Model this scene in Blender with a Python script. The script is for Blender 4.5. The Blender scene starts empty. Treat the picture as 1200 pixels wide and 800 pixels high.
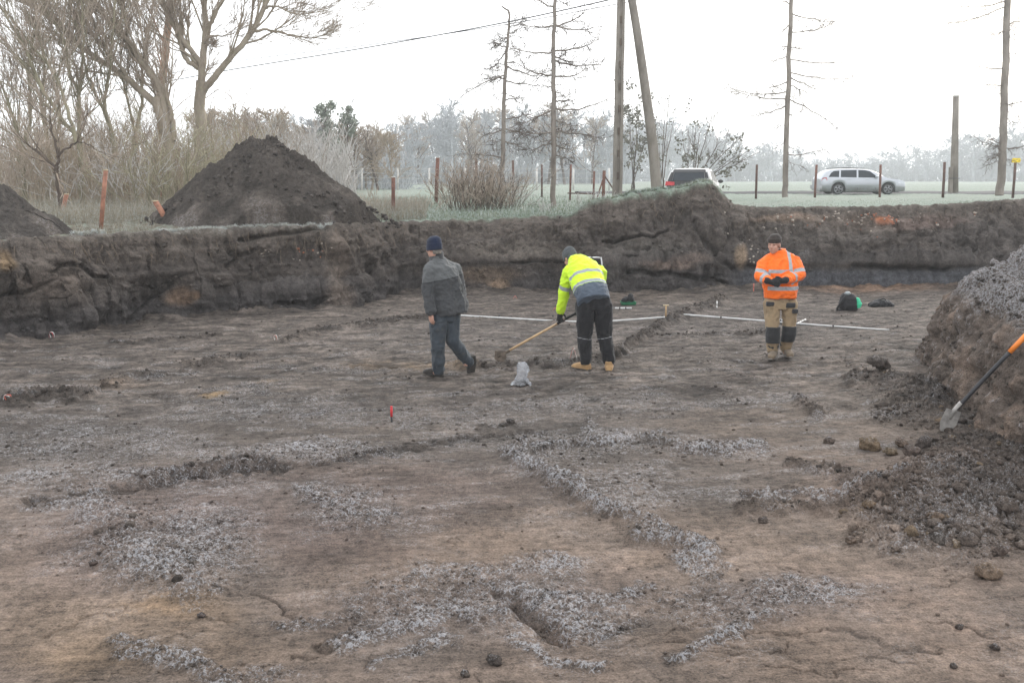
import bpy, bmesh, math, random
import numpy as np
from mathutils import Vector, Matrix, Quaternion, noise as mnoise

random.seed(7)
RNG = np.random.default_rng(11)
SC = bpy.context.scene
COL = SC.collection
R = math.radians

# ------------------------------------------------------------------ camera, world, sun, exposure
EYE = 2.47
FPX = 1100.0                       # focal length in pixels of the 1200 px wide photograph
HORIZON = 210.0
PITCH = math.atan((400 - HORIZON) / FPX)
cd = bpy.data.cameras.new('camera'); cam = bpy.data.objects.new('camera', cd); COL.objects.link(cam)
cd.sensor_width = 36.0; cd.lens = 36.0 * FPX / 1200.0
cd.clip_start = 0.05; cd.clip_end = 3000
cam.location = (0, 0, EYE); cam.rotation_euler = (math.pi / 2 - PITCH, 0, 0)
SC.camera = cam

SUN_EL, SUN_AZ = R(24), R(35)      # azimuth measured from +Y towards +X
W = bpy.data.worlds.new('World'); SC.world = W; W.use_nodes = True
nt = W.node_tree; nt.nodes.clear()
wo = nt.nodes.new('ShaderNodeOutputWorld'); bg = nt.nodes.new('ShaderNodeBackground')
sky = nt.nodes.new('ShaderNodeTexSky'); sky.sky_type = 'NISHITA'; sky.sun_disc = False
sky.sun_elevation = SUN_EL; sky.sun_rotation = SUN_AZ
sky.dust_density = 6.0; sky.air_density = 1.0; sky.ozone_density = 1.0; sky.altitude = 0
mx = nt.nodes.new('ShaderNodeMix'); mx.data_type = 'RGBA'
mx.inputs[0].default_value = 0.86
mx.inputs[7].default_value = (13.2, 13.5, 13.9, 1)      # the even white of the fog layer overhead
nt.links.new(sky.outputs[0], mx.inputs[6]); nt.links.new(mx.outputs[2], bg.inputs[0])
bg.inputs[1].default_value = 0.125
nt.links.new(bg.outputs[0], wo.inputs[0])

sd = bpy.data.lights.new('sun', 'SUN'); sun = bpy.data.objects.new('sun', sd); COL.objects.link(sun)
sd.energy = 1.5; sd.angle = R(13); sd.color = (1.0, 0.95, 0.88)
svec = Vector((math.sin(SUN_AZ) * math.cos(SUN_EL), math.cos(SUN_AZ) * math.cos(SUN_EL), math.sin(SUN_EL)))
sun.rotation_euler = svec.to_track_quat('Z', 'Y').to_euler()
sun.location = (20, 30, 40)

SC.view_settings.view_transform = 'Standard'; SC.view_settings.look = 'None'
SC.view_settings.exposure = 0.24; SC.view_settings.gamma = 1.0; SC.view_settings.use_curve_mapping = False
SC.render.engine = 'CYCLES'
SC.cycles.volume_bounces = 2
SC.cycles.max_bounces = 6; SC.cycles.diffuse_bounces = 3; SC.cycles.transparent_max_bounces = 16
SC.cycles.use_denoising = True; SC.cycles.use_adaptive_sampling = False
SC.cycles.sample_clamp_indirect = 4.0

# ------------------------------------------------------------------ pixel <-> place
CT, ST = math.cos(PITCH), math.sin(PITCH)
def ray(px, py):
    x = (px - 600) / FPX; yc = -(py - 400) / FPX
    return Vector((x, CT + yc * ST, -ST + yc * CT))
def G(px, py, z=0.0):              # the point at height z seen at a photograph pixel
    d = ray(px, py); t = (z - EYE) / d.z
    return Vector((d.x * t, d.y * t, z))
def D(px, py, Y):                  # the point at forward distance Y seen at a photograph pixel
    d = ray(px, py); t = Y / d.y
    return Vector((d.x * t, Y, EYE + d.z * t))
def PXM(Y): return FPX / Y

# ------------------------------------------------------------------ naming
def tag(o, label=None, cat=None, group=None, kind=None):
    if label: o['label'] = label
    if cat: o['category'] = cat
    if group: o['group'] = group
    if kind: o['kind'] = kind
    return o
def empty(name, loc=(0, 0, 0), rz=0.0):
    o = bpy.data.objects.new(name, None); COL.objects.link(o); o.empty_display_size = 0.2
    o.location = loc; o.rotation_euler = (0, 0, rz); return o
def link(name, me, mat=None, parent=None):
    o = bpy.data.objects.new(name, me); COL.objects.link(o)
    if mat is not None:
        for m in (mat if isinstance(mat, (list, tuple)) else [mat]): me.materials.append(m)
    if parent is not None: o.parent = parent
    return o
def kids(o): return [c for c in bpy.data.objects if c.parent == o]
def copy_tree(o, parent=None):
    c = o.copy(); COL.objects.link(c)
    if parent is not None: c.parent = parent
    for ch in kids(o): copy_tree(ch, c)
    return c

# ------------------------------------------------------------------ numpy noise
def _hash(ix, iy, iz, seed):
    h = (ix.astype(np.uint32) * np.uint32(374761393) + iy.astype(np.uint32) * np.uint32(668265263)
         + iz.astype(np.uint32) * np.uint32(2147483647) + np.uint32((seed * 974634777) & 0xffffffff))
    h = (h ^ (h >> np.uint32(13))) * np.uint32(1274126177)
    h = (h ^ (h >> np.uint32(16))) * np.uint32(2246822519)
    return h ^ (h >> np.uint32(15))
def noise2(x, y, seed=0):
    xi = np.floor(x); yi = np.floor(y); fx = (x - xi).astype(np.float32); fy = (y - yi).astype(np.float32)
    xi = xi.astype(np.int64); yi = yi.astype(np.int64); z = np.zeros_like(xi)
    u = fx * fx * fx * (fx * (fx * 6 - 15) + 10); v = fy * fy * fy * (fy * (fy * 6 - 15) + 10)
    def g(dx, dy):
        a = (_hash(xi + dx, yi + dy, z, seed) & np.uint32(1023)).astype(np.float32) * (2 * math.pi / 1024)
        return np.cos(a) * (fx - dx) + np.sin(a) * (fy - dy)
    n0 = g(0, 0) * (1 - u) + g(1, 0) * u; n1 = g(0, 1) * (1 - u) + g(1, 1) * u
    return (n0 * (1 - v) + n1 * v) * 1.45
def noise3(x, y, z, seed=0):
    xi = np.floor(x); yi = np.floor(y); zi = np.floor(z)
    fx = (x - xi).astype(np.float32); fy = (y - yi).astype(np.float32); fz = (z - zi).astype(np.float32)
    xi = xi.astype(np.int64); yi = yi.astype(np.int64); zi = zi.astype(np.int64)
    u = fx * fx * (3 - 2 * fx); v = fy * fy * (3 - 2 * fy); w = fz * fz * (3 - 2 * fz)
    def g(dx, dy, dz):
        h = _hash(xi + dx, yi + dy, zi + dz, seed)
        gx = (h & np.uint32(255)).astype(np.float32) / 127.5 - 1
        gy = ((h >> np.uint32(8)) & np.uint32(255)).astype(np.float32) / 127.5 - 1
        gz = ((h >> np.uint32(16)) & np.uint32(255)).astype(np.float32) / 127.5 - 1
        return gx * (fx - dx) + gy * (fy - dy) + gz * (fz - dz)
    a = g(0, 0, 0) * (1 - u) + g(1, 0, 0) * u; b = g(0, 1, 0) * (1 - u) + g(1, 1, 0) * u
    c = g(0, 0, 1) * (1 - u) + g(1, 0, 1) * u; d = g(0, 1, 1) * (1 - u) + g(1, 1, 1) * u
    return ((a * (1 - v) + b * v) * (1 - w) + (c * (1 - v) + d * v) * w) * 1.3
def fbm2(x, y, oct=4, seed=0, gain=0.5):
    s = 0; a = 1; k = 1
    for i in range(oct): s = s + a * noise2(x * k + 17.3 * i, y * k - 9.1 * i, seed + i); a *= gain; k *= 2.03
    return s
def fbm3(x, y, z, oct=4, seed=0, gain=0.5):
    s = 0; a = 1; k = 1
    for i in range(oct): s = s + a * noise3(x * k + 7.3 * i, y * k - 3.1 * i, z * k + 5.7 * i, seed + i); a *= gain; k *= 2.03
    return s
def sstep(a, b, x):
    t = np.clip((x - a) / (b - a), 0, 1); return t * t * (3 - 2 * t)

def grid_mesh(name, Pt, attrs=None, smooth=True):          # Pt: rows x cols x 3
    nr, nc = Pt.shape[:2]
    me = bpy.data.meshes.new(name)
    me.vertices.add(nr * nc); me.vertices.foreach_set('co', Pt.reshape(-1).astype(np.float32))
    i = np.arange(nr * nc, dtype=np.int32).reshape(nr, nc)
    q = np.stack([i[:-1, :-1], i[:-1, 1:], i[1:, 1:], i[1:, :-1]], -1).reshape(-1, 4)
    n = len(q)
    me.loops.add(n * 4); me.loops.foreach_set('vertex_index', q.reshape(-1))
    me.polygons.add(n); me.polygons.foreach_set('loop_start', np.arange(0, n * 4, 4, dtype=np.int32))
    me.polygons.foreach_set('use_smooth', np.full(n, smooth))
    for k, v in (attrs or {}).items():
        if v.ndim == 3:
            a = me.attributes.new(k, 'FLOAT_COLOR', 'POINT')
            c = np.ones((nr * nc, 4), np.float32); c[:, :3] = v.reshape(-1, 3); a.data.foreach_set('color', c.reshape(-1))
        else:
            a = me.attributes.new(k, 'FLOAT', 'POINT'); a.data.foreach_set('value', v.reshape(-1).astype(np.float32))
    me.update(calc_edges=True); return me
def raw_mesh(name, V, F, smooth=False, attrs=None):        # V n x 3, F list of index arrays all the same width
    V = np.asarray(V, np.float32); F = np.asarray(F, np.int32)
    me = bpy.data.meshes.new(name)
    me.vertices.add(len(V)); me.vertices.foreach_set('co', V.reshape(-1))
    n, w = F.shape
    me.loops.add(n * w); me.loops.foreach_set('vertex_index', F.reshape(-1))
    me.polygons.add(n); me.polygons.foreach_set('loop_start', np.arange(0, n * w, w, dtype=np.int32))
    me.polygons.foreach_set('use_smooth', np.full(n, smooth))
    for k, v in (attrs or {}).items():
        v = np.asarray(v, np.float32)
        if v.ndim == 2:
            a = me.attributes.new(k, 'FLOAT_COLOR', 'POINT'); c = np.ones((len(V), 4), np.float32); c[:, :3] = v; a.data.foreach_set('color', c.reshape(-1))
        else:
            a = me.attributes.new(k, 'FLOAT', 'POINT'); a.data.foreach_set('value', v)
    me.update(calc_edges=True); return me

# ------------------------------------------------------------------ materials
def mat(name):
    m = bpy.data.materials.new(name); m.use_nodes = True
    t = m.node_tree; b = t.nodes['Principled BSDF']; return m, t, b
def nnoise(t, scale, detail=4, rough=0.55, vec=None, sx=None):
    n = t.nodes.new('ShaderNodeTexNoise'); n.inputs['Scale'].default_value = scale
    n.inputs['Detail'].default_value = detail; n.inputs['Roughness'].default_value = rough
    if vec is None:
        tc = t.nodes.new('ShaderNodeTexCoord'); vec = tc.outputs['Object']
    if sx is not None:
        mp = t.nodes.new('ShaderNodeMapping'); mp.inputs['Scale'].default_value = sx[:3]
        if len(sx) > 3: mp.inputs['Rotation'].default_value = (0, 0, sx[3])
        t.links.new(vec, mp.inputs[0]); vec = mp.outputs[0]
    t.links.new(vec, n.inputs['Vector']); return n.outputs[0]
def mathn(t, op, a, b=None, clamp=False):
    n = t.nodes.new('ShaderNodeMath'); n.operation = op; n.use_clamp = clamp
    for i, v in enumerate((a, b)):
        if v is None: continue
        if isinstance(v, (int, float)): n.inputs[i].default_value = v
        else: t.links.new(v, n.inputs[i])
    return n.outputs[0]
def mapr(t, v, a, b, c=0.0, d=1.0):
    n = t.nodes.new('ShaderNodeMapRange'); n.interpolation_type = 'SMOOTHSTEP'
    for i, x in enumerate((v, a, b, c, d)):
        if isinstance(x, (int, float)): n.inputs[i].default_value = x
        else: t.links.new(x, n.inputs[i])
    return n.outputs[0]
def mixc(t, fac, a, b, blend='MIX'):
    n = t.nodes.new('ShaderNodeMix'); n.data_type = 'RGBA'; n.blend_type = blend
    for i, v in ((0, fac), (6, a), (7, b)):
        if isinstance(v, (int, float)): n.inputs[i].default_value = v
        elif isinstance(v, (tuple, list)): n.inputs[i].default_value = (*v[:3], 1)
        else: t.links.new(v, n.inputs[i])
    return n.outputs[2]
def attr(t, name, out='Fac'):
    n = t.nodes.new('ShaderNodeAttribute'); n.attribute_name = name; return n.outputs[out]
def bump(t, b, h, strength=0.3, dist=0.01):
    n = t.nodes.new('ShaderNodeBump'); n.inputs['Strength'].default_value = strength; n.inputs['Distance'].default_value = dist
    t.links.new(h, n.inputs['Height']); t.links.new(n.outputs[0], b.inputs['Normal']); return n
def plain(name, col, rough=0.7, metal=0.0, var=0.25, scale=8.0, bmp=0.0, bscale=60.0, spec=None):
    m, t, b = mat(name)
    n = nnoise(t, scale, 5)
    c = mixc(t, mapr(t, n, 0.3, 0.7), tuple(x * (1 - var) for x in col), tuple(min(1, x * (1 + var)) for x in col))
    t.links.new(c, b.inputs['Base Color'])
    b.inputs['Roughness'].default_value = rough; b.inputs['Metallic'].default_value = metal
    if spec is not None: b.inputs['Specular IOR Level'].default_value = spec
    if bmp: bump(t, b, nnoise(t, bscale, 4), bmp, 0.01)
    return m

def soil_material(name, fine=1.0, streak=0.0, rough=.95, spec=.2):
    """bare earth: colour from the 'soil' attribute, rime where 'frost' is set"""
    m, t, b = mat(name)
    tc = t.nodes.new('ShaderNodeTexCoord'); v = tc.outputs['Object']
    base = attr(t, 'soil', 'Color')
    n1 = nnoise(t, 2.2, 5, 0.6, v); n2 = nnoise(t, 14, 6, 0.65, v); n3 = nnoise(t, 75, 5, 0.7, v)
    k = mathn(t, 'ADD', mathn(t, 'MULTIPLY', mathn(t, 'SUBTRACT', n1, 0.5), 0.9), mathn(t, 'ADD', mathn(t, 'MULTIPLY', mathn(t, 'SUBTRACT', n2, 0.5), 1.5), mathn(t, 'MULTIPLY', mathn(t, 'SUBTRACT', n3, 0.5), 2.2)))
    if streak:
        n4 = nnoise(t, 5.0, 5, 0.62, v, (1.0, 6.0, 4.0, R(-14)))
        n5 = nnoise(t, 18.0, 4, 0.62, v, (1.0, 5.0, 4.0, R(-24)))
        s = mathn(t, 'ADD', mathn(t, 'SUBTRACT', n4, 0.5), mathn(t, 'MULTIPLY', mathn(t, 'SUBTRACT', n5, 0.5), 0.9))
        k = mathn(t, 'ADD', k, mathn(t, 'MULTIPLY', s, streak))
    k = mathn(t, 'ADD', k, 1.0, False)
    k = mathn(t, 'MAXIMUM', mathn(t, 'ADD', mathn(t, 'MULTIPLY', mathn(t, 'SUBTRACT', k, 1.0), 1.3), 1.0), 0.18)  # stronger contrast darkens the bump hollows: crevice shade put into the colour
    cv = t.nodes.new('ShaderNodeCombineColor')
    for i in range(3): t.links.new(k, cv.inputs[i])
    c = mixc(t, 1.0, base, cv.outputs[0], 'MULTIPLY')
    fr = attr(t, 'frost')
    nf = nnoise(t, 85, 5, 0.8, v); ng = nnoise(t, 190, 2, 0.6, v)
    f = mathn(t, 'ADD', mathn(t, 'MULTIPLY', fr, 0.9), mathn(t, 'ADD', mathn(t, 'MULTIPLY', mathn(t, 'SUBTRACT', nf, 0.5), 3.6), mathn(t, 'MULTIPLY', mathn(t, 'SUBTRACT', n2, 0.5), 1.6)))
    f = mathn(t, 'ADD', f, mathn(t, 'MULTIPLY', mathn(t, 'SUBTRACT', ng, 0.5), 1.2))
    vn = nnoise(t, 24, 3, 0.65, v); vein = mathn(t, 'MULTIPLY', mathn(t, 'SUBTRACT', 0.045, mathn(t, 'ABSOLUTE', mathn(t, 'SUBTRACT', vn, 0.5))), 13.0)
    f = mathn(t, 'ADD', f, vein)
    f = mapr(t, f, 0.30, 1.45)
    f = mathn(t, 'MULTIPLY', f, mapr(t, fr, 0.02, 0.35))
    c = mixc(t, mathn(t, 'MULTIPLY', f, 0.66), c, (0.50, 0.505, 0.53))
    t.links.new(c, b.inputs['Base Color'])
    b.inputs['Roughness'].default_value = rough; b.inputs['Specular IOR Level'].default_value = spec
    h = mathn(t, 'ADD', mathn(t, 'MULTIPLY', n2, 1.0), mathn(t, 'MULTIPLY', n3, 0.55))
    h = mathn(t, 'ADD', h, mathn(t, 'MULTIPLY', nnoise(t, 220, 3, 0.7, v), 0.25))
    if streak: h = mathn(t, 'ADD', h, mathn(t, 'MULTIPLY', n4, 0.9))
    bump(t, b, h, 0.85 * fine, 0.04)
    return m
# ================================================================== the pit: floor, sides, field
SOIL = soil_material('scraped_soil', 1.0, 0.75, .82, .24)
SOILW = soil_material('cut_soil', 1.3, 0.0)
SOILH = soil_material('heaped_soil', 1.3, 0.0)

# where the foot of the pit side runs: bearing (as photo column), distance, bench height, setbacks, top distance offset, top height
CTRL = np.array([
 # px    base  zb    s1    s2   s3    ztop
 [-900,  9.0, 0.55, 0.10, 0.14, 0.45, 1.60],
 [-300, 11.9, 0.55, 0.10, 0.14, 0.45, 1.58],
 [   0, 14.2, 0.50, 0.10, 0.15, 0.45, 1.54],
 [  60, 14.8, 0.50, 0.10, 0.15, 0.42, 1.55],
 [ 150, 16.2, 0.45, 0.08, 0.14, 0.40, 1.57],
 [ 250, 17.4, 0.40, 0.10, 0.15, 0.42, 1.59],
 [ 330, 18.0, 0.34, 0.05, 0.30, 0.55, 1.60],
 [ 385, 18.0, 0.34, 0.10, 0.35, 0.62, 1.60],
 [ 412, 18.4, 0.40, 0.20, 0.45, 0.95, 1.60],
 [ 440, 19.4, 0.45, 0.25, 0.50, 1.10, 1.58],
 [ 468, 20.7, 0.62, 0.08, 0.40, 1.25, 1.56],
 [ 500, 20.9, 0.68, 0.05, 0.40, 1.45, 1.55],
 [ 560, 21.0, 0.70, 0.04, 0.42, 1.55, 1.55],
 [ 655, 21.0, 0.68, 0.04, 0.42, 1.45, 1.62],
 [ 672, 20.7, 0.62, 0.10, 0.35, 1.10, 1.74],
 [ 692, 20.6, 0.60, 0.12, 0.35, 1.05, 1.98],
 [ 722, 20.7, 0.60, 0.12, 0.35, 1.05, 2.12],
 [ 760, 20.9, 0.62, 0.10, 0.34, 1.05, 2.21],
 [ 822, 21.2, 0.62, 0.08, 0.34, 1.10, 2.22],
 [ 850, 21.4, 0.60, 0.06, 0.30, 1.15, 1.98],
 [ 880, 21.6, 0.58, 0.05, 0.30, 1.20, 1.86],
 [1000, 21.6, 0.56, 0.04, 0.30, 1.30, 1.85],
 [1100, 21.6, 0.56, 0.04, 0.30, 1.30, 1.91],
 [1200, 21.7, 0.56, 0.04, 0.30, 1.25, 2.04],
 [1500, 22.0, 0.56, 0.04, 0.30, 1.25, 2.05],
 [2400, 22.0, 0.56, 0.04, 0.30, 1.25, 2.05]])
PXC = np.concatenate([np.linspace(-900, -62, 70), np.arange(-60, 1261, 1.25), np.linspace(1270, 2300, 70)])
NC = len(PXC)
def ctrl(k, px=PXC): return np.interp(px, CTRL[:, 0], CTRL[:, k])
def smooth1(a, n):
    ker = np.hanning(n + 2)[1:-1]; ker /= ker.sum()
    return np.convolve(np.pad(a, n // 2, mode='edge'), ker, 'valid')[:len(a)]
base_d = smooth1(ctrl(1), 9) + 0.10 * noise2(PXC / 45.0, PXC * 0, 3) + 0.05 * noise2(PXC / 14.0, PXC * 0, 4)
zb_, s1_, s2_, s3_ = (smooth1(ctrl(k), 9) for k in (2, 3, 4, 5))
ztop = smooth1(ctrl(6), 9) + 0.03 * noise2(PXC / 25.0, PXC * 0, 5) + 0.02 * noise2(PXC / 8.0, PXC * 0, 6)
s3_ = s3_ + 0.10 * noise2(PXC / 30.0, PXC * 0, 8) + 0.05 * noise2(PXC / 9.0, PXC * 0, 9)
SLOPE = (PXC - 600) / FPX                       # x = SLOPE * y on a bearing

# ---------------- floor
rows = 860
d0 = np.concatenate([np.geomspace(1.3, 3.75, 40), np.full(rows, np.nan)])
tt = np.linspace(0, 1, rows + 1)[1:]
Y = np.empty((40 + rows, NC), np.float64)
Y[:40] = d0[:40, None]
Y[40:] = 3.75 * ((base_d + 0.22)[None, :] / 3.75) ** tt[:, None]
X = Y * SLOPE[None, :]
PY = 400 - FPX * np.tan(np.arctan2(-EYE, Y) + PITCH)      # photograph row of a floor point (z = 0)
PXX = np.broadcast_to(PXC[None, :], Y.shape)
# wobble so that nothing drawn on the soil has a clean edge
wx = 16 * noise2(X * 1.3, Y * 1.3, 21) + 12 * noise2(X * 4.1, Y * 4.1, 22) + 9 * noise2(X * 11, Y * 11, 23)
wy = (10 * noise2(X * 1.3, Y * 1.3, 24) + 8 * noise2(X * 4.1, Y * 4.1, 25) + 6 * noise2(X * 11, Y * 11, 26)) * np.clip((PY - 330) / 300, 0.12, 1)
U, V = PXX + wx * np.clip(6 / Y, .25, 1.2), PY + wy
H = np.zeros_like(Y); FR = np.zeros_like(Y); ROUGH = np.zeros_like(Y); DK = np.zeros_like(Y)

def seg_dist(pts, sy=1.0, lim=120, uv=None):
    u, v = uv if uv is not None else (U, V)
    dmin = np.full(u.shape, 1e6)
    for (x0, y0), (x1, y1) in zip(pts[:-1], pts[1:]):
        lo, hi = min(x0, x1) - lim, max(x0, x1) + lim
        c0, c1 = np.searchsorted(PXC, lo - 30), np.searchsorted(PXC, hi + 30)
        if c1 <= c0: continue
        uu, vv = u[:, c0:c1], v[:, c0:c1]
        ax, ay = x1 - x0, (y1 - y0) * sy
        t = np.clip(((uu - x0) * ax + (vv - y0) * sy * ay) / (ax * ax + ay * ay + 1e-9), 0, 1)
        d = np.hypot(uu - x0 - t * ax, (vv - y0) * sy - t * ay)
        dmin[:, c0:c1] = np.minimum(dmin[:, c0:c1], d)
    return dmin
def stroke(pts, w, sy=1.0, soft=0.95):             # 1 inside w px of the line, fading outside
    return 1 - sstep(w * (1 - soft), w * (1 + soft), seg_dist(pts, sy, w * 2 + 30))
def blob(cx, cy, rx, ry, soft=0.7):
    return 1 - sstep(1 - soft, 1 + soft, np.hypot((U - cx) / rx, (V - cy) / ry))

lump = np.abs(fbm2(X * 12, Y * 12, 4, 31)) ; lump2 = fbm2(X * 32, Y * 32, 3, 35)
broad = fbm2(X * .35, Y * .35, 3, 41); mid = fbm2(X * 1.6, Y * 1.6, 4, 45)
# scrape streaks run a little across the view
sa, ca = math.sin(R(14)), math.cos(R(14))
Xr, Yr = X * ca + Y * sa, -X * sa + Y * ca
streak = fbm2(Xr * .7, Yr * 8, 4, 51)

# rime strips and patches
frost = [  # (mask, frost, roughness, height)
 (stroke([(612, 535), (640, 553), (690, 588), (735, 610), (785, 632), (836, 645)], 11, 1.3), 1.0, 1.0, .13),
 (stroke([(590, 530), (640, 524), (710, 516), (770, 515), (815, 525), (850, 530), (905, 521)], 7, 2.0), .9, .8, .07),
 (stroke([(690, 492), (700, 508), (700, 520)], 5, 1.2), .8, .6, .02),
 (blob(840, 527, 60, 11), .75, .6, .02),
 (stroke([(85, 595), (110, 632), (150, 660), (195, 690)], 30, 1.2), .75, .8, .045),
 (blob(100, 612, 42, 18), .8, .6, .02),
 (blob(160, 660, 60, 26), .6, .6, .02),
 (stroke([(352, 580), (385, 590), (440, 602)], 17, 1.6), .85, .7, .02),
 (stroke([(345, 525), (380, 517), (410, 524)], 14, 2.0), .8, .6, .015),
 (blob(640, 655, 48, 13), .75, .6, .02),
 (stroke([(450, 695), (520, 676), (600, 668), (650, 650)], 13, 1.6), .75, .6, .02),
 (stroke([(320, 730), (380, 718), (440, 690)], 12, 1.5), .65, .6, .02),
 (stroke([(380, 755), (440, 745), (520, 733), (590, 722)], 12, 1.6), .9, .8, .045),
 (stroke([(620, 690), (680, 702), (745, 694), (770, 688)], 10, 1.6), .9, .7, .025),
 (blob(680, 715, 70, 26), .6, .7, .015), (blob(560, 705, 150, 36), .55, .5, .01), (blob(470, 715, 90, 26), .5, .5, .01), (blob(880, 705, 120, 26), .5, .4, .008), (blob(730, 575, 100, 40), .3, .3, .004), (blob(400, 600, 60, 30), .45, .4, .006), (blob(170, 640, 110, 55), .5, .5, .01), (blob(700, 520, 130, 16), .5, .5, .01), (blob(330, 530, 130, 14), .45, .4, .006), (blob(80, 520, 140, 30), .4, .3, .006), (blob(620, 480, 200, 14), .3, .2, .004), (blob(330, 480, 200, 14), .3, .2, .004),
 (stroke([(600, 745), (650, 768), (720, 778)], 7, 1.5), .75, .6, .02),
 (stroke([(800, 775), (850, 752), (890, 735), (930, 722)], 10, 1.4), .9, .7, .05),
 (blob(960, 695, 75, 18), .75, .6, .02),
 (stroke([(110, 755), (150, 765), (200, 780), (240, 800)], 16, 1.4), .85, .9, .04),
 (stroke([(900, 588), (960, 583), (1030, 575), (1095, 568)], 6, 2.0), .9, .8, .09),
 (stroke([(800, 640), (835, 665), (845, 672)], 12, 1.3), .7, .8, .03),
 (blob(60, 505, 120, 9), .5, .3, .006), (blob(150, 560, 130, 12), .5, .4, .01),
 (blob(250, 545, 70, 9), .5, .4, .01), (stroke([(0, 600), (40, 590), (60, 575)], 9, 1.4), .7, .6, .02),
 (blob(30, 560, 50, 14), .5, .3, .01), (blob(575, 497, 60, 6), .35, .3, .005),
 (blob(230, 470, 90, 4), .3, .2, .004), (blob(520, 490, 110, 8), .35, .3, .006),
 (blob(280, 790, 60, 14), .45, .5, .015), (blob(1100, 640, 60, 16), .4, .5, .02),
 (stroke([(430, 790), (470, 770), (530, 762)], 10, 1.5), .5, .5, .012),
 (blob(1150, 600, 90, 60), .35, .6, .03),
]
for m, f, r, h in frost:
    FR = np.maximum(FR, m * f); ROUGH = np.maximum(ROUGH, m * r); H = H + m * h * .6
# dark cut lines: a step with a darker foot
step1 = [(0, 590), (60, 582), (150, 574), (205, 563), (262, 551), (345, 549), (420, 535), (478, 523), (560, 512), (640, 508)]
m = stroke(step1, 4.5, 1.6); H -= .045 * m; DK = np.maximum(DK, .85 * m)
m = stroke([(420, 534), (480, 521), (560, 511), (640, 507), (700, 500)], 9, 1.8); DK = np.maximum(DK, .55 * m)
m = stroke([(150, 565), (200, 557), (250, 545), (300, 546)], 6, 1.6); H += .05 * m; ROUGH = np.maximum(ROUGH, m); DK = np.maximum(DK, .4 * m)
for pts, w, h in (([(895, 583), (950, 578)], 5, -.05), ([(150, 464), (230, 458), (290, 451)], 2.5, -.03), ([(330, 432), (400, 430), (460, 427)], 1.8, -.025),
                  ([(620, 457), (680, 458), (760, 455), (900, 458)], 1.5, -.02), ([(740, 470), (800, 462), (870, 456)], 4, -.01),
                  ([(280, 695), (330, 718)], 3, -.02), ([(330, 770), (385, 745)], 4, -.02), ([(620, 470), (690, 440), (700, 432)], 2, -.015),
                  ([(870, 755), (920, 762), (960, 772)], 5, -.01), ([(1010, 745), (1070, 760), (1140, 770)], 5, -.012),
                  ([(900, 405), (1000, 408), (1100, 408)], 1.5, -.02), ([(800, 420), (960, 424), (1060, 425)], 1.5, -.02),
                  ([(200, 690), (260, 700)], 3, -.01), ([(700, 745), (800, 705), (850, 690)], 6, -.02)):
    m = stroke(pts, w, 1.6); H += h * m; DK = np.maximum(DK, .6 * m)
# dug pocket near the bottom of the picture
m = stroke([(588, 706), (615, 716), (638, 731), (672, 745)], 11, 1.5, .9); H -= .085 * m * (.7 + .6 * lump); DK = np.maximum(DK, .62 * m); FR *= 1 - m; PIT_ = m
# loose soil rows
for pts, w, h, r in (([(0, 472), (40, 466), (95, 460)], 8, .10, 1), ([(108, 448), (150, 440), (185, 438)], 3.5, .04, 1), ([(210, 430), (240, 424), (290, 416)], 3.5, .05, 1),
                     ([(330, 397), (360, 390), (430, 380), (500, 373)], 4, .07, 1), ([(540, 428), (600, 430), (640, 428), (690, 424), (722, 416)], 4.5, .07, 1),
                     ([(715, 420), (745, 402), (785, 378), (850, 352)], 5, .11, 1), ([(880, 600), (950, 595), (1040, 590), (1100, 570)], 8, .05, 1),
                     ([(945, 470), (965, 482)], 6, .06, 1), ([(940, 540), (1000, 555), (1040, 575)], 7, .04, 1), ([(1010, 445), (1080, 452), (1110, 470)], 9, .12, .9),
                     ([(120, 402), (190, 398), (250, 392)], 2.5, .04, .8), ([(760, 395), (840, 392), (900, 388)], 2.5, .03, .8), ([(560, 500), (610, 497)], 3, .03, .9)):
    m = stroke(pts, w, 1.7); H += h * m * (.7 + .35 * lump); ROUGH = np.maximum(ROUGH, r * m); DK = np.maximum(DK, .5 * m); FR *= 1 - .7 * m
# the scree below the right bank
scr = np.clip(blob(1180, 570, 80, 72) + blob(1090, 470, 50, 26) + blob(1080, 600, 60, 40), 0, 1)
H += .09 * scr * (.7 + .4 * lump); ROUGH = np.maximum(ROUGH, scr); DK = np.maximum(DK, .35 * scr)
# talus at the foot of the sides
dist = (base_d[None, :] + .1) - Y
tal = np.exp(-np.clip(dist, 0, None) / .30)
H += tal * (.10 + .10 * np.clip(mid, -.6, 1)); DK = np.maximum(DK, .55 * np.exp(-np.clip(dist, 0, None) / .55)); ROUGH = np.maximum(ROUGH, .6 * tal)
# general lie
for i in range(90):                                   # trowel and bucket scratches
    yv = 430 + 370 * RNG.random(); xv = -40 + 1280 * RNG.random(); L_ = RNG.uniform(30, 150) * (yv / 800); a_ = RNG.normal(-.10, .16)
    m = stroke([(xv, yv), (xv + L_ * .5, yv + L_ * .5 * a_ + RNG.normal(0, 1.5)), (xv + L_, yv + L_ * a_)], RNG.uniform(.8, 2.0), 1.6, .8); k_ = RNG.uniform(.3, 1)
    H -= .014 * m * k_; DK = np.maximum(DK, .42 * m * k_)
far = sstep(7.5, 12, Y)
H += .03 * broad + (.005 + .008 * far) * mid + (.004 + .006 * far) * streak
ROUGH = np.maximum(ROUGH, (.05 + .35 * far) * sstep(-.2, .5, mid))
H += ROUGH * (.026 * (lump - .25) + .013 * lump2 + .012 * np.abs(fbm2(X * 24, Y * 24, 2, 37))) + .0025 * lump2
H += (.4 + 1.2 * far) * .010 * fbm2(X * 5, Y * 5, 3, 61)
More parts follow.
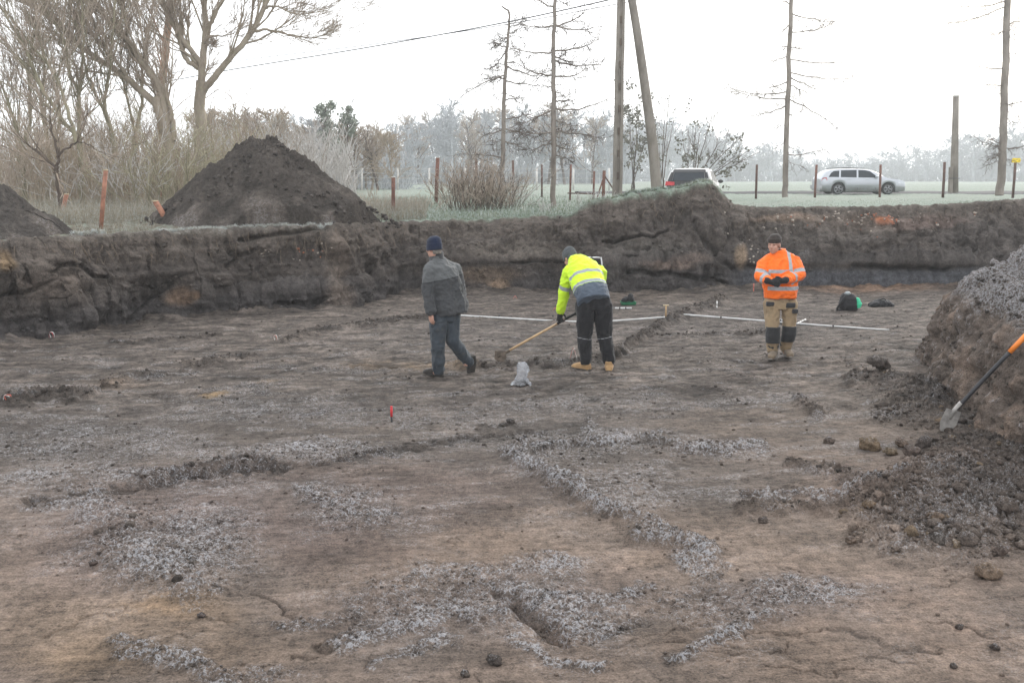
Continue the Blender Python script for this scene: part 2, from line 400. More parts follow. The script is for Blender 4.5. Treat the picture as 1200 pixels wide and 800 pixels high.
FR = np.clip(FR * (0.85 + 0.7 * (lump - .3) + .35 * mid) + .20 * sstep(.05, .6, mid + .3 * broad) * sstep(8, 6, np.abs(Y - 9)) * .9, 0, 1)
FR *= np.clip(1 + 2.5 * (ROUGH * (lump - .22)), .5, 1.2)
FR = np.maximum(FR, .40 * sstep(.15, .75, fbm2(Xr * 1.8, Yr * 5, 4, 67)) * sstep(5, 8, Y) * sstep(20, 13, Y))
FR = np.maximum(FR, .42 * sstep(.05, .8, fbm2(X * .8, Y * 1.6, 4, 65) + .3 * streak) * sstep(4.8, 7, Y) * sstep(16, 11, Y))
# soil colour: a warm scraped subsoil near by, grey humus farther off, stains
def C(r, g, b): return np.array([r, g, b])
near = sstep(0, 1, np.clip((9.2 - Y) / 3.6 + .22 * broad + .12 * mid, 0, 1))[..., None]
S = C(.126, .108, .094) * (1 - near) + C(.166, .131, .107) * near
def stain(mask, col, k):
    global S
    S = S * (1 - (mask * k)[..., None]) + col * (mask * k)[..., None]
stain(blob(120, 745, 190, 48), C(.205, .155, .11), .5)
stain(blob(60, 770, 60, 20), C(.24, .17, .105), .35); stain(blob(180, 715, 60, 12), C(.28, .185, .10), .4)
stain(blob(560, 640, 190, 40), C(.205, .155, .118), .6); stain(blob(880, 640, 150, 40), C(.215, .165, .128), .6)
stain(blob(980, 770, 260, 60), C(.222, .168, .13), .65); stain(blob(1130, 720, 130, 50), C(.215, .16, .125), .6)
stain(blob(330, 600, 150, 55), C(.115, .088, .078), .75); stain(blob(180, 600, 130, 40), C(.125, .098, .088), .6)
stain(blob(520, 575, 110, 38), C(.135, .105, .092), .65); stain(blob(390, 640, 90, 30), C(.13, .10, .088), .45)
stain(blob(650, 690, 120, 30), C(.14, .11, .095), .6); stain(blob(470, 725, 140, 30), C(.16, .125, .108), .5); stain(blob(950, 700, 110, 26), C(.15, .115, .10), .6)
stain(blob(60, 640, 70, 50), C(.15, .115, .10), .5); stain(blob(1060, 560, 130, 40), C(.20, .15, .12), .5)
stain(blob(940, 505, 160, 30), C(.19, .15, .12), .6); stain(blob(1000, 440, 120, 22), C(.17, .142, .12), .6); stain(blob(890, 530, 90, 16), C(.20, .155, .125), .5)
stain(blob(244, 463, 16, 4), C(.30, .20, .09), .7); stain(blob(300, 447, 16, 4), C(.26, .18, .10), .5); stain(blob(480, 428, 70, 5), C(.24, .165, .09), .6)
stain(blob(110, 448, 40, 5), C(.22, .17, .13), .5); stain(blob(760, 350, 100, 6), C(.18, .145, .115), .5); stain(blob(1010, 338, 90, 4), C(.28, .18, .12), .7)
stain(blob(860, 375, 160, 20), C(.095, .085, .08), .5); stain(blob(600, 390, 140, 16), C(.10, .09, .085), .4)
stain(blob(430, 505, 90, 18), C(.15, .125, .105), .4)
for i in range(26):                                   # broad blade passes
    yv = 470 + 330 * RNG.random(); xv = 150 + 1000 * RNG.random(); L_ = RNG.uniform(180, 420); a_ = -.12 - .22 * sstep(300, 1000, xv) + RNG.normal(0, .05); w_ = RNG.uniform(6, 20) * (yv / 800)
    m = stroke([(xv - L_ / 2, yv - a_ * L_ / 2), (xv + L_ / 2, yv + a_ * L_ / 2)], w_, 1.7, .5) * (.6 + .6 * sstep(-.3, .4, streak)); S = S * (1 + RNG.choice([-1, 1]) * RNG.uniform(.08, .20) * m)[..., None]
blot = fbm2(X * 2.6 + .3 * Y, Y * 3.4, 4, 73); gry = sstep(-.1, .6, fbm2(X * .9, Y * 1.1, 4, 77))
S = S * (1 - .35 * gry[..., None]) + C(.125, .108, .096) * .35 * gry[..., None]
fl = fbm2(Xr * 2.2, Yr * 6.5, 4, 79); fl2 = fbm2(X * 7, Y * 9, 3, 83)
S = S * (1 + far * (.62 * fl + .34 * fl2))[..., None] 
S = S * (1 + (.13 + .14 * far) * mid + (.22 - .10 * far) * streak + (.15 + .14 * far) * blot + .12 * np.clip(fbm2(X * 14, Y * 14, 3, 71), -1, 1))[..., None]
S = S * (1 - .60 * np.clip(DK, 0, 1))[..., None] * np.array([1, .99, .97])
stain(np.clip(FR * 1.3, 0, 1), C(.130, .118, .110), .4)
stain(PIT_ * sstep(640, 690, PXX), C(.20, .125, .085), .6)
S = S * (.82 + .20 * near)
S = np.clip(S * (1 + .22 * fbm2(X * .55 + 3, Y * .8, 3, 151))[..., None] * np.array([1.01, .985, .99]), .012, .8)
floor_pts = np.stack([X, Y, H], -1)
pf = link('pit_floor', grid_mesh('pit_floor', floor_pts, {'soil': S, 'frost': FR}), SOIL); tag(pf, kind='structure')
FLOORX, FLOORY, FLOORZ = X, Y, H
def floor_z(x, y):
    px = 600 + FPX * x / y
    c = int(np.clip(np.searchsorted(PXC, px), 0, NC - 1)); r = int(np.clip(np.searchsorted(FLOORY[:, c], y), 0, len(FLOORY) - 1))
    return float(FLOORZ[r, c])
def GF(px, py):                    # floor point under a photograph pixel, with the floor's own height
    p = G(px, py, 0); p.z = floor_z(p.x, p.y); return p
SCREE, CLODM = scr, ROUGH

# ---------------- sides of the pit
nt_ = 150
t = np.linspace(0, 1, nt_)
# profile: foot, bench edge, bench back, top edge, turf behind
zf0 = -0.15
tk = np.array([0, .36, .46, .90, 1.0])
def prof(a0, a1, a2, a3, a4):
    A = np.stack([a0, a1, a2, a3, a4], 0)
    out = np.empty((nt_, NC))
    for j in range(4):
        msk = (t >= tk[j]) & (t <= tk[j + 1]); f = ((t[msk] - tk[j]) / (tk[j + 1] - tk[j]))[:, None]
        out[msk] = A[j][None] * (1 - f) + A[j + 1][None] * f
    return out
one = np.ones(NC)
Zw = prof(zf0 * one, zb_, zb_ + .04, ztop, ztop + .03)
Sw = prof(0 * one, s1_, s2_, s3_, s3_ + .5)
# soften the kinks
ker = np.array([1, 2, 3, 4, 3, 2, 1.]); ker /= ker.sum()
for A in (Zw, Sw):
    B = np.apply_along_axis(lambda v: np.convolve(np.pad(v, 3, mode='edge'), ker, 'valid'), 0, A); A[1:-1] = B[1:-1]
Yw = base_d[None] + Sw; Xw = Yw * SLOPE[None]
Pw = np.stack([Xw, Yw, Zw], -1)
dc = np.gradient(Pw, axis=1); dr = np.gradient(Pw, axis=0)
Nn = np.cross(dc, dr); Nn /= np.linalg.norm(Nn, axis=-1, keepdims=True) + 1e-9
if Nn[60, NC // 2, 1] > 0: Nn = -Nn
x3, y3, z3 = Xw, Yw, Zw
big = fbm3(x3 * .9, y3 * .9, z3 * 1.2, 3, 81); mdn = fbm3(x3 * 3.2, y3 * 3.2, z3 * 3.6, 4, 85); fin = fbm3(x3 * 11, y3 * 11, z3 * 11, 4, 89)
rid = 1 - np.abs(noise3(x3 * 1.7 + .8 * z3, y3 * 1.7, z3 * 1.1, 95)) * 2.2
scr_ = fbm3(x3 * 7 + z3 * 2.5, y3 * 7, z3 * .9, 3, 99)           # bucket tooth scratches
env = sstep(0, .08, t) * (1 - sstep(.93, 1.0, t)); env = env[:, None]
lowf = (1 - sstep(.30, .40, t))[:, None]                          # the clean-cut lower face
zr0 = Zw / ztop[None]
isR = sstep(845, 880, PXC)[None]; isL = (1 - sstep(440, 480, PXC))[None]; isM = (sstep(660, 690, PXC) * (1 - sstep(845, 880, PXC)))[None]
amp = (1 - .75 * lowf * np.clip(isR + (1 - isL) * (1 - isM), 0, 1))
vert = fbm3(x3 * 4.5, y3 * 4.5, z3 * .7, 3, 97)
crust = sstep(.66, .84, zr0)                          # lumpier under the turf
mdn_ = mdn * (.45 + .8 * crust); fac_ = np.abs(noise3(x3 * .8 + .35 * z3, y3 * .8, z3 * .9, 98))
r2_ = np.abs(noise3(x3 * 2.6, y3 * 2.6, z3 * 2.6 + .6 * x3, 141)); r3_ = np.abs(noise3(x3 * 6.5, y3 * 6.5, z3 * 6.0, 142)); r4_ = np.abs(noise3(x3 * 14, y3 * 14, z3 * 13, 143))
strat = np.abs(((z3 * 5.5 + .9 * noise3(x3 * .8, y3 * .8, z3 * .8, 144)) % 1.0) - .5) * 2
disp = env * amp * (.13 * r2_ + .045 * r3_ + .025 * r4_ * (1 + crust) + .012 * strat)
disp += env * amp * (.20 * big + .14 * np.clip(rid, -1, 1) * .7 + .05 * mdn_ + .20 * fac_ + .05 * vert + (.012 + .02 * crust) * fin + .075 * scr_)
disp = disp * (1 - .72 * sstep(.74, .88, t))[:, None]
# slip blocks: soil that slumped over the bench leaves a ragged lip
lip = np.exp(-((t[:, None] - (.42 + .05 * noise2(PXC / 40, PXC * 0, 101)[None])) / .035) ** 2)
disp += env * lip * (.09 + .08 * noise2(x3 * 2.2, z3 * 0 + 3.3, 103))
# the turf mat overhangs a little
tur = np.exp(-((t[:, None] - .87) / .05) ** 2)
disp += tur * (.06 + .10 * noise2(x3 * 1.3, y3 * 1.3, 105) + .03 * noise2(x3 * 6, y3 * 6, 106))
Pw = Pw + Nn * disp[..., None]
# cracks and undercuts
def wpx(P): 
    d_ = P - np.array([0, 0, EYE]); return 600 + FPX * d_[..., 0] / (d_[..., 1] * CT - d_[..., 2] * ST), 400 - FPX * (d_[..., 1] * ST + d_[..., 2] * CT) / (d_[..., 1] * CT - d_[..., 2] * ST)
uw, vw = wpx(Pw)
uw2 = uw + 5 * noise2(x3 * 3, z3 * 3, 111); vw2 = vw + 3 * noise2(x3 * 3, z3 * 3, 112)
def wstroke(pts, w):
    dm = np.full(uw.shape, 1e6)
    for (x0, y0), (x1, y1) in zip(pts[:-1], pts[1:]):
        ax, ay = x1 - x0, y1 - y0; k = np.clip(((uw2 - x0) * ax + (vw2 - y0) * ay) / (ax * ax + ay * ay), 0, 1)
        dm = np.minimum(dm, np.hypot(uw2 - x0 - k * ax, vw2 - y0 - k * ay))
    return 1 - sstep(w * .5, w * 1.5, dm)
cr = np.zeros_like(uw)
for pts, w, k in (([(706, 277), (722, 282), (740, 276), (752, 272), (768, 277), (782, 266)], 1.6, 1), ([(812, 262), (826, 285), (845, 303), (858, 315)], 3.0, .8), ([(62, 310), (75, 302), (95, 305), (112, 320), (130, 322)], 2.5, .7),
                  ([(0, 345), (30, 340), (60, 325)], 2.2, .7), ([(265, 310), (280, 292), (300, 285)], 2.5, .6), ([(380, 262), (330, 268), (280, 272)], 2.2, .9),
                  ([(690, 262), (700, 300), (690, 330)], 2.5, .4), ([(740, 318), (790, 322), (850, 330)], 3, .7), ([(600, 306), (630, 306), (665, 306)], 2.5, .8), ([(780, 296), (776, 312)], 2.5, .6),
                  ([(1000, 312), (1060, 315), (1110, 316)], 2.5, .9), ([(880, 312), (950, 318)], 2, .5), ([(150, 378), (180, 345), (200, 330)], 2, .5), ([(330, 355), (360, 358), (385, 350)], 3, .7)):
    cr = np.maximum(cr, k * wstroke(pts, w))
for pts, w, k in (([(980, 280), (988, 300)], 2, .8), ([(1040, 277), (1048, 297)], 2, .8), ([(1090, 272), (1102, 300)], 2, .8), ([(1120, 260), (1142, 292)], 3, .6), ([(1015, 282), (1022, 300)], 2, .5), ([(1066, 276), (1072, 296)], 2, .5), ([(1160, 250), (1185, 275)], 3, .5), ([(955, 283), (962, 300)], 2, .6), ([(930, 285), (934, 303)], 2.5, .6), ([(1140, 280), (1150, 305)], 2, .6), ([(905, 262), (912, 280)], 2.5, .4), ([(520, 262), (535, 300)], 3, .4), ([(600, 262), (596, 300)], 3, .4), ([(420, 270), (445, 320)], 3, .5), ([(435, 268), (462, 310)], 3, .5), ([(400, 275), (425, 340)], 3, .5)):
    m_ = wstroke(pts, w); Pw = Pw + Nn * (.15 * k * m_ * env)[..., None]           # ribs between bucket teeth
Pw = Pw - Nn * (cr * env * .13)[..., None]
# bring the skyline of the sides to where the photograph has it
_, vw_ = wpx(Pw)
TGT = np.array([(-900, 300), (0, 281), (100, 274), (190, 270), (350, 264), (450, 260), (560, 257), (650, 252), (670, 249), (690, 238), (720, 231), (760, 223), (795, 221), (810, 215), (830, 214), (842, 225), (853, 238), (880, 242), (1000, 242), (1100, 239), (1200, 232), (2400, 232)])
sil = smooth1(vw_[60:].min(0), 41); kk_ = 60 + vw_[60:].argmin(0)
dzc = smooth1((np.interp(PXC, TGT[:, 0], TGT[:, 1]) - sil) * Pw[kk_, np.arange(NC), 1] / FPX, 11)
dzc = np.where((PXC > -60) & (PXC < 1260), dzc, 0)
Pw[..., 2] -= dzc[None] * sstep(.25, .8, zr0)
# colour: dark base layer, grey-brown body, paler crumbly top, rusty and sandy spots
zr = Zw / ztop[None]
n_ = .5 * mdn + .4 * fin
body = C(.072, .061, .054)
Sw_ = np.broadcast_to(body, Pw.shape).copy()
def wst(mask, col, k):
    global Sw_
    mk = (np.clip(mask, 0, 1) * k)[..., None]; Sw_ = Sw_ * (1 - mk) + np.asarray(col) * mk
wst(sstep(.62, .8, zr + .08 * big), C(.098, .082, .070), .8)
wst(1 - sstep(.12, .40, zr + .06 * mdn), C(.058, .053, .052), .85)
wst(isR * (1 - sstep(.17, .27, zr + .04 * mdn)) * sstep(-.02, .05, zr), C(.075, .078, .088), .8)
wst(isR * np.exp(-((zr - .33) / .035) ** 2), C(.04, .037, .036), .6)
def wblob(cx, cy, rx, ry): return 1 - sstep(.5, 1.4, np.hypot((uw2 - cx) / rx, (vw2 - cy) / ry))
for cx, cy, rx, ry, col, k in ((586, 333, 14, 7, (.30, .215, .15), .75), (570, 322, 40, 10, (.16, .115, .08), .5), (212, 348, 20, 12, (.20, .13, .085), .6), (232, 345, 6, 6, (.30, .20, .13), .5), (5, 300, 12, 12, (.20, .13, .06), .5),
                               (60, 330, 40, 22, (.15, .12, .10), .5), (785, 310, 30, 6, (.20, .145, .115), .5), (810, 302, 22, 6, (.18, .13, .105), .4), (395, 300, 14, 40, (.15, .118, .095), .5), (400, 350, 18, 18, (.17, .135, .11), .5),
                               (870, 300, 8, 14, (.30, .22, .15), .7), (1035, 250, 9, 5, (.40, .13, .05), .8), (920, 250, 40, 5, (.22, .16, .12), .6), (1000, 258, 60, 12, (.17, .135, .11), .5), (960, 270, 80, 14, (.135, .118, .105), .5),
                               (1150, 275, 60, 26, (.085, .075, .07), .5), (600, 290, 60, 14, (.16, .137, .115), .4), (750, 290, 60, 10, (.11, .10, .09), .5), (1085, 255, 50, 8, (.16, .115, .10), .5), (735, 318, 40, 10, (.075, .068, .062), .6)):
    wst(wblob(cx, cy, rx, ry), col, k)
Sw_ = Sw_ * (1 + .34 * n_ + .22 * scr_ + .15 * big + .12 * vert)[..., None]
Sw_ = Sw_ * (1 + .10 * (strat - .5) * 2)[..., None]
Sw_ = Sw_ * (1 - .45 * cr)[..., None]
grass_line = np.clip(sstep(520, 545, PXC) * (1 - sstep(835, 850, PXC)) + sstep(70, 90, PXC) * (1 - sstep(385, 400, PXC)) * .6 + sstep(862, 880, PXC) * .12 + .12, 0, 1)[None]
topm = sstep(.865, .93, t[:, None] + .03 * mdn)
GREEN = C(.155, .205, .150)
mgreen = np.clip(isM * 1.0 + sstep(500, 540, PXC)[None] * (1 - isR), 0, 1)
gcol = GREEN * mgreen[..., None] + C(.15, .135, .108) * (1 - mgreen)[..., None]
mk = (topm * grass_line * sstep(-.2, .35, mdn + .5 * fin + .5 * (grass_line - .4)))[..., None]
Sw_ = Sw_ * (1 - mk) + gcol * mk
FRw = topm * grass_line * (.45 + .3 * mdn) + .25 * sstep(.5, .8, fin + .3 * mdn) * sstep(.35, .5, t)[:, None] * .6
FRw = FRw + lip * .3 * sstep(.1, .5, mdn)
pw = link('pit_side', grid_mesh('pit_side', Pw, {'soil': np.clip(Sw_ * 1.20, .012, .8), 'frost': np.clip(FRw, 0, 1)}), SOILW); tag(pw, kind='structure')

# ---------------- the field round the pit, out into the fog
dist_ = np.concatenate([[0], np.geomspace(.05, 430, 155)])
last = Pw[-1]
Yf = np.minimum(last[None, :, 1] + dist_[:, None], 430.0); Xf = Yf * SLOPE[None]
Xf[0], Yf[0] = last[:, 0], last[:, 1]
zfield = 1.62 + .05 * fbm2(Xf * .15, Yf * .15, 3, 121)
bump_d = 1.6 + 1.2 * isM
Zf = zfield + (last[None, :, 2] - zfield) * np.exp(-(dist_[:, None] / bump_d) ** 1.5)
Zf += (.025 * fbm2(Xf * 1.2, Yf * 1.2, 4, 125) + .02 * fbm2(Xf * 5, Yf * 5, 3, 129)) * sstep(0, .5, dist_)[:, None]
Zf -= .26 * np.exp(-(((Xf - 7.0) / 3.0) ** 2 + ((Yf - 38) / 6.0) ** 2))
def field_z(x, y):
    px = 600 + FPX * x / y; c = int(np.clip(np.searchsorted(PXC, px), 0, NC - 1)); r = int(np.clip(np.searchsorted(Yf[:, c], y), 0, len(Yf) - 1))
    return float(Zf[r, c])
gm, gt, gb = mat('frosted_turf')
tcv = gt.nodes.new('ShaderNodeTexCoord').outputs['Object']
n1 = nnoise(gt, .35, 5, .6, tcv); n2 = nnoise(gt, 4.0, 6, .7, tcv); n3 = nnoise(gt, 30, 4, .7, tcv)
gc = mixc(gt, mapr(gt, n1, .35, .65), (.125, .165, .115), (.185, .20, .155))
gc = mixc(gt, mathn(gt, 'MULTIPLY', mapr(gt, n2, .45, .65), .7), gc, (.16, .135, .095))
gc = mixc(gt, mathn(gt, 'MULTIPLY', mapr(gt, n3, .36, .68), .75), gc, (.46, .53, .49))
lf = attr(gt, 'litter')
gc = mixc(gt, mathn(gt, 'MULTIPLY', lf, mapr(gt, n2, .3, .6)), gc, (.13, .105, .075))
gt.links.new(gc, gb.inputs['Base Color']); gb.inputs['Roughness'].default_value = .95; gb.inputs['Specular IOR Level'].default_value = .15
bump(gt, gb, mathn(gt, 'ADD', n2, mathn(gt, 'MULTIPLY', n3, .6)), .8, .08)
LIT = np.broadcast_to(((1 - sstep(380, 460, PXC)) * .95)[None], Yf.shape)
fd = link('field', grid_mesh('field', np.stack([Xf, Yf, Zf], -1), {'litter': LIT}), gm); tag(fd, kind='structure')

# the road the cars stand by: a low dark asphalt strip with a kerb-like verge
rm = plain('road_asphalt', (.05, .05, .052), .9, var=.2, bmp=.3)
yr0, yr1 = 55.2, 60.5
xs = np.linspace(4, 90, 120)
rp = np.stack([np.stack([xs, np.full_like(xs, y), np.array([field_z(x, y) + dz for x in xs])], -1) for y, dz in ((yr0 - .4, -.05), (yr0, .07), (yr0 + .2, .09), ((yr0 + yr1) / 2, .13), (yr1 - .2, .09), (yr1, .05), (yr1 + .4, -.06))], 0)
tag(link('road', grid_mesh('road', rp), rm), kind='structure')

# ---------------- the haze
hm = bpy.data.materials.new('fog_air'); hm.use_nodes = True; ht = hm.node_tree; ht.nodes.clear()
ho = ht.nodes.new('ShaderNodeOutputMaterial'); hv = ht.nodes.new('ShaderNodeVolumePrincipled')
hv.inputs['Color'].default_value = (.93, .96, .985, 1); hv.inputs['Density'].default_value = .00115; hv.inputs['Anisotropy'].default_value = .35
ht.links.new(hv.outputs[0], ho.inputs['Volume'])
def box_mesh(name, lo, hi):
    V = [(x, y, z) for x in (lo[0], hi[0]) for y in (lo[1], hi[1]) for z in (lo[2], hi[2])]
    F = [(0, 1, 3, 2), (4, 6, 7, 5), (0, 4, 5, 1), (2, 3, 7, 6), (0, 2, 6, 4), (1, 5, 7, 3)]
    return raw_mesh(name, V, F)
hz = link('haze', box_mesh('haze', (-330, -40, -2.2), (560, 440, 27.0)), hm); tag(hz, kind='stuff')

# roots hanging out of the cut turf
def hanging_roots(n):
    Vs, Fs, o_ = [], [], 0
    for i in range(n):
        j = int(RNG.integers(60, NC - 60)); r = int(RNG.integers(112, 136)); p = Pw[r, j] + Nn[r, j] * .01
        L = RNG.uniform(.08, .45); d = Nn[r, j] * RNG.uniform(.2, .6) + np.array([RNG.normal(0, .4), RNG.normal(0, .2), -RNG.uniform(.3, 1)]); d /= np.linalg.norm(d)
        pts = [p]
        for k in range(4): d = d + np.array([RNG.normal(0, .25), RNG.normal(0, .2), -.25]); d /= np.linalg.norm(d); pts.append(pts[-1] + d * L / 4)
        rr = RNG.uniform(.003, .008)
        for k, q in enumerate(pts):
            for a in range(3): Vs.append(q + rr * (1 - .18 * k) * np.array([math.cos(a * 2.09), math.sin(a * 2.09), .3 * math.sin(a)]))
        for k in range(4):
            for a in range(3): Fs.append((o_ + k * 3 + a, o_ + k * 3 + (a + 1) % 3, o_ + k * 3 + 3 + (a + 1) % 3, o_ + k * 3 + 3 + a))
        o_ += 15
    return raw_mesh('hanging_roots', Vs, Fs, True)
tag(link('hanging_roots', hanging_roots(520), plain('root_bark', (.17, .13, .095), .9, var=.4)), kind='stuff')
# ================================================================== heaps, bank, clods, rubble, grass
def ico(sub):
    bm = bmesh.new(); bmesh.ops.create_icosphere(bm, subdivisions=sub, radius=1)
    V = np.array([v.co[:] for v in bm.verts]); F = np.array([[v.index for v in f.verts] for f in bm.faces]); bm.free(); return V, F
ICO1, ICO2, ICO3 = ico(1), ico(2), ico(3)
def lump_protos(base, n, seed, rough=.35):
    V, F = base; out = []
    for i in range(n):
        o = 13.7 * (i + seed)
        d = fbm3(V[:, 0] * 1.1 + o, V[:, 1] * 1.1 - o, V[:, 2] * 1.1, 3, seed + i)
        d2 = np.abs(noise3(V[:, 0] * 2.3 - o, V[:, 1] * 2.3, V[:, 2] * 2.3 + o, seed + 50 + i))
        d3 = np.abs(noise3(V[:, 0] * 1.3 + o, V[:, 1] * 1.3 + o, V[:, 2] * 1.3, seed + 90 + i)); k = (1 + rough * d - rough * .7 * d2 + rough * .9 * d3)[:, None]; k = np.clip(k, .35, 1.25)
        out.append(V * k * np.array([1, RNG.uniform(.75, 1), RNG.uniform(.55, .85)]))
    return out, F
def rot_mats(n):
    a = RNG.uniform(0, 2 * math.pi, n); b = RNG.normal(0, .35, n); c = RNG.normal(0, .35, n)
    ca, sa_, cb, sb, cc, sc_ = np.cos(a), np.sin(a), np.cos(b), np.sin(b), np.cos(c), np.sin(c)
    Z_ = np.zeros(n); O_ = np.ones(n)
    Rz = np.stack([np.stack([ca, -sa_, Z_], -1), np.stack([sa_, ca, Z_], -1), np.stack([Z_, Z_, O_], -1)], 1)
    Rx = np.stack([np.stack([O_, Z_, Z_], -1), np.stack([Z_, cb, -sb], -1), np.stack([Z_, sb, cb], -1)], 1)
    Ry = np.stack([np.stack([cc, Z_, sc_], -1), np.stack([Z_, O_, Z_], -1), np.stack([-sc_, Z_, cc], -1)], 1)
    return Rz @ Rx @ Ry
def scatter_lumps(name, P, size, base, cols, frost, material, protos=7, seed=1, rough=.35):
    pr, F = lump_protos(base, protos, seed, rough); n = len(P); M = rot_mats(n); nv = len(base[0])
    which = RNG.integers(0, protos, n)
    V = np.stack(pr)[which]                                     # n x nv x 3
    V = np.einsum('nij,nvj->nvi', M, V) * size[:, None, None] + P[:, None, :]
    up = np.clip((V[:, :, 2] - P[:, None, 2]) / size[:, None], -1, 1)
    fr = np.clip(frost[:, None] * (.3 + .8 * up), 0, 1)
    cc = np.repeat(cols[:, None, :], nv, 1)
    Fs = (F[None] + (np.arange(n) * nv)[:, None, None]).reshape(-1, 3)
    return raw_mesh(name, V.reshape(-1, 3), Fs, True, {'soil': cc.reshape(-1, 3), 'frost': fr.reshape(-1)})
CLOD = soil_material('clod_soil', 1.0, 0.0)

# ---- small crumbs over the floor, denser on the rough strips and on the scree
def pick_floor(weight, n):
    w = np.clip(weight, 0, None) * (FLOORY ** 2) * np.gradient(np.log(FLOORY), axis=0) * np.gradient(PXC)[None]
    w = w.reshape(-1).astype(np.float64); w /= w.sum(); cs = np.cumsum(w)
    idx = np.searchsorted(cs, RNG.random(n)); idx = np.clip(idx, 0, w.size - 1); return idx
FX, FY, FZ = FLOORX.reshape(-1), FLOORY.reshape(-1), FLOORZ.reshape(-1)
vis = ((PXX > -40) & (PXX < 1240) & (FLOORY > 3.9)).astype(np.float32)
idx = pick_floor(vis * (CLODM * .8 * np.clip(9 / FLOORY, 0, 1) + .006 + .9 * (SCREE > .3)) * np.clip(14 / FLOORY, .2, 2.2) ** 2, 7000)
sz = .004 + .016 * RNG.random(len(idx)) ** 3; sz *= np.clip(FY[idx] / 7, .8, 1.4)
P_ = np.stack([FX[idx] + RNG.normal(0, .02, len(idx)), FY[idx] + RNG.normal(0, .02, len(idx)), FZ[idx] + sz * .15], -1)
Sf = S.reshape(-1, 3)[idx] * RNG.uniform(.6, 1.1, (len(idx), 1))
o = link('soil_crumbs', scatter_lumps('soil_crumbs', P_, sz, ICO1, Sf, np.clip(FR.reshape(-1)[idx] * .9, 0, 1), CLOD, 7, 3), CLOD); tag(o, kind='stuff')
# ---- scree clods on the right: too many to count
sx = pick_floor(vis * (SCREE > .25) * (.3 + SCREE) * np.clip(12 / FLOORY, .3, 2), 1000)
sz = .008 + .050 * RNG.random(len(sx)) ** 4; P_ = np.stack([FX[sx], FY[sx], FZ[sx] + sz * .05], -1)
cl = S.reshape(-1, 3)[sx] * RNG.uniform(.6, 1.3, (len(sx), 1)); tn = RNG.random(len(sx)) < .07; cl[tn] = np.array([.17, .125, .085]) * RNG.uniform(.7, 1.1, (tn.sum(), 1))
o = link('scree_clods', scatter_lumps('scree_clods', P_, sz, ICO2, cl, RNG.random(len(sx)) ** 2 * .6, CLOD, 9, 13, .85), CLOD); tag(o, kind='stuff')
# ---- loose dark clods on the soil rows
rw = pick_floor(vis * (CLODM > .55) * (FR < .3) * (SCREE < .1), 1300)
sz = .008 + .028 * RNG.random(len(rw)) ** 2.5; P_ = np.stack([FX[rw], FY[rw], FZ[rw] + sz * .05], -1)
o = link('row_clods', scatter_lumps('row_clods', P_, sz, ICO2, np.array([.085, .07, .06]) * RNG.uniform(.6, 1.2, (len(rw), 1)), RNG.random(len(rw)) * .3, CLOD, 9, 23, .45), CLOD); tag(o, kind='stuff')
# ---- frozen crumbs standing up on the rime strips
rf = pick_floor(vis * (ROUGH > .3) * np.clip(FR, 0, 1) * np.clip(14 / FLOORY, .2, 2.2) ** 1.5, 9000)
sz = .003 + .008 * RNG.random(len(rf)) ** 3; P_ = np.stack([FX[rf], FY[rf], FZ[rf] + sz * .1], -1)
o = link('frozen_crumbs', scatter_lumps('frozen_crumbs', P_, sz, ICO1, S.reshape(-1, 3)[rf] * RNG.uniform(.7, 1.15, (len(rf), 1)), .35 + RNG.random(len(rf)) * .5, CLOD, 9, 33, .5), CLOD); tag(o, kind='stuff')

# ---- the clods one can point at
BIG = [  # px, py(base), radius px, colour, label
 (1031, 443, 12, (.11, .092, .08), 'round dark earth clod lying alone left of the bank foot'),
 (1160, 678, 15, (.20, .145, .105), 'rounded tan clod at the bottom edge of the right scree'),
 (1021, 527, 12, (.18, .13, .085), 'yellowish crumbly clod, biggest of the loose row before the spade'),
 (1045, 535, 8, (.16, .12, .08), None), (1070, 540, 11, (.13, .10, .085), None), (1084, 528, 10, (.11, .09, .08), None), (1058, 524, 8, (.15, .11, .085), None),
 (972, 519, 6, (.11, .085, .07), 'small dark clod alone left of the yellowish clods'), (1020, 604, 8, (.19, .135, .09), 'orange brown clod beside the low rimed ridge on the right'),
 (998, 639, 7, (.15, .11, .085), 'lone clod on the scraped tan soil near the scree'), (1097, 622, 10, (.17, .12, .085), None), (1117, 628, 10, (.11, .09, .08), None),
 (1136, 646, 12, (.12, .095, .08), None), (1100, 672 - 30, 9, (.10, .085, .075), None), (1180, 610, 14, (.12, .095, .08), None), (1175, 655, 10, (.13, .10, .085), None),
 (579, 781, 10, (.075, .062, .055), 'flat dark clod at the bottom of the picture under the dug pocket'), (545, 796, 6, (.085, .07, .06), 'small dark clod cut by the bottom picture edge'),
 (1125, 741, 5, (.09, .072, .062), 'tiny dark clod on bare tan soil at lower right'), (1167, 765, 6, (.09, .072, .062), 'dark clod on bare tan soil, lowest on the right'), (1118, 786, 5, (.10, .08, .068), 'small brown clod near the bottom right corner'),
 (895, 615 - 4, 6, (.10, .08, .068), 'small dark clod at the left end of the rimed ridge'), (235, 722, 5, (.09, .072, .065), 'dark crumb clod left of the crack on the left'), (108, 665, 5, (.09, .07, .06), 'dark clod beside the big left rime patch'),
 (598, 498, 5, (.06, .05, .045), 'dark clod lying below the plastic bag'), (590, 500, 4, (.07, .06, .05), None)]
pr_, Fq = lump_protos(ICO3, 6, 77, .62)
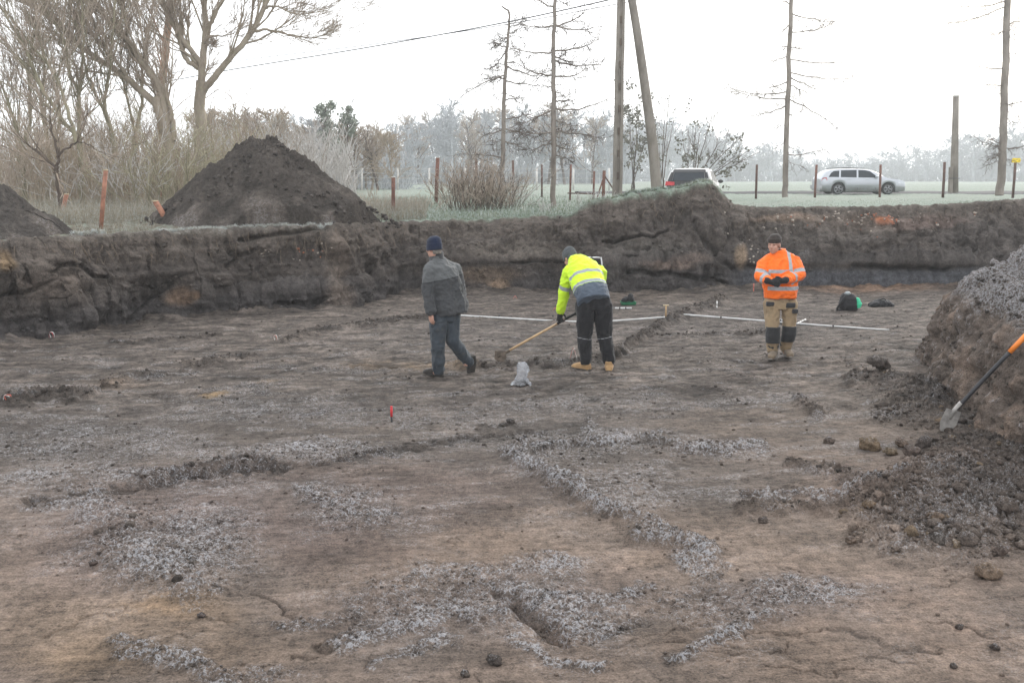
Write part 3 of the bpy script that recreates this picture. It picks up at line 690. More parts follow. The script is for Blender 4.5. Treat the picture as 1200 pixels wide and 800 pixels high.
for i, (px, py, rp_, col, lab) in enumerate(BIG):
    p = GF(px, py); r = rp_ / PXM(p.y)
    V = pr_[i % 6]; V = V @ np.array(rot_mats(1)[0]).T * r
    o = link('earth_clod', raw_mesh('earth_clod', V, Fq, True, {'soil': np.tile(np.array(col) * .9, (len(V), 1)), 'frost': np.clip(.45 * V[:, 2] / r, 0, 1)}), CLOD)
    o.location = (p.x, p.y + r * .5, p.z + r * .45)
    tag(o, lab or 'fist sized dark earth clod at the edge of the scree', 'clod', 'loose earth clods')

# ---- spoil heap behind the left side of the pit
def heap(name, c, rx, ry, h, flat, seed, label, cat, n=260, m=230, col=(.062, .053, .046), skew=0.0, frost=.25):
    a = np.linspace(0, 2 * math.pi, n); q = np.linspace(0, 1.0, m)
    A, Q = np.meshgrid(a, q)
    ex = np.cos(A) * Q * (1 + .08 * noise2(np.cos(A) * 1.5 + seed, np.sin(A) * 1.5, seed)); ey = np.sin(A) * Q
    x, y = ex * rx, ey * ry
    prof_ = np.clip((1 - Q) / (1 - flat), 0, 1); hgt = h * (prof_ ** 1.08)
    x = x + skew * hgt
    # the foot stops at the rim of the pit
    wx_, wy_ = x + c[0], y + c[1]; cc_ = np.clip(np.searchsorted(PXC, 600 + FPX * wx_ / wy_), 0, NC - 1); rim = Pw[-9, cc_, 1] + .10
    over = np.clip(rim - wy_, 0, None); y = y + over; hgt = hgt * np.exp(-over * 1.2)
    nz = .26 * fbm2(x * 1.3 + seed, y * 1.3, 3, seed) + .10 * np.abs(fbm2(x * 4 + seed, y * 4, 4, seed + 5)) + .06 * np.abs(fbm2(x * 10, y * 10, 4, seed + 9))
    z = hgt + nz * np.clip(1.15 - Q, .15, 1) - .55 * Q ** 9
    # rills and slides down the flanks
    z -= .05 * np.clip(noise2(A * 6, Q * 1.5, seed + 12), 0, 1) * np.clip(4 * Q * (1 - Q), 0, 1)
    n2 = fbm2(x * 2.2, y * 2.2, 4, seed + 20)
    colr = np.array(col)[None, None] * (1 + .35 * n2)[..., None]
    pale = (sstep(.50, .75, Q) * sstep(-.1, .5, n2))[..., None]; colr = colr * (1 - .7 * pale) + np.array([.115, .095, .080]) * .7 * pale
    fr = frost * sstep(.45, .95, Q) * (.6 + n2) + .12 * sstep(.3, .7, n2)
    o = link(name, grid_mesh(name, np.stack([x, y, z], -1), {'soil': np.clip(colr * 1.2, .02, .6), 'frost': np.clip(fr, 0, 1)}), SOILH)
    o.location = c; tag(o, label, cat); return o
hp = heap('spoil_heap', (D(316, 262, 20.4).x, 20.4, 1.40), 2.95, 2.35, 1.74, .15, 201, 'tall conical heap of dark dug earth on the pit edge', 'soil heap', skew=-.02)
# pale foot of the heap with a few embedded stones
heap('low_spoil_heap', (D(-62, 272, 16.4).x, 16.6, 1.34), 2.55, 1.7, 1.12, .22, 231, 'low heap of dark earth at the left picture edge', 'soil heap', 200, 150, (.066, .058, .052), frost=.35)
# clods lying on the big heap's crest
nn_ = 1500; a = RNG.uniform(0, 2 * math.pi, nn_); q = RNG.random(nn_) ** .7
hx, hy = np.cos(a) * q * 2.9, np.sin(a) * q * 2.3
hy = np.maximum(hy, -1.3); hzv = 1.74 * np.clip((1 - q) / .87, 0, 1) ** 1.08 + 1.42
sz = .012 + .05 * RNG.random(nn_) ** 3
o = link('heap_clods', scatter_lumps('heap_clods', np.stack([hx + hp.location.x - .02 * (hzv - 1.5), hy + hp.location.y, hzv + .02], -1), sz, ICO1, np.array([.065, .056, .05]) * RNG.uniform(.6, 1.6, (nn_, 1)), RNG.random(nn_) * .3 * (q > .5), CLOD, 7, 41, .5), CLOD); tag(o, kind='stuff')

# ---- the frosted bank on the right
path = np.array([(8.2, 15.6), (7.1, 14.9), (6.25, 14.0), (5.72, 13.1), (5.42, 12.2), (5.05, 11.1), (4.78, 10.2), (4.60, 9.4), (4.52, 8.5), (4.62, 7.4), (4.95, 6.4), (5.6, 5.2)])
ss = np.concatenate([[0], np.cumsum(np.hypot(*np.diff(path, axis=0).T))]); ns = 620
sq = np.linspace(0, ss[-1], ns); bx = np.interp(sq, ss, path[:, 0]); by = np.interp(sq, ss, path[:, 1])
bx, by = smooth1(bx, 51), smooth1(by, 51)
tx, ty = np.gradient(bx), np.gradient(by); L_ = np.hypot(tx, ty); nx_, ny_ = -ty / L_, tx / L_      # into the bank
if nx_[ns // 2] < 0: nx_, ny_ = -nx_, -ny_
mB = 330; q = np.linspace(0, 1, mB)
kq = np.array([0, .10, .40, .48, .80, 1.0])
back = np.interp(q, kq, [0, .10, .34, .50, 1.75, 3.6]); hgt = np.interp(q, kq, [-.15, .05, .84, 1.02, 1.98, 2.35])
ker = np.hanning(25); ker /= ker.sum(); back = np.convolve(np.pad(back, 12, mode='edge'), ker, 'valid'); hgt = np.convolve(np.pad(hgt, 12, mode='edge'), ker, 'valid')
crest = np.interp(sq, [0, 2.0, 3.4, 5.0, 7.0, 9, ss[-1]], [.55, .80, .96, 1.02, 1.05, 1.05, 1.05])
bulge = .18 * noise2(sq * .8, sq * 0, 301) + .07 * noise2(sq * 2.7, sq * 0, 302)
BX = bx[None] + nx_[None] * (back[:, None] + bulge[None]); BY = by[None] + ny_[None] * (back[:, None] + bulge[None]); BZ = hgt[:, None] * crest[None]
Pb = np.stack([BX, BY, BZ], -1)
Nb = np.cross(np.gradient(Pb, axis=1), np.gradient(Pb, axis=0)); Nb /= np.linalg.norm(Nb, axis=-1, keepdims=True) + 1e-9
if Nb[150, ns // 2, 2] < 0: Nb = -Nb
big = fbm3(BX * 1.1, BY * 1.1, BZ * 1.1, 3, 311); md = fbm3(BX * 3.5, BY * 3.5, BZ * 3.5, 4, 315); fi = fbm3(BX * 12, BY * 12, BZ * 12, 4, 319); lu = np.abs(fbm3(BX * 7, BY * 7, BZ * 7, 4, 323))
flow = fbm2(sq[None] * 3.0 + back[:, None] * .8, back[:, None] * 1.3, 4, 327)
face = (1 - sstep(.42, .52, q))[:, None]
en = sstep(0, .07, q)[:, None]
dB = en * (.16 * big + .075 * md + .028 * fi + (1 - face) * (.10 * (lu - .2) + .06 * flow) + face * .05 * fbm3(BX * 5, BY * 5, BZ * 1.0, 3, 331))
dB -= .07 * np.exp(-((q[:, None] - (.22 + .05 * noise2(sq * 1.2, sq * 0, 335)[None])) / .03) ** 2)     # slip crack
Pb = Pb + Nb * dB[..., None]
bc = np.array([.118, .095, .080]) * np.ones(Pb.shape); kk = (1 - face)[..., None]
bc = bc * (1 - kk * .45) + np.array([.075, .066, .060]) * kk * .45
tanm = (np.clip(1 - sstep(.0, .18, q), 0, 1)[:, None] * sstep(6.0, 9.0, sq)[None] * .7 + face * .35 * sstep(.1, .5, md))[..., None]
bc = bc * (1 - tanm) + np.array([.19, .135, .10]) * tanm
bc = bc * (1 + .35 * md + .25 * fi)[..., None]
fb = (1 - face) * (1.25 + 1.1 * (lu - .2) + .5 * flow + .2 * md) + face * .55 * sstep(.15, .8, fi + .6 * big)
o = link('earth_bank', grid_mesh('earth_bank', Pb, {'soil': np.clip(bc * 1.35, .02, .6), 'frost': np.clip(fb, 0, 1)}), SOILH)
tag(o, 'bank of heaped earth with frosted top along the right side', 'earth bank')
BANKP = Pb
# frosty clods on the bank
ii = RNG.integers(int(mB * .45), mB - 8, 1500); jj = RNG.integers(20, ns - 10, 1500); sz = .012 + .035 * RNG.random(1500) ** 2.2
o = link('bank_crumbs', scatter_lumps('bank_crumbs', Pb[ii, jj] + np.array([0, 0, .0]), sz, ICO1, np.array([.09, .075, .065]) * RNG.uniform(.6, 1.3, (1500, 1)), .2 + .6 * RNG.random(1500), CLOD, 9, 43, .5), CLOD); tag(o, kind='stuff')
ii = RNG.integers(8, int(mB * .4), 500); jj = RNG.integers(20, ns - 10, 500); sz = .010 + .03 * RNG.random(500) ** 2
o = link('face_crumbs', scatter_lumps('face_crumbs', Pb[ii, jj], sz, ICO1, np.array([.10, .083, .07]) * RNG.uniform(.6, 1.3, (500, 1)), .3 * RNG.random(500), CLOD, 9, 47, .5), CLOD); tag(o, kind='stuff')

# ---- clods stuck in and fallen from the pit side
ii = (10 + 125 * RNG.random(2600) ** .9).astype(int); jj = RNG.integers(70, NC - 75, 2600); sz = .008 + .045 * RNG.random(2600) ** 4
cl = 1.3 * Sw_[ii, jj] * RNG.uniform(.55, 1.35, (2600, 1))
keep = ~((PXC[jj] > 850) & (ii < 55))
o = link('side_clods', scatter_lumps('side_clods', Pw[ii, jj][keep], sz[keep], ICO1, cl[keep], .25 * RNG.random(2600)[keep], CLOD, 9, 51, .5), CLOD); tag(o, kind='stuff')
# ---- brick and mortar rubble in the upper right side and on the heap's corner
def nearest_wall(px, py):
    c = int(np.clip(np.searchsorted(PXC, px), 0, NC - 1)); r = int(np.argmin(np.abs(vw[20:, c] - py))) + 20; return Pw[r, c]
bk = plain('rubble_brick', (.30, .12, .07), .9, var=.35, scale=20, bmp=.4); mo = plain('rubble_mortar', (.36, .31, .26), .9, var=.3, scale=20, bmp=.4)
def shard(sz):
    bm = bmesh.new(); bmesh.ops.create_cube(bm, size=1)
    for v in bm.verts: v.co = Vector((v.co.x * random.uniform(.7, 1.2), v.co.y * random.uniform(.6, 1), v.co.z * random.uniform(.4, .8))) * sz
    bmesh.ops.bevel(bm, geom=bm.edges[:], offset=.12 * sz, segments=1, affect='EDGES')
    V = np.array([v.co[:] for v in bm.verts]); bm.verts.ensure_lookup_table(); Fc = [[v.index for v in f.verts] for f in bm.faces]; bm.free(); return V, Fc
def shards(name, items, m):
    Vs, Fs = [], []; k = 0
    for p, s in items:
        V, Fc = shard(s); V = V @ rot_mats(1)[0].T + np.array(p); Vs.append(V); Fs += [[i + k for i in f] for f in Fc]; k += len(V)
    me = bpy.data.meshes.new(name); me.from_pydata(np.concatenate(Vs).tolist(), [], Fs); return link(name, me, m)
it = []
for _ in range(70):
    px = random.gauss(990, 75); py = 243 + abs(random.gauss(0, 11)); it.append((nearest_wall(px, py), random.uniform(.02, .075)))
for _ in range(24): it.append((nearest_wall(random.gauss(875, 7), random.gauss(297, 10)), random.uniform(.025, .065)))
for _ in range(8): it.append((nearest_wall(random.uniform(300, 390), random.gauss(290, 6)), random.uniform(.025, .05)))
tag(shards('mortar_rubble', it, mo), kind='stuff')
it = [(nearest_wall(random.gauss(1033, 8), 249 + random.gauss(0, 3)), random.uniform(.04, .10)) for _ in range(12)]
it += [(nearest_wall(random.gauss(1000, 60), 246 + abs(random.gauss(0, 10))), random.uniform(.02, .06)) for _ in range(18)]
it += [(nearest_wall(random.gauss(345, 30), 289 + random.gauss(0, 4)), random.uniform(.025, .06)) for _ in range(7)]
tag(shards('brick_rubble', it, bk), kind='stuff')

# ---- grass: blades on the turf edge, the verge and the far lawn
def blades(name, P, h, wd, m, lean=.5):
    n = len(P); a = RNG.uniform(0, 2 * math.pi, n); l = RNG.random(n) * lean * h
    side = np.stack([np.cos(a), np.sin(a), np.zeros(n)], -1) * wd[:, None]
    b = RNG.uniform(0, 2 * math.pi, n); tip = np.stack([np.cos(b) * l, np.sin(b) * l, h], -1); midp = tip * np.array([.35, .35, .6])
    V = np.stack([P - side, P + side, P + midp + side * .7, P + midp - side * .7, P + tip], 1).reshape(-1, 3)
    k = np.arange(n)[:, None] * 5
    q4 = np.concatenate([k + np.array([[0, 1, 2]]), k + np.array([[0, 2, 3]]), k + np.array([[3, 2, 4]])], 0)
    o = link(name, raw_mesh(name, V, q4), m); tag(o, kind='stuff'); return o
def grassmat(name, a, b, fr):
    m, t_, bs = mat(name); tc = t_.nodes.new('ShaderNodeTexCoord').outputs['Object']
    c = mixc(t_, mapr(t_, nnoise(t_, 1.2, 4, .6, tc), .35, .65), a, b); c = mixc(t_, mathn(t_, 'MULTIPLY', mapr(t_, nnoise(t_, 14, 3, .7, tc), .4, .65), fr), c, (.52, .56, .56))
    t_.links.new(c, bs.inputs['Base Color']); bs.inputs['Roughness'].default_value = .9; return m
gg = grassmat('rimed_grass', (.11, .16, .095), (.20, .22, .14), .75); gd = grassmat('dead_grass', (.20, .165, .11), (.28, .24, .17), .55); gp = grassmat('white_rimed_grass', (.30, .29, .24), (.40, .39, .35), .9)
def turf_pts(px0, px1, n, back0, back1):
    px = RNG.uniform(px0, px1, n); f = back0 + (back1 - back0) * RNG.random(n) ** 1.7
    c = np.clip(np.searchsorted(PXC, px), 0, NC - 1)
    yb = Pw[-8, c, 1] - .12 + f; out = np.empty((n, 3))
    for i in range(n):
        ci = c[i]; y = yb[i]
        if y < Pw[-1, ci, 1]:
            r = int(np.argmin(np.abs(Pw[-24:, ci, 1] - y))); out[i] = Pw[-24 + r, ci]
        else:
            x = SLOPE[ci] * y; out[i] = (x, y, field_z(x, y))
    return out
P1 = turf_pts(505, 845, 11000, 0, 2.6); blades('edge_grass', P1, RNG.uniform(.02, .075, len(P1)), np.full(len(P1), .007), gg, .9)
P2 = turf_pts(690, 830, 2500, 0, .6); blades('tussock_grass', P2, RNG.uniform(.04, .12, len(P2)), np.full(len(P2), .007), gg, 1.3)
P3 = turf_pts(85, 390, 9000, 0, .55); P3 = P3[(noise2(P3[:, 0] * 1.1, P3[:, 1] * 1.1, 161) > -.15)]; blades('pale_edge_grass', P3, RNG.uniform(.015, .08, len(P3)), np.full(len(P3), .006), gp, 1.4)
P4 = turf_pts(845, 1215, 5000, .3, 16); blades('lawn_grass', P4, RNG.uniform(.02, .06, len(P4)), np.full(len(P4), .008), gg, .8)
P5 = turf_pts(390, 720, 7000, 1.0, 22); blades('meadow_grass', P5, RNG.uniform(.05, .22, len(P5)), np.full(len(P5), .009), gg, .8)
P6 = turf_pts(90, 185, 500, .5, 2.5); blades('dead_weeds', P6, RNG.uniform(.05, .22, len(P6)), np.full(len(P6), .004), gd, .8)
P7 = turf_pts(395, 500, 4500, .8, 9); blades('brown_weeds', P7, RNG.uniform(.10, .45, len(P7)), np.full(len(P7), .005), gd, .5)
P8 = turf_pts(20, 400, 6000, 3.0, 10); blades('thicket_weeds', P8, RNG.uniform(.15, .5, len(P8)), np.full(len(P8), .005), gd, .5)
# ================================================================== trees and bushes
def barkmat(name, a, b, lichen=None, rough=.9):
    m, t_, bs = mat(name); tc = t_.nodes.new('ShaderNodeTexCoord').outputs['Object']
    c = mixc(t_, mapr(t_, nnoise(t_, 3, 5, .65, tc, (1, 1, .35)), .35, .65), a, b)
    if lichen: c = mixc(t_, mathn(t_, 'MULTIPLY', mapr(t_, nnoise(t_, 7, 4, .7, tc), .5, .7), .6), c, lichen)
    t_.links.new(c, bs.inputs['Base Color']); bs.inputs['Roughness'].default_value = rough; bs.inputs['Specular IOR Level'].default_value = .2
    bump(t_, bs, nnoise(t_, 22, 4, .7, tc, (1, 1, .25)), .6, .03); return m
BARK = barkmat('willow_bark', (.25, .21, .165), (.38, .325, .26), (.33, .32, .21))  # paled: bright fog around the trunks is put into the bark colour
BARKR = barkmat('reddish_bark', (.24, .15, .105), (.36, .24, .17))
BARKG = barkmat('green_bark', (.20, .18, .125), (.30, .275, .19))
TWIG = barkmat('bare_twigs', (.31, .25, .20), (.46, .39, .32))  # frost tone lifted further, with the fog veil painted into the colour
TWIGO = barkmat('ochre_twigs', (.30, .235, .165), (.42, .345, .26))
TWIGG = barkmat('olive_twigs', (.30, .275, .185), (.42, .385, .27))
TWIGF = barkmat('rimed_twigs', (.40, .37, .34), (.58, .56, .54))
LARCH = barkmat('larch_bark', (.17, .145, .125), (.27, .235, .205), (.24, .225, .18))
DARKT = barkmat('dark_branches', (.085, .066, .055), (.15, .12, .095))
WOODT = barkmat('far_hazed_rimed_twigs', (.32, .335, .35), (.46, .48, .50))  # rime plus distance haze, both put into the twig colour

class Tubes:
    def __init__(s): s.g = {}
    def add(s, pts, r0, r1, k):
        pts = np.asarray(pts, float); n = len(pts)
        rr = np.linspace(r0, r1, n) if np.isscalar(r0) else np.asarray(r0)
        s.g.setdefault((n, k), []).append((pts, rr))
    def mesh(s, name):
        Vs, Fs = [], []; off = 0
        for (n, k), L in s.g.items():
            P = np.stack([a for a, _ in L]); Rr = np.stack([b for _, b in L]); m = len(L)
            T = np.gradient(P, axis=1); T /= np.linalg.norm(T, axis=-1, keepdims=True) + 1e-9
            ref = np.where(np.abs(T[:, :1, 2:3]) > .8, np.array([[[1., 0, 0]]]), np.array([[[0, 0, 1.]]]))
            A = np.cross(T, np.broadcast_to(ref, T.shape)); A /= np.linalg.norm(A, axis=-1, keepdims=True) + 1e-9
            B = np.cross(T, A); an = np.arange(k) * 2 * math.pi / k
            ring = P[:, :, None] + Rr[:, :, None, None] * (np.cos(an)[None, None, :, None] * A[:, :, None] + np.sin(an)[None, None, :, None] * B[:, :, None])
            V = ring.reshape(-1, 3)
            i = np.arange(m * n * k).reshape(m, n, k); j = np.roll(i, -1, 2)
            Fs.append(np.stack([i[:, :-1], j[:, :-1], j[:, 1:], i[:, 1:]], -1).reshape(-1, 4) + off); Vs.append(V); off += len(V)
        if not Vs: return None
        return raw_mesh(name, np.concatenate(Vs), np.concatenate(Fs), True)
rnd = random.Random(5)
def perp(d, ang, roll):
    d = Vector(d).normalized(); a = d.orthogonal().normalized(); a.rotate(Quaternion(d, roll)); v = d.copy(); v.rotate(Quaternion(a, ang)); return v
def wander(p, d, L, n, wob, up=0.0, droop=0.0):
    pts = [Vector(p)]; d = Vector(d).normalized(); st = L / (n - 1)
    for i in range(n - 1):
        d = (d + Vector((rnd.gauss(0, wob), rnd.gauss(0, wob), rnd.gauss(0, wob) + up - droop))).normalized(); pts.append(pts[-1] + d * st)
    return pts
def sprout(tb, tw, p, d, L, r, lvl, cfg):
    """a branch with its own side branches, down to twigs"""
    n = 6 if lvl > 1 else 4
    pts = wander(p, d, L, n, cfg['wob'], cfg.get('up', 0), cfg.get('droop', 0))
    tgt = tw if (lvl <= cfg.get('twl', 1)) else tb
    tgt.add([q[:] for q in pts], r, max(r * .35, cfg['rmin']), 5 if r > .03 else 3)
    if lvl <= 0: return
    m = cfg['n'][min(lvl, len(cfg['n']) - 1)]; m = int(m) + (rnd.random() < m - int(m))
    for i in range(m):
        f = rnd.uniform(.2, 1.0) * (n - 1); k = min(int(f), n - 2); q = pts[k].lerp(pts[k + 1], f - k); dd = pts[k + 1] - pts[k]
        ll = L * cfg['len'] * rnd.uniform(.55, 1.15) * (1.1 - .5 * f / (n - 1))
        sprout(tb, tw, q, perp(dd, rnd.uniform(*cfg['ang']), rnd.uniform(0, 6.28)), ll, max(r * cfg['rf'], cfg['rmin']), lvl - 1, cfg)
def smoothpts(pts, n):
    pts = [Vector(p) for p in pts]; out = []
    m = len(pts)
    for i in range(n):
        u = i / (n - 1) * (m - 1); k = min(int(u), m - 2); f = u - k
        p0, p1, p2, p3 = pts[max(k - 1, 0)], pts[k], pts[k + 1], pts[min(k + 2, m - 1)]
        out.append(.5 * ((2 * p1) + (p2 - p0) * f + (2 * p0 - 5 * p1 + 4 * p2 - p3) * f * f + (3 * p1 - p0 - 3 * p2 + p3) * f ** 3))
    return out
def limb(tb, tw, px, Y, r0, r1, cfg, nb=10, lvl=2, lb=(1.0, 2.4), frm=.25, dy=0.0, k=8, jit=.015):
    """a main limb laid along a photograph outline at distance Y (dy: it leans that much towards or away by its tip)"""
    m = len(px); pts = [D(x, y, Y + dy * i / (m - 1)) for i, (x, y) in enumerate(px)]
    P = smoothpts(pts, max(8, 4 * m)); r0 *= .88; r1 *= .85
    P = [p + Vector((rnd.gauss(0, jit), rnd.gauss(0, jit), rnd.gauss(0, jit))) * (0 if i == 0 else 1) for i, p in enumerate(P)]
    tb.add([p[:] for p in P], r0, r1, k); n = len(P)
    for i in range(nb):
        f = (frm + (1 - frm) * rnd.random()) * (n - 1); q = min(int(f), n - 2); rr = r0 + (r1 - r0) * f / (n - 1)
        sprout(tb, tw, P[q].lerp(P[q + 1], f - q), perp(P[q + 1] - P[q], rnd.uniform(*cfg['ang']), rnd.uniform(0, 6.28)), 1.25 * rnd.uniform(*lb), min(rr * .45, .04), lvl, cfg)
    return P
CF = dict(wob=.075, n=[0, 6, 6, 6], len=.62, ang=(.25, .75), rf=.5, rmin=.0055, up=.09, twl=1)
def finish(name, tb, tw, base, label, cat, group=None, bark=None, twig=None):
    root = empty(name, base); M = Matrix.Translation(-Vector(base))
    for nm, T_, m in (('trunk', tb, bark), ('crown', tw, twig)):
        me = T_.mesh(nm)
        if me is None: continue
        me.transform(M); link(nm, me, m, root)
    tag(root, label, cat, group); return root

# ---- the big pale trunk that forks
Y0 = 34.0; tb, tw = Tubes(), Tubes()
limb(tb, tw, [(233, 232), (234, 190), (235, 150), (234, 120), (236, 95)], Y0, .26, .21, CF, 2, 2, (.6, 1.2), .6, 0, 12, .01)
limb(tb, tw, [(236, 108), (250, 92), (268, 70), (290, 45), (305, 18), (318, -18), (330, -60)], Y0, .145, .08, CF, 16, 2, (1.0, 2.6))
limb(tb, tw, [(297, 36), (318, 36), (345, 42), (384, 46)], Y0, .06, .015, CF, 14, 2, (.6, 1.6))
limb(tb, tw, [(311, 10), (325, 8), (350, 17), (385, 12)], Y0, .05, .012, CF, 14, 2, (.6, 1.6))
limb(tb, tw, [(236, 98), (238, 70), (241, 40), (240, 5), (243, -50)], Y0, .16, .085, CF, 14, 2, (1.0, 2.4))
limb(tb, tw, [(240, 40), (250, 20), (262, 0), (275, -30)], Y0, .09, .05, CF, 8, 2, (1, 2))
limb(tb, tw, [(243, 42), (262, 42), (278, 38)], Y0, .04, .015, CF, 8, 2, (.5, 1.2))
limb(tb, tw, [(236, 76), (226, 62), (208, 38), (195, 15), (185, -20)], Y0, .12, .075, CF, 12, 2, (1, 2.4))
limb(tb, tw, [(232, 80), (217, 68), (212, 50), (211, 20), (208, -20)], Y0, .10, .07, CF, 10, 2, (1, 2.2))
limb(tb, tw, [(236, 84), (226, 70), (214, 58), (206, 40)], Y0, .09, .04, CF, 6, 2, (1, 2))
nestp = D(249, 50, Y0)
for i in range(170): sprout(tw, tw, nestp + Vector((rnd.gauss(0, .12), rnd.gauss(0, .12), rnd.gauss(0, .1))), Vector((rnd.gauss(0, 1), rnd.gauss(0, 1), rnd.gauss(0, .8))), .22, .012, 0, CF)
finish('forked_tree', tb, tw, (D(234, 232, Y0).x, Y0, 1.45), 'big bare tree with pale trunk forking wide behind the tall earth heap', 'tree', None, BARK, TWIG)
# ---- the leaning many-stemmed tree to its left
Y1 = 31.0; tb, tw = Tubes(), Tubes()
limb(tb, tw, [(200, 245), (197, 200), (196, 165), (190, 140), (182, 115)], Y1, .26, .18, CF, 3, 2, (.6, 1.2), .5, 0, 10)
limb(tb, tw, [(186, 125), (172, 112), (148, 92), (120, 72), (92, 52), (62, 25), (30, 0), (0, -20)], Y1, .14, .05, CF, 26, 2, (1.0, 2.8))
limb(tb, tw, [(196, 150), (190, 112), (172, 80), (150, 50), (130, 28), (108, 2), (90, -20)], Y1, .15, .08, CF, 22, 2, (1.0, 2.6))
limb(tb, tw, [(203, 165), (202, 140), (196, 118), (184, 92), (168, 75)], Y1, .11, .06, CF, 12, 2, (.8, 2))
limb(tb, tw, [(150, 92), (128, 62), (105, 40), (70, 28), (45, 15)], Y1, .06, .025, CF, 16, 2, (.8, 2))
limb(tb, tw, [(170, 78), (155, 66), (148, 30), (140, -10)], Y1, .07, .035, CF, 14, 2, (.8, 2))
finish('leaning_tree', tb, tw, (D(198, 245, Y1).x, Y1, 1.45), 'bare tree whose brown stems lean far to the left behind the heap', 'tree', None, BARK, TWIG)
tb, tw = Tubes(), Tubes()
limb(tb, tw, [(194, 240), (188, 120), (192, 80), (196, 40), (199, 0), (201, -40)], 38.0, .20, .14, CF, 14, 2, (1, 2.4), .3, 0, 9)
finish('red_trunk_tree', tb, tw, (D(194, 240, 38.0).x, 38.0, 1.45), 'straight tree with a reddish trunk standing behind the leaning stems', 'tree', None, BARKR, TWIG)
# ---- thinner stems at the far left
CT_ = dict(wob=.08, n=[0, 5, 5, 4], len=.6, ang=(.22, .7), rf=.5, rmin=.0055, up=.09, twl=1)
for (stems, Y_, lab) in (([[(98, 250), (92, 170), (72, 140), (45, 95), (30, 60), (8, 20), (-15, -15)], [(90, 168), (80, 130), (62, 85), (30, 45), (5, 10)]], 27.0, 'thin bare tree with two stems arching to the top left corner'),
                         ([[(96, 250), (94, 160), (93, 110), (97, 60), (96, 20), (92, -20)], [(93, 110), (80, 80), (76, 50), (60, 20), (45, -10)]], 29.0, 'slender straight bare tree between the arching stems and the post'),
                         ([[(134, 240), (132, 165), (122, 120), (128, 85), (132, 40), (136, -10)], [(130, 150), (112, 110), (100, 80), (92, 40), (80, 0)]], 30.0, 'thin bare tree with crooked upright stems right of the tall reddish post'),
                         ([[(160, 240), (158, 170), (166, 120), (168, 75), (176, 30), (182, -10)], [(160, 160), (150, 120), (142, 80), (146, 30)]], 33.0, 'slim bare tree half hidden behind the leaning stems'),
                         ([[(30, 250), (26, 180), (10, 120), (-12, 70)], [(27, 190), (36, 130), (34, 70), (50, 10)]], 28.0, 'thin bare tree at the left edge, its stem bent to the left'),
                         ([[(55, 248), (58, 180), (48, 120), (52, 70), (40, 10)], [(58, 185), (70, 140), (68, 90), (84, 40)]], 32.0, 'thin bare tree with a wavy stem near the left edge')):
    tb, tw = Tubes(), Tubes()
    for i, s_ in enumerate(stems): limb(tb, tw, s_, Y_, .085 if i == 0 else .06, .02, CT_, 26, 2, (.7, 2.2), .25, rnd.uniform(-1, 1), 6)
    finish('slender_tree', tb, tw, (D(stems[0][0][0], 250, Y_).x, Y_, 1.4), lab, 'tree', 'thin bare trees on the left', BARKG, TWIG)
tb, tw = Tubes(), Tubes()
limb(tb, tw, [(71, 250), (70, 232), (66, 205), (66, 198)], 22.0, .075, .06, CT_, 2, 1, (.3, .8), .5, 0, 7)
limb(tb, tw, [(66, 200), (55, 187), (42, 176), (36, 171)], 22.0, .05, .02, CT_, 8, 2, (.4, 1.1), .2, 0, 6)
limb(tb, tw, [(66, 200), (69, 184), (66, 170), (60, 150), (58, 130)], 22.0, .045, .012, CT_, 9, 2, (.4, 1.1), .2, 0, 6)
limb(tb, tw, [(69, 182), (80, 172), (94, 167), (110, 172)], 22.0, .035, .01, CT_, 8, 2, (.4, 1.0), .2, 0, 6)
finish('small_forked_tree', tb, tw, (D(71, 250, 22.0).x, 22.0, 1.5), 'small dark forked tree left of the tall reddish post', 'tree', None, DARKT, TWIG)

# ---- bushes
def bush(name, px, Y, w, h, ns, label, twig, stemm, lvl=2, rr=.014, group=None, zoff=-.1, cfgx=None):
    tb, tw = Tubes(), Tubes(); c = D(px, 250, Y); z0 = field_z(c.x, Y) + zoff
    cfg = dict(wob=.13, n=[0, 3.4, 4, 4], len=.5, ang=(.3, .9), rf=.55, rmin=.0045, up=.03, twl=1)
    if cfgx: cfg.update(cfgx)
    h *= .80; ns = int(ns * .8)
    for i in range(ns):
        x = c.x + rnd.gauss(0, w * .22); y = Y + rnd.gauss(0, w * .2)
        d = Vector(((x - c.x) * .9 / w + rnd.gauss(0, .22), (y - Y) * .9 / w + rnd.gauss(0, .22), 1.0))
        sprout(tb, tw, Vector((x, y, z0)), d, h * rnd.uniform(.55, 1.1), rr * rnd.uniform(.6, 1.2), lvl, cfg)
    root = empty(name, (c.x, Y, z0)); M = Matrix.Translation((-c.x, -Y, -z0))
    for nm, T_, m in (('stems', tb, stemm), ('crown', tw, twig)):
        me = T_.mesh(nm)
        if me: me.transform(M); link(nm, me, m, root)
    tag(root, label, 'bush', group); return root
GB = 'bare bushes on the left'
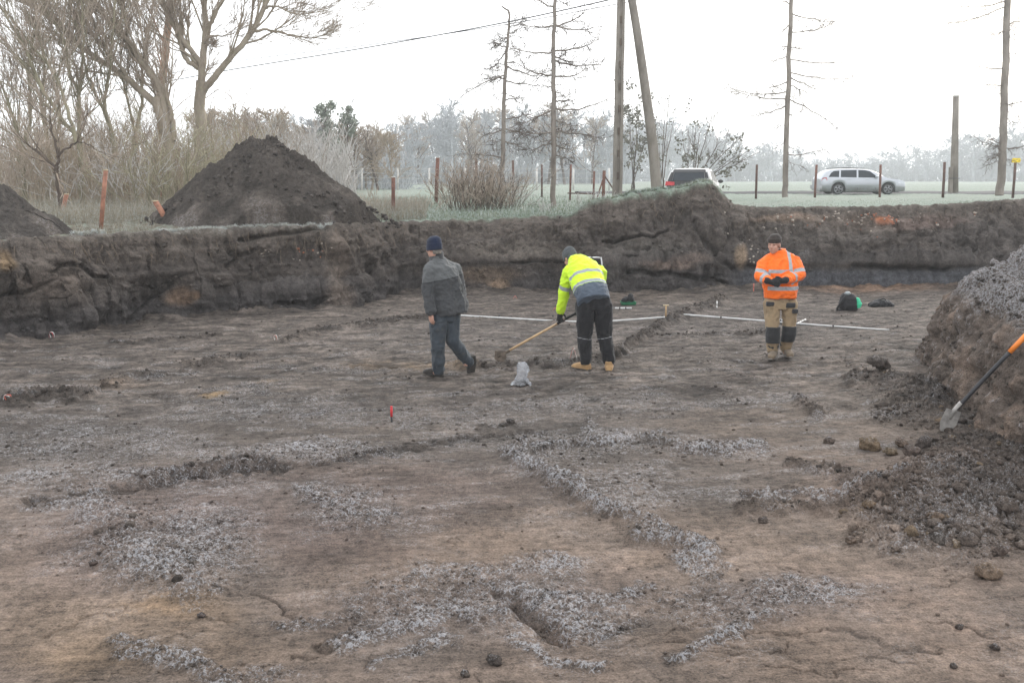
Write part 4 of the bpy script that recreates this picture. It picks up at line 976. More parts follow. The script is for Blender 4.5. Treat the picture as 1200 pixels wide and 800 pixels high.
for px, Y, w, h, n, lab, tm in (
    (150, 25.5, 2.6, 3.0, 46, 'grey bare bush right behind the tall reddish post', TWIGF), (205, 25.0, 2.8, 3.0, 52, 'olive twiggy bush over the broken orange post by the heap', TWIGG),
    (255, 27.5, 3.0, 2.9, 46, 'olive grey bush rising behind the left flank of the heap', TWIGG), (95, 27.0, 2.6, 3.6, 46, 'ochre bush glowing behind the small forked tree', TWIGO),
    (20, 26.0, 3.0, 3.2, 50, 'brown bush at the left picture edge', TWIG), (50, 31.5, 3.2, 3.4, 46, 'russet bush behind the thin stems at the far left', TWIGO),
    (300, 34.0, 3.4, 3.6, 40, 'pale grey bush behind the top of the heap', TWIGF), (345, 38.0, 3.6, 4.0, 40, 'tall pale bush behind the right flank of the heap', TWIGF),
    (165, 30.0, 3.2, 4.6, 46, 'tall ochre grey bush under the leaning stems', TWIGO), (225, 31.0, 3.0, 4.4, 44, 'tall brown bush in front of the forked trunk', TWIG),
    (120, 32.5, 3.2, 4.6, 40, 'tall brown bush between the thin trees', TWIG), (-20, 30.0, 3.4, 4.4, 36, 'tall bush cut by the left picture edge', TWIG)):
    bush('bare_bush', px, Y, w, h, n, lab, tm, BARKG if tm is TWIGG else BARK, 2, .018, GB)
bush('bramble_bush', 556, 26.5, 2.0, 1.75, 190, 'low dense brown bramble bush on the turf left of the two larches', TWIG, DARKT, 2, .009)
bush('bramble_bush', 592, 27.5, 1.3, 1.4, 80, 'sparser rimed bush at the foot of the crooked larch', TWIGF, DARKT, 2, .008)
bush('weed_clump', 480, 25.5, 1.5, .75, 70, 'low brown dead weeds right of the short orange post', TWIG, TWIG, 1, .006)
bush('weed_clump', 425, 25.0, 1.6, .80, 80, 'brown dead weeds by the right foot of the heap', TWIG, TWIG, 1, .006)
bush('weed_clump', 692, 24.0, .9, .75, 22, 'thin dry stalks on the turf beside the straight larch', TWIGF, TWIG, 1, .007)
bush('weed_clump', 640, 24.5, .9, .5, 26, 'tuft of dry stalks between the two larches', TWIGF, TWIG, 1, .006)

# ---- dead larches
def larch(stem, Y, r0, r1, boughs, small, base, label, hsmall=(10, 35), seed=0, dens=1.0):
    global rnd
    rnd = random.Random(seed); tb, tw = Tubes(), Tubes(); bm_ = PXM(Y)
    P = limb(tb, tw, stem, Y, r0, r1, CF, 0, 1, (0, 0), 0, 0, 9, .012)
    ys = [y for _, y in stem]; xs_ = [x for x, _ in stem]
    def sx_(y): return float(np.interp(y, ys[::-1] if ys[0] > ys[-1] else ys, xs_[::-1] if ys[0] > ys[-1] else xs_))
    cfg = dict(wob=.20, n=[0, 3, 3, 3], len=.5, ang=(.5, 1.2), rf=.6, rmin=.005, up=.0, twl=9)
    def bough(a, b, sag, r, dens_):
        L = math.hypot(b[0] - a[0], b[1] - a[1]) / bm_; dyy = rnd.uniform(-.5, .5) * L
        p0, p3 = D(a[0], a[1], Y), D(b[0], b[1], Y + dyy)
        pts = [p0.lerp(p3, f) + Vector((rnd.gauss(0, .025), rnd.gauss(0, .03), -sag * L * 4 * f * (1 - f) + rnd.gauss(0, .02))) * (1 if 0 < f < 1 else 0) for f in np.linspace(0, 1, 8)]
        tb.add([q[:] for q in pts], r * .8, r * .2, 5)
        for i in range(int(dens_ * (6 + 15 * L))):
            f = rnd.uniform(.12, 1) * 7; k = min(int(f), 6); q = pts[k].lerp(pts[k + 1], f - k)
            sprout(tw, tw, q, perp(pts[k + 1] - pts[k], rnd.uniform(.5, 1.3), rnd.uniform(0, 6.28)) + Vector((0, 0, rnd.uniform(-.5, .3))), rnd.uniform(.12, .5), .0065, 1, cfg)
    for a, b, sag, dn in boughs: bough(a, b, sag, .035, dn * dens)
    for i in range(small):
        y = rnd.uniform(min(ys), base - 18); L = rnd.uniform(*hsmall) * (.6 + .5 * (y - min(ys)) / max(1, max(ys) - min(ys))); s = rnd.choice((-1, 1))
        bough((sx_(y), y), (sx_(y) + s * L, y + rnd.uniform(-8, 12)), rnd.uniform(-.05, .12), .016, .7)
    for i in range(60):
        y = rnd.uniform(min(ys), base - 8); sprout(tw, tw, D(sx_(y), y, Y), Vector((rnd.gauss(0, 1), rnd.gauss(0, 1), rnd.gauss(0, .3))), rnd.uniform(.1, .35), .010, 0, cfg)
    b_ = D(stem[0][0], base, Y); finish('dead_larch', tb, tw, (b_.x, Y, field_z(b_.x, Y)), label, 'tree', 'bare larch trees', LARCH, DARKT)
larch([(588, 246), (588, 215), (590, 170), (590, 130), (593, 85), (594, 55), (597, 28), (596, 14), (588, 8)], 33.0, .11, .025,
      [((592, 88), (543, 111), -.04, 1.2), ((592, 95), (632, 100), .02, 1), ((594, 62), (572, 84), 0, 1), ((594, 78), (645, 90), .06, 1), ((594, 58), (574, 46), 0, .8), ((595, 40), (616, 30), .05, 1), ((593, 92), (572, 88), .05, 1),
       ((590, 140), (632, 130), .05, 1.3), ((590, 150), (625, 160), .02, 1.5), ((590, 165), (618, 175), .0, 1.4), ((590, 118), (610, 112), .05, 1), ((590, 185), (540, 180), -.02, 1), ((590, 150), (562, 158), .05, 1.2), ((589, 200), (560, 205), 0, 1)], 24, 240,
      'crooked dead larch, the left one of the pair by the bramble bush', (14, 34), 3)
larch([(648, 250), (648, 215), (649, 150), (649, 100), (648, 60), (650, 20), (651, -30), (652, -90)], 27.5, .095, .045,
      [((649, 60), (702, 45), .08, 1.3), ((649, 60), (598, 57), .06, .8), ((650, 30), (690, 8), .12, 1.2), ((650, 30), (610, 26), .08, 1), ((648, 88), (600, 72), .07, 1), ((649, 70), (706, 76), .06, 1.5), ((649, 90), (692, 79), .1, .8), ((650, 30), (702, 32), .08, .8), ((650, 8), (618, -6), .05, .9),
       ((649, 127), (717, 112), .10, .6), ((648, 130), (608, 148), -.03, 1.8), ((649, 155), (704, 162), -.03, 1.2), ((648, 155), (603, 152), .05, 1.6), ((648, 162), (618, 176), .08, 1.4), ((649, 118), (676, 116), .06, 1), ((649, 140), (672, 148), 0, 1.5), ((649, 180), (668, 188), 0, 1), ((648, 172), (672, 176), 0, 1), ((650, 66), (668, 72), 0, 2)], 22, 245,
      'straight dead larch with drooping boughs, right one of the pair', (8, 26), 4)
larch([(920, 231), (921, 190), (923, 120), (925, 60), (927, 10), (929, -40), (930, -90)], 40.0, .14, .07,
      [((926, 15), (976, 26), .05, 1), ((926, 38), (975, 28), .06, 1.2), ((925, 55), (914, 56), 0, 1), ((925, 70), (988, 73), .03, .8), ((925, 85), (1000, 92), .04, .7), ((925, 90), (966, 110), 0, .7), ((921, 108), (850, 102), .07, 1), ((921, 116), (858, 104), .06, 1), ((924, 116), (986, 152), -.02, .7), ((921, 124), (880, 138), .03, .9),
       ((923, 181), (975, 172), .06, .5), ((924, 66), (905, 72), 0, .7), ((926, 5), (908, -2), 0, .8), ((924, 100), (945, 108), 0, 1), ((924, 30), (912, 42), 0, 1), ((924, 95), (895, 105), .04, .5)], 16, 226,
      'bare larch left of the silver estate car, boughs only half way up', (8, 22), 5)
larch([(1171, 229), (1174, 200), (1176, 150), (1178, 80), (1180, 20), (1182, -30), (1183, -80)], 41.0, .20, .13,
      [((1178, 8), (1112, 27), .05, 1.2), ((1179, 2), (1120, 8), .04, .6), ((1175, 172), (1142, 160), .08, 1), ((1175, 173), (1205, 170), .06, 1), ((1174, 168), (1158, 163), 0, 1), ((1180, 28), (1205, 22), .04, 1), ((1179, 35), (1160, 45), 0, 1), ((1176, 100), (1150, 98), .04, .4), ((1174, 178), (1155, 190), .0, 1), ((1176, 80), (1140, 76), .04, .4)], 20, 222,
      'thick larch trunk at the right picture edge beside the yellow marker post', (8, 26), 6)
rnd = random.Random(9)

# ---- sapling with seed heads behind the dark car, and the leafy shoots behind the poles
def leafquads(P, s, m, name, parent):
    n = len(P); A = RNG.normal(0, 1, (n, 3)); A /= np.linalg.norm(A, axis=1, keepdims=True); B = np.cross(A, RNG.normal(0, 1, (n, 3))); B /= np.linalg.norm(B, axis=1, keepdims=True)
    s = s[:, None]; V = np.stack([P - A * s, P + B * s * .6, P + A * s, P - B * s * .6], 1).reshape(-1, 3)
    return link(name, raw_mesh(name, V, np.arange(n * 4).reshape(n, 4)), m, parent)
LEAF = plain('withered_leaf', (.15, .145, .11), .9, var=.3, scale=5); IVY = plain('hazed_ivy_leaf', (.20, .225, .175), .8, var=.35, scale=4)  # ivy paled: distance haze is put into the leaf colour
def sapling(Y, px, base, tops, spread, nl, label, sz=.07, lm=None, cl=.35, per=14):
    b = D(px, base, Y); root = empty('sapling', (b.x, Y, field_z(b.x, Y))); tb, tw, LP = Tubes(), Tubes(), []
    for (tx_, ty_) in tops:
        P = limb(tb, tw, [(px + rnd.uniform(-3, 3), base), (px + (tx_ - px) * .35, base + (ty_ - base) * .45), (tx_, ty_)], Y, .04, .012, CF, 4, 1, (.4, 1.0), .5, rnd.uniform(-1, 1), 5)
        for i in range(nl):
            q = P[-1 - rnd.randrange(0, max(1, len(P) // 2))] + Vector((rnd.gauss(0, spread), rnd.gauss(0, spread), rnd.gauss(0, spread)))
            for j in range(per): LP.append(q + Vector((rnd.gauss(0, cl * .3), rnd.gauss(0, cl * .3), rnd.gauss(0, cl * .3))))
    M = Matrix.Translation(-root.location); me = tb.mesh('stems'); me.transform(M); link('stems', me, DARKT, root)
    me = tw.mesh('crown'); me.transform(M); link('crown', me, DARKT, root)
    lp = np.array([p[:] for p in LP]) - np.array(root.location[:]); leafquads(lp, sz * RNG.uniform(.6, 1.3, len(lp)), lm or LEAF, 'leaves', root)
    tag(root, label, 'sapling')
sapling(44, 812, 228, [(800, 168), (820, 155), (832, 145), (845, 165), (868, 160), (880, 175), (815, 150), (840, 172), (862, 182), (890, 178)], .45, 5, 'thin sapling with clumps of withered leaves behind the dark car', .07, None, .30)
sapling(60, 742, 225, [(735, 120), (742, 105), (748, 130), (738, 140), (760, 150), (752, 115)], .5, 6, 'tall leafy shoots seen between the two utility poles', .11, None, .5, 22)
sapling(52, 775, 228, [(768, 150), (780, 118), (790, 140), (772, 165), (785, 105)], .5, 3, 'straggly sapling with a few leaves right of the leaning pole', .07, None, .25, 10)

# ---- wood in the haze: individual bare trees, copied from a few grown ones
def woodtree(h, spread, kind, seed):
    global rnd
    rnd = random.Random(seed); tb, tw = Tubes(), Tubes()
    cfg = dict(wob=.13, n=[0, 5, 6, 6], len=.55, ang=(.35, .95), rf=.55, rmin=.024, up=.05, twl=1)
    n = 8; tr = wander((0, 0, -.3), (rnd.gauss(0, .06), rnd.gauss(0, .06), 1), h * .85, n, .05, .05); tb.add([p[:] for p in tr], .16 * h / 9, .03, 6)
    if kind == 'round':
        for i in range(26):
            f = rnd.uniform(.22, 1) * (n - 1); k = min(int(f), n - 2); sprout(tb, tw, tr[k].lerp(tr[k + 1], f - k), perp((0, 0, 1), rnd.uniform(.4, 1.1), rnd.uniform(0, 6.28)), spread * rnd.uniform(.6, 1.15) * (1.15 - .6 * f / (n - 1)), .05, 2, cfg)
    elif kind == 'tall':
        for i in range(34):
            f = rnd.uniform(.15, 1) * (n - 1); k = min(int(f), n - 2); sprout(tb, tw, tr[k].lerp(tr[k + 1], f - k), perp((0, 0, 1), rnd.uniform(.3, .7), rnd.uniform(0, 6.28)), spread * rnd.uniform(.4, .9), .035, 2, cfg)
    else:
        cfg.update(up=-.01)
        for i in range(60):
            f = rnd.uniform(.3, 1) * (n - 1); k = min(int(f), n - 2); sprout(tb, tw, tr[k].lerp(tr[k + 1], f - k), perp((0, 0, 1), rnd.uniform(1.2, 1.7), rnd.uniform(0, 6.28)), spread * .7 * rnd.uniform(.5, 1.0) * (1.25 - f / (n - 1)), .03, 2, cfg)
    return tb.mesh('trunk'), tw.mesh('crown')
protos = {}
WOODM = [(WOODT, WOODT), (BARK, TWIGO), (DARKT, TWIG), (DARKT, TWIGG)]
def wood_proto(kind, v):
    if (kind, v) not in protos:
        hh = 9.0; a, b = woodtree(hh, 3.0 if kind != 'tall' else 2.6, kind, hash((len(kind), v)) % 9999)
        protos[(kind, v)] = (a, b)
    return protos[(kind, v)]
rw = random.Random(31)
def put_wood(px, top, Y, kind, v, mi, lab, group, sw=1.0):
    z0 = 1.5; zt = D(px, top, Y).z; s = (zt - z0) / 9.0; a, b = wood_proto(kind, v)
    x = D(px, 220, Y).x; root = empty('wood_tree', (x, Y, z0 - .05), rw.uniform(0, 6.28)); root.scale = (s * sw, s * sw, s)
    for nm, me, m in (('trunk', a, WOODM[mi][0]), ('crown', b, WOODM[mi][1])):
        if not me.materials: me.materials.append(m)
        o = bpy.data.objects.new(nm, me); COL.objects.link(o); o.parent = root
        o.material_slots[0].link = 'OBJECT'; o.material_slots[0].material = m
    tag(root, lab, 'tree', group)
LT = np.array([(250, 128), (280, 128), (320, 132), (350, 138), (375, 140), (400, 145), (420, 150), (445, 152), (470, 150), (500, 132), (535, 126), (560, 132), (600, 126), (640, 126), (700, 134), (740, 142), (800, 152), (850, 166), (900, 176), (980, 184), (1050, 184), (1090, 178), (1130, 166), (1170, 158), (1220, 152)])
# left wood, ochre, nearer
i = 0
for px in np.arange(245, 470, 12):
    for Y in (rw.uniform(72, 84), rw.uniform(95, 115)):
        top = np.interp(px, LT[:, 0], LT[:, 1]) + rw.uniform(-14, 8)
        put_wood(px + rw.uniform(-7, 7), top, Y, rw.choice(('round', 'round', 'tall')), rw.randrange(3), rw.choice((1, 1, 2, 0)), 'bare hazy tree of the brownish wood behind the tall heap', 'trees of the brownish wood on the left', 1.2)
for px in np.arange(440, 735, 12):
    for Y in (rw.uniform(150, 175), rw.uniform(190, 230)):
        top = np.interp(px, LT[:, 0], LT[:, 1]) + rw.uniform(-16, 10)
        put_wood(px + rw.uniform(-7, 7), top, Y, rw.choice(('round', 'round', 'tall', 'round')), rw.randrange(3), rw.choice((0, 2, 0)), 'bare grey tree of the misty wood behind the larches', 'trees of the grey wood in the middle', 1.1)
for px in np.arange(735, 1240, 13):
    for Y in (rw.uniform(300, 330), rw.uniform(350, 395)):
        top = np.interp(px, LT[:, 0], LT[:, 1]) + rw.uniform(-16, 12)
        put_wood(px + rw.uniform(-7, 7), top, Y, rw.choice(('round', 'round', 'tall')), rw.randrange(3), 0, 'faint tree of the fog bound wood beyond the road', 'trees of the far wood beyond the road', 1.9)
put_wood(531, 124, 140, 'pine', 5, 0, 'tallest pine-like tree of the misty wood, left of the larches', None, 1.3)
put_wood(488, 140, 146, 'round', 6, 0, 'broad rounded misty tree left of the pine-like one', None, 1.3)
# dense undergrowth that closes the wood at its foot
tw = Tubes(); rnd = random.Random(77)
for (x0, x1, Y_, n, h) in ((230, 480, 88, 800, 4.0), (430, 740, 185, 1200, 6.0), (730, 1250, 345, 1800, 8.0)):
    for i in range(n):
        Yy = Y_ + rnd.uniform(-10, 14); p = D(rnd.uniform(x0, x1), 220, Yy); p.z = 1.4
        sprout(tw, tw, p, Vector((rnd.gauss(0, .5), rnd.gauss(0, .5), 1)), h * rnd.uniform(.25, 1.15), .03 * Yy / 100 + .01, 1, dict(wob=.22, n=[0, 6], len=.5, ang=(.3, .9), rf=.6, rmin=.022 * Yy / 100, up=.02, twl=9))
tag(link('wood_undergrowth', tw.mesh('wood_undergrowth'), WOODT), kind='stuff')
# left thicket behind the bushes
tw = Tubes()
for i in range(600):
    Yy = rnd.uniform(34, 46); p = D(rnd.uniform(-60, 330), 240, Yy); p.z = 1.35
    sprout(tw, tw, p, Vector((rnd.gauss(0, .2), rnd.gauss(0, .2), 1)), rnd.uniform(1.0, 3.6), .02, 1, dict(wob=.12, n=[0, 6], len=.5, ang=(.3, .9), rf=.5, rmin=.007, up=.02, twl=9))
tag(link('left_thicket', tw.mesh('left_thicket'), TWIGO), kind='stuff')
tw = Tubes()
for i in range(700):
    Yy = rnd.uniform(48, 62); p = D(rnd.uniform(-60, 420), 240, Yy); p.z = 1.35
    sprout(tw, tw, p, Vector((rnd.gauss(0, .2), rnd.gauss(0, .2), 1)), rnd.uniform(1.2, 4.0), .03, 1, dict(wob=.12, n=[0, 7], len=.5, ang=(.3, .9), rf=.5, rmin=.014, up=.02, twl=9))
tag(link('pale_thicket', tw.mesh('pale_thicket'), TWIGF), kind='stuff')

# ---- ivy-clad trunks above the left wood
for px, top, base, Y, blobs, lab in ((382, 124, 190, 72, [(375, 128, 7), (388, 124, 6), (382, 136, 7), (386, 150, 9), (390, 165, 10), (378, 160, 8), (396, 172, 9)], 'ivy clad tree with a lopsided clumpy top above the brownish wood'),
                                     (409, 127, 190, 74, [(409, 128, 4), (405, 138, 8), (413, 142, 7), (402, 150, 8), (411, 154, 7)], 'smaller ivy clad tree right of the lopsided one')):
    tb = Tubes(); P = limb(tb, tb, [(px, 215), (px + 1, base), (px - 2, (base + top) / 2), (px, top)], Y, .16, .05, CF, 5, 1, (.5, 1), .4, 0, 6)
    b = D(px, 215, Y); root = empty('ivy_tree', (b.x, Y, 1.5)); me = tb.mesh('trunk'); me.transform(Matrix.Translation(-root.location)); link('trunk', me, DARKT, root)
    lp = []
    for (x, y, r) in blobs:
        for j in range(230): lp.append(np.array(D(x, y, Y)[:]) + RNG.normal(0, .42, 3) * r / PXM(Y) )
    lp = np.array(lp) - np.array(root.location[:]); leafquads(lp, RNG.uniform(.06, .15, len(lp)), IVY, 'crown', root); tag(root, lab, 'tree')
# ================================================================== people
class Blob:
    """overlapping closed shells that a voxel remesh fuses into one continuous surface"""
    def __init__(s): s.bm = bmesh.new()
    def _add(s, V, F):
        vs = [s.bm.verts.new(v) for v in V]
        for f in F:
            try: s.bm.faces.new([vs[i] for i in f])
            except ValueError: pass
    def loft(s, secs, k=20, ex=2.0):
        """secs: (centre, half-axis a, half-axis b) vectors"""
        V, F = [], []
        for c, a, b in secs:
            c, a, b = Vector(c), Vector(a), Vector(b)
            for i in range(k):
                t_ = 2 * math.pi * i / k; cx, sx = math.cos(t_), math.sin(t_)
                V.append(c + a * math.copysign(abs(cx) ** (2 / ex), cx) + b * math.copysign(abs(sx) ** (2 / ex), sx))
        n = len(secs)
        for j in range(n - 1):
            for i in range(k): F.append((j * k + i, j * k + (i + 1) % k, (j + 1) * k + (i + 1) % k, (j + 1) * k + i))
        F.append(tuple(range(k))[::-1]); F.append(tuple((n - 1) * k + i for i in range(k)))
        s._add(V, F)
    def cone(s, p0, r0, p1, r1, k=14):
        p0, p1 = Vector(p0), Vector(p1); d = (p1 - p0)
        if d.length < 1e-6: return s.ball(p0, r0)
        d.normalize(); a = d.orthogonal().normalized(); b = d.cross(a)
        s.loft([(p0 - d * r0 * .7, a * r0 * .7, b * r0 * .7), (p0, a * r0, b * r0), (p1, a * r1, b * r1), (p1 + d * r1 * .7, a * r1 * .7, b * r1 * .7)], k)
    def chain(s, pts, rs, k=14):
        for i in range(len(pts) - 1): s.cone(pts[i], rs[i], pts[i + 1], rs[i + 1], k)
    def ball(s, c, r, M=None):
        if isinstance(r, (int, float)): r = (r, r, r)
        V, F = ICO3; V = V * np.array(r)
        if M is not None: V = V @ np.array(M.to_3x3()).T
        s._add([Vector(v) + Vector(c) for v in V], [tuple(f) for f in F])
    def make(s, name, voxel, smooth=4, fac=.5):
        bmesh.ops.recalc_face_normals(s.bm, faces=s.bm.faces[:])
        me = bpy.data.meshes.new(name); s.bm.to_mesh(me); s.bm.free()
        o = bpy.data.objects.new('tmp', me); COL.objects.link(o)
        m = o.modifiers.new('r', 'REMESH'); m.mode = 'VOXEL'; m.voxel_size = voxel; m.use_smooth_shade = True
        if smooth: q = o.modifiers.new('s', 'SMOOTH'); q.iterations = smooth; q.factor = fac
        dg = bpy.context.evaluated_depsgraph_get(); out = bpy.data.meshes.new_from_object(o.evaluated_get(dg))
        bpy.data.objects.remove(o); bpy.data.meshes.remove(me); out.name = name
        for p in out.polygons: p.use_smooth = True
        return out
def co_of(me):
    a = np.empty(len(me.vertices) * 3, np.float32); me.vertices.foreach_get('co', a); return a.reshape(-1, 3)
def no_of(me):
    a = np.empty(len(me.vertices) * 3, np.float32); me.vertex_normals.foreach_get('vector', a); return a.reshape(-1, 3)
def folds(me, amp, sc=(9, 9, 16), seed=0, fine=.3):
    c, n = co_of(me), no_of(me); o = seed * 3.7
    w = 1.2 * fbm3(c[:, 0] * 2.5 + o, c[:, 1] * 2.5, c[:, 2] * 2.5, 2, seed)
    d = np.abs(noise3(c[:, 0] * sc[0] + w + o, c[:, 1] * sc[1] - w, c[:, 2] * sc[2] + w, seed + 1))
    d2 = fbm3(c[:, 0] * 26 + o, c[:, 1] * 26, c[:, 2] * 34, 2, seed + 2)
    c = c + n * (amp * (.28 - d) * 1.6 + amp * fine * d2)[:, None]
    me.vertices.foreach_set('co', c.astype(np.float32).reshape(-1)); me.update()
def fattr(me, name, v):
    a = me.attributes.new(name, 'FLOAT', 'POINT'); a.data.foreach_set('value', np.asarray(v, np.float32))
def bands(me, specs):
    """signed width of reflective tape: (point, normal, half width, centre, reach)"""
    c = co_of(me); f = np.full(len(c), -1.0)
    for p, n, hw, cen, rad in specs:
        n = np.array(n, float); n /= np.linalg.norm(n)
        g = np.minimum(hw - np.abs((c - np.array(p)) @ n), rad - np.linalg.norm(c - np.array(cen), axis=1)); f = np.maximum(f, g)
    return f
def cloth(name, col, rough=.85, var=.18, bandcol=None, band2=None, dirt=None, fine=140, bstr=.35):
    m, t_, b = mat(name); tc = t_.nodes.new('ShaderNodeTexCoord').outputs['Object']
    c = mixc(t_, mapr(t_, nnoise(t_, 7, 5, .6, tc), .3, .7), tuple(x * (1 - var) for x in col), tuple(min(1, x * (1 + var)) for x in col))
    if dirt: c = mixc(t_, mathn(t_, 'MULTIPLY', mapr(t_, nnoise(t_, 11, 5, .7, tc), .5, .75), dirt[0]), c, dirt[1])
    if band2 is not None: c = mixc(t_, mathn(t_, 'GREATER_THAN', attr(t_, 'panel'), 0.0), c, band2)
    if bandcol is not None: c = mixc(t_, mathn(t_, 'GREATER_THAN', attr(t_, 'band'), 0.0), c, bandcol)
    t_.links.new(c, b.inputs['Base Color']); b.inputs['Roughness'].default_value = rough; b.inputs['Specular IOR Level'].default_value = .25
    b.inputs['Sheen Weight'].default_value = .15
    bump(t_, b, nnoise(t_, fine, 3, .6, tc), bstr, .004); return m
SKIN = plain('skin', (.48, .27, .20), .55, var=.12, scale=14); HAIRM = plain('grey_hair', (.16, .14, .12), .8, var=.3, scale=60)
EYEM = plain('dark_eye', (.05, .04, .035), .3, var=.1)
GLOVE = cloth('black_glove', (.022, .022, .024), .8); BLACK = cloth('black_cloth', (.018, .018, .020), .85, dirt=(.4, (.06, .055, .05)))
def hand(B, w, fd, pn, ts, curl=.5, s=1.0, spread=.0, fat=1.0):
    """palm, four unequal bent fingers and a thumb leaving the side of the palm"""
    w, fd, pn, ts = Vector(w), Vector(fd).normalized(), Vector(pn).normalized(), Vector(ts).normalized()
    kn = []
    for i in range(4):
        k = w + fd * (.088 - .004 * abs(i - 1)) * s + ts * (.031 - .0205 * i) * s; kn.append(k)
        B.cone(w + ts * (.018 - .012 * i) * s, .016 * s * fat, k, .0125 * s * fat, 10)
        L = (.072, .080, .075, .058)[i] * s; p = k; d = fd.copy(); ax = fd.cross(pn).normalized()
        for j, (f, c_) in enumerate(((.45, .45), (.31, .75), (.24, .5))):
            d = d.copy(); d.rotate(Quaternion(ax, c_ * curl)); q = p + d * L * f + ts * spread * (1.5 - i) * .004
            B.cone(p, (.0098 - .0012 * j) * s * fat, q, (.0090 - .0012 * j) * s * fat, 9); p = q
    a = w + fd * .022 * s + ts * .026 * s; d = (ts * .75 + fd * .75 + pn * .35).normalized(); b_ = a + d * .045 * s
    B.cone(a, .015 * s * fat, b_, .0115 * s * fat, 10); d2 = (ts * .2 + fd * .9 + pn * .55).normalized(); B.cone(b_, .0112 * s * fat, b_ + d2 * .034 * s, .009 * s * fat, 10)
def head(B, c, face, up=(0, 0, 1), s=1.0):
    """skull, jaw, nose, brows, ears; looking along face"""
    c = Vector(c); f = Vector(face).normalized(); u = Vector(up); u = (u - f * u.dot(f)).normalized(); r = f.cross(u).normalized()
    M = Matrix((r, f, u)).transposed()
    P = lambda x, y, z: c + (r * x + f * y + u * z) * s
    B.ball(P(0, -.012, .03), (.074 * s, .094 * s, .090 * s), M); B.ball(P(0, .030, -.045), (.056 * s, .062 * s, .072 * s), M)
    B.ball(P(0, .060, -.092), (.026 * s, .024 * s, .022 * s), M)                                   # chin
    B.cone(P(0, .088, .012), .010 * s, P(0, .108, -.022), .0145 * s, 10); B.ball(P(0, .095, -.030), (.017 * s, .013 * s, .010 * s), M)
    for q in (-1, 1):
        B.ball(P(.030 * q, .076, .026), (.022 * s, .014 * s, .008 * s), M)                           # brow
        B.ball(P(.040 * q, .062, -.022), (.022 * s, .022 * s, .022 * s), M)                          # cheek
        B.ball(P(.077 * q, -.010, -.008), (.010 * s, .020 * s, .032 * s), M)                         # ear
    B.ball(P(0, .086, -.056), (.024 * s, .011 * s, .006 * s), M); B.ball(P(0, .084, -.067), (.021 * s, .011 * s, .007 * s), M)
    return P, M
def eyes(P, M, parent, s=1.0):
    for q in (-1, 1):
        V = ICO2[0] * np.array([.0095, .006, .0042]) * s; V = V @ np.array(M).T + np.array(P(.030 * q, .083, .010)); link('eye', raw_mesh('eye', V, ICO2[1], True), EYEM, parent)
def beanie(name, P, M, m, parent, cuff=.055, s=1.0, low=.02, top=.125):
    B = Blob(); r, f, u = M.col[0], M.col[1], M.col[2]
    secs = []
    for z, k in ((low - .005, .080), (low + .01, .088), (low + cuff, .088), (low + cuff + .004, .082), (.095, .080), (.122, .066), (.142, .044), (.152, .020)):
        secs.append((P(0, -.014 - .1 * max(0, z - low) , z), r * k * s, f * (k + .020) * s if k > .03 else f * .022 * s))
    B.loft(secs, 24); me = B.make(name, .006, 3); folds(me, .003, (40, 40, 10), 5); return link(name, me, m, parent)
def boot(name, B, heel, dirv, L, w, h, m, parent, pitch=0.0, voxel=.008, sole=None):
    """heel: the ground point under the heel; dirv: toe direction"""
    d = Vector(dirv).normalized(); u0 = Vector((0, 0, 1)); r = d.cross(u0).normalized()
    q = Quaternion(r, pitch); d = d.copy(); d.rotate(q); u = u0.copy(); u.rotate(q); h0 = Vector(heel)
    B.loft([(h0 - d * .01 + u * .045, r * w * .32, u * .045), (h0 + d * .02 + u * .05, r * w * .44, u * .05), (h0 + d * L * .35 + u * .052, r * w * .46, u * .052), (h0 + d * L * .62 + u * .046, r * w * .52, u * .046),
            (h0 + d * L * .85 + u * .036, r * w * .47, u * .036), (h0 + d * L * .97 + u * .028, r * w * .30, u * .026)], 18, 2.6)
    B.loft([(h0 + d * .045 + u * .04, r * w * .42, d * .055), (h0 + d * .05 + u * h * .6, r * w * .44, d * .055), (h0 + d * .05 + u * h, r * w * .46, d * .058)], 16)
    me = B.make(name, voxel, 3); folds(me, .004, (20, 20, 20), 3); o = link(name, me, m, parent)
    if sole is not None:
        S_ = Blob(); S_.loft([(h0 - d * .014 + u * .002, r * w * .38, d * .012), (h0 - d * .014 + u * .022, r * w * .38, d * .012)], 8)
        S_.loft([(h0 + d * L * .47 + u * .0, r * w * .50, d * L * .52), (h0 + d * L * .47 + u * .024, r * w * .51, d * L * .525)], 28, 2.8)
        link('sole', S_.make('sole', .008, 2), sole, o)
    return o
GSOLE = plain('pale_sole', (.19, .17, .15), .85, var=.3); RUB = plain('boot_sole', (.045, .04, .036), .85, var=.3); 

# ---------------------------------------------------------------- the man walking away on the left
def px_frame(px0, py0):
    g = GF(px0, py0); k = PXM(g.y)
    def at(px, py, dy=0.0):         # a point at the photograph pixel, dy metres beyond the person's own distance, relative to the person
        q = D(px, py, g.y + dy); return q - g
    return g, at
g, at = px_frame(512, 441)
NAVY = cloth('navy_knit', (.012, .018, .040), .95, fine=90, bstr=.8)
JACK = cloth('grey_jacket', (.050, .052, .055), .8, .18, bandcol=(.025, .026, .028), band2=(.094, .098, .100), dirt=(.35, (.09, .082, .075)))
JYOKE = cloth('grey_yoke', (.115, .125, .122), .8, .12)
TRO = cloth('blue_grey_trousers', (.045, .055, .066), .85, .2, dirt=(.45, (.10, .09, .08)))
SHOE = cloth('dark_shoe', (.035, .030, .027), .7, dirt=(.5, (.10, .085, .07)))
B = Blob(); fw = Vector((-.70, .70, -.14)).normalized()
hc = at(508.0, 291.0, .02); Ph, Mh = head(B, hc, fw)
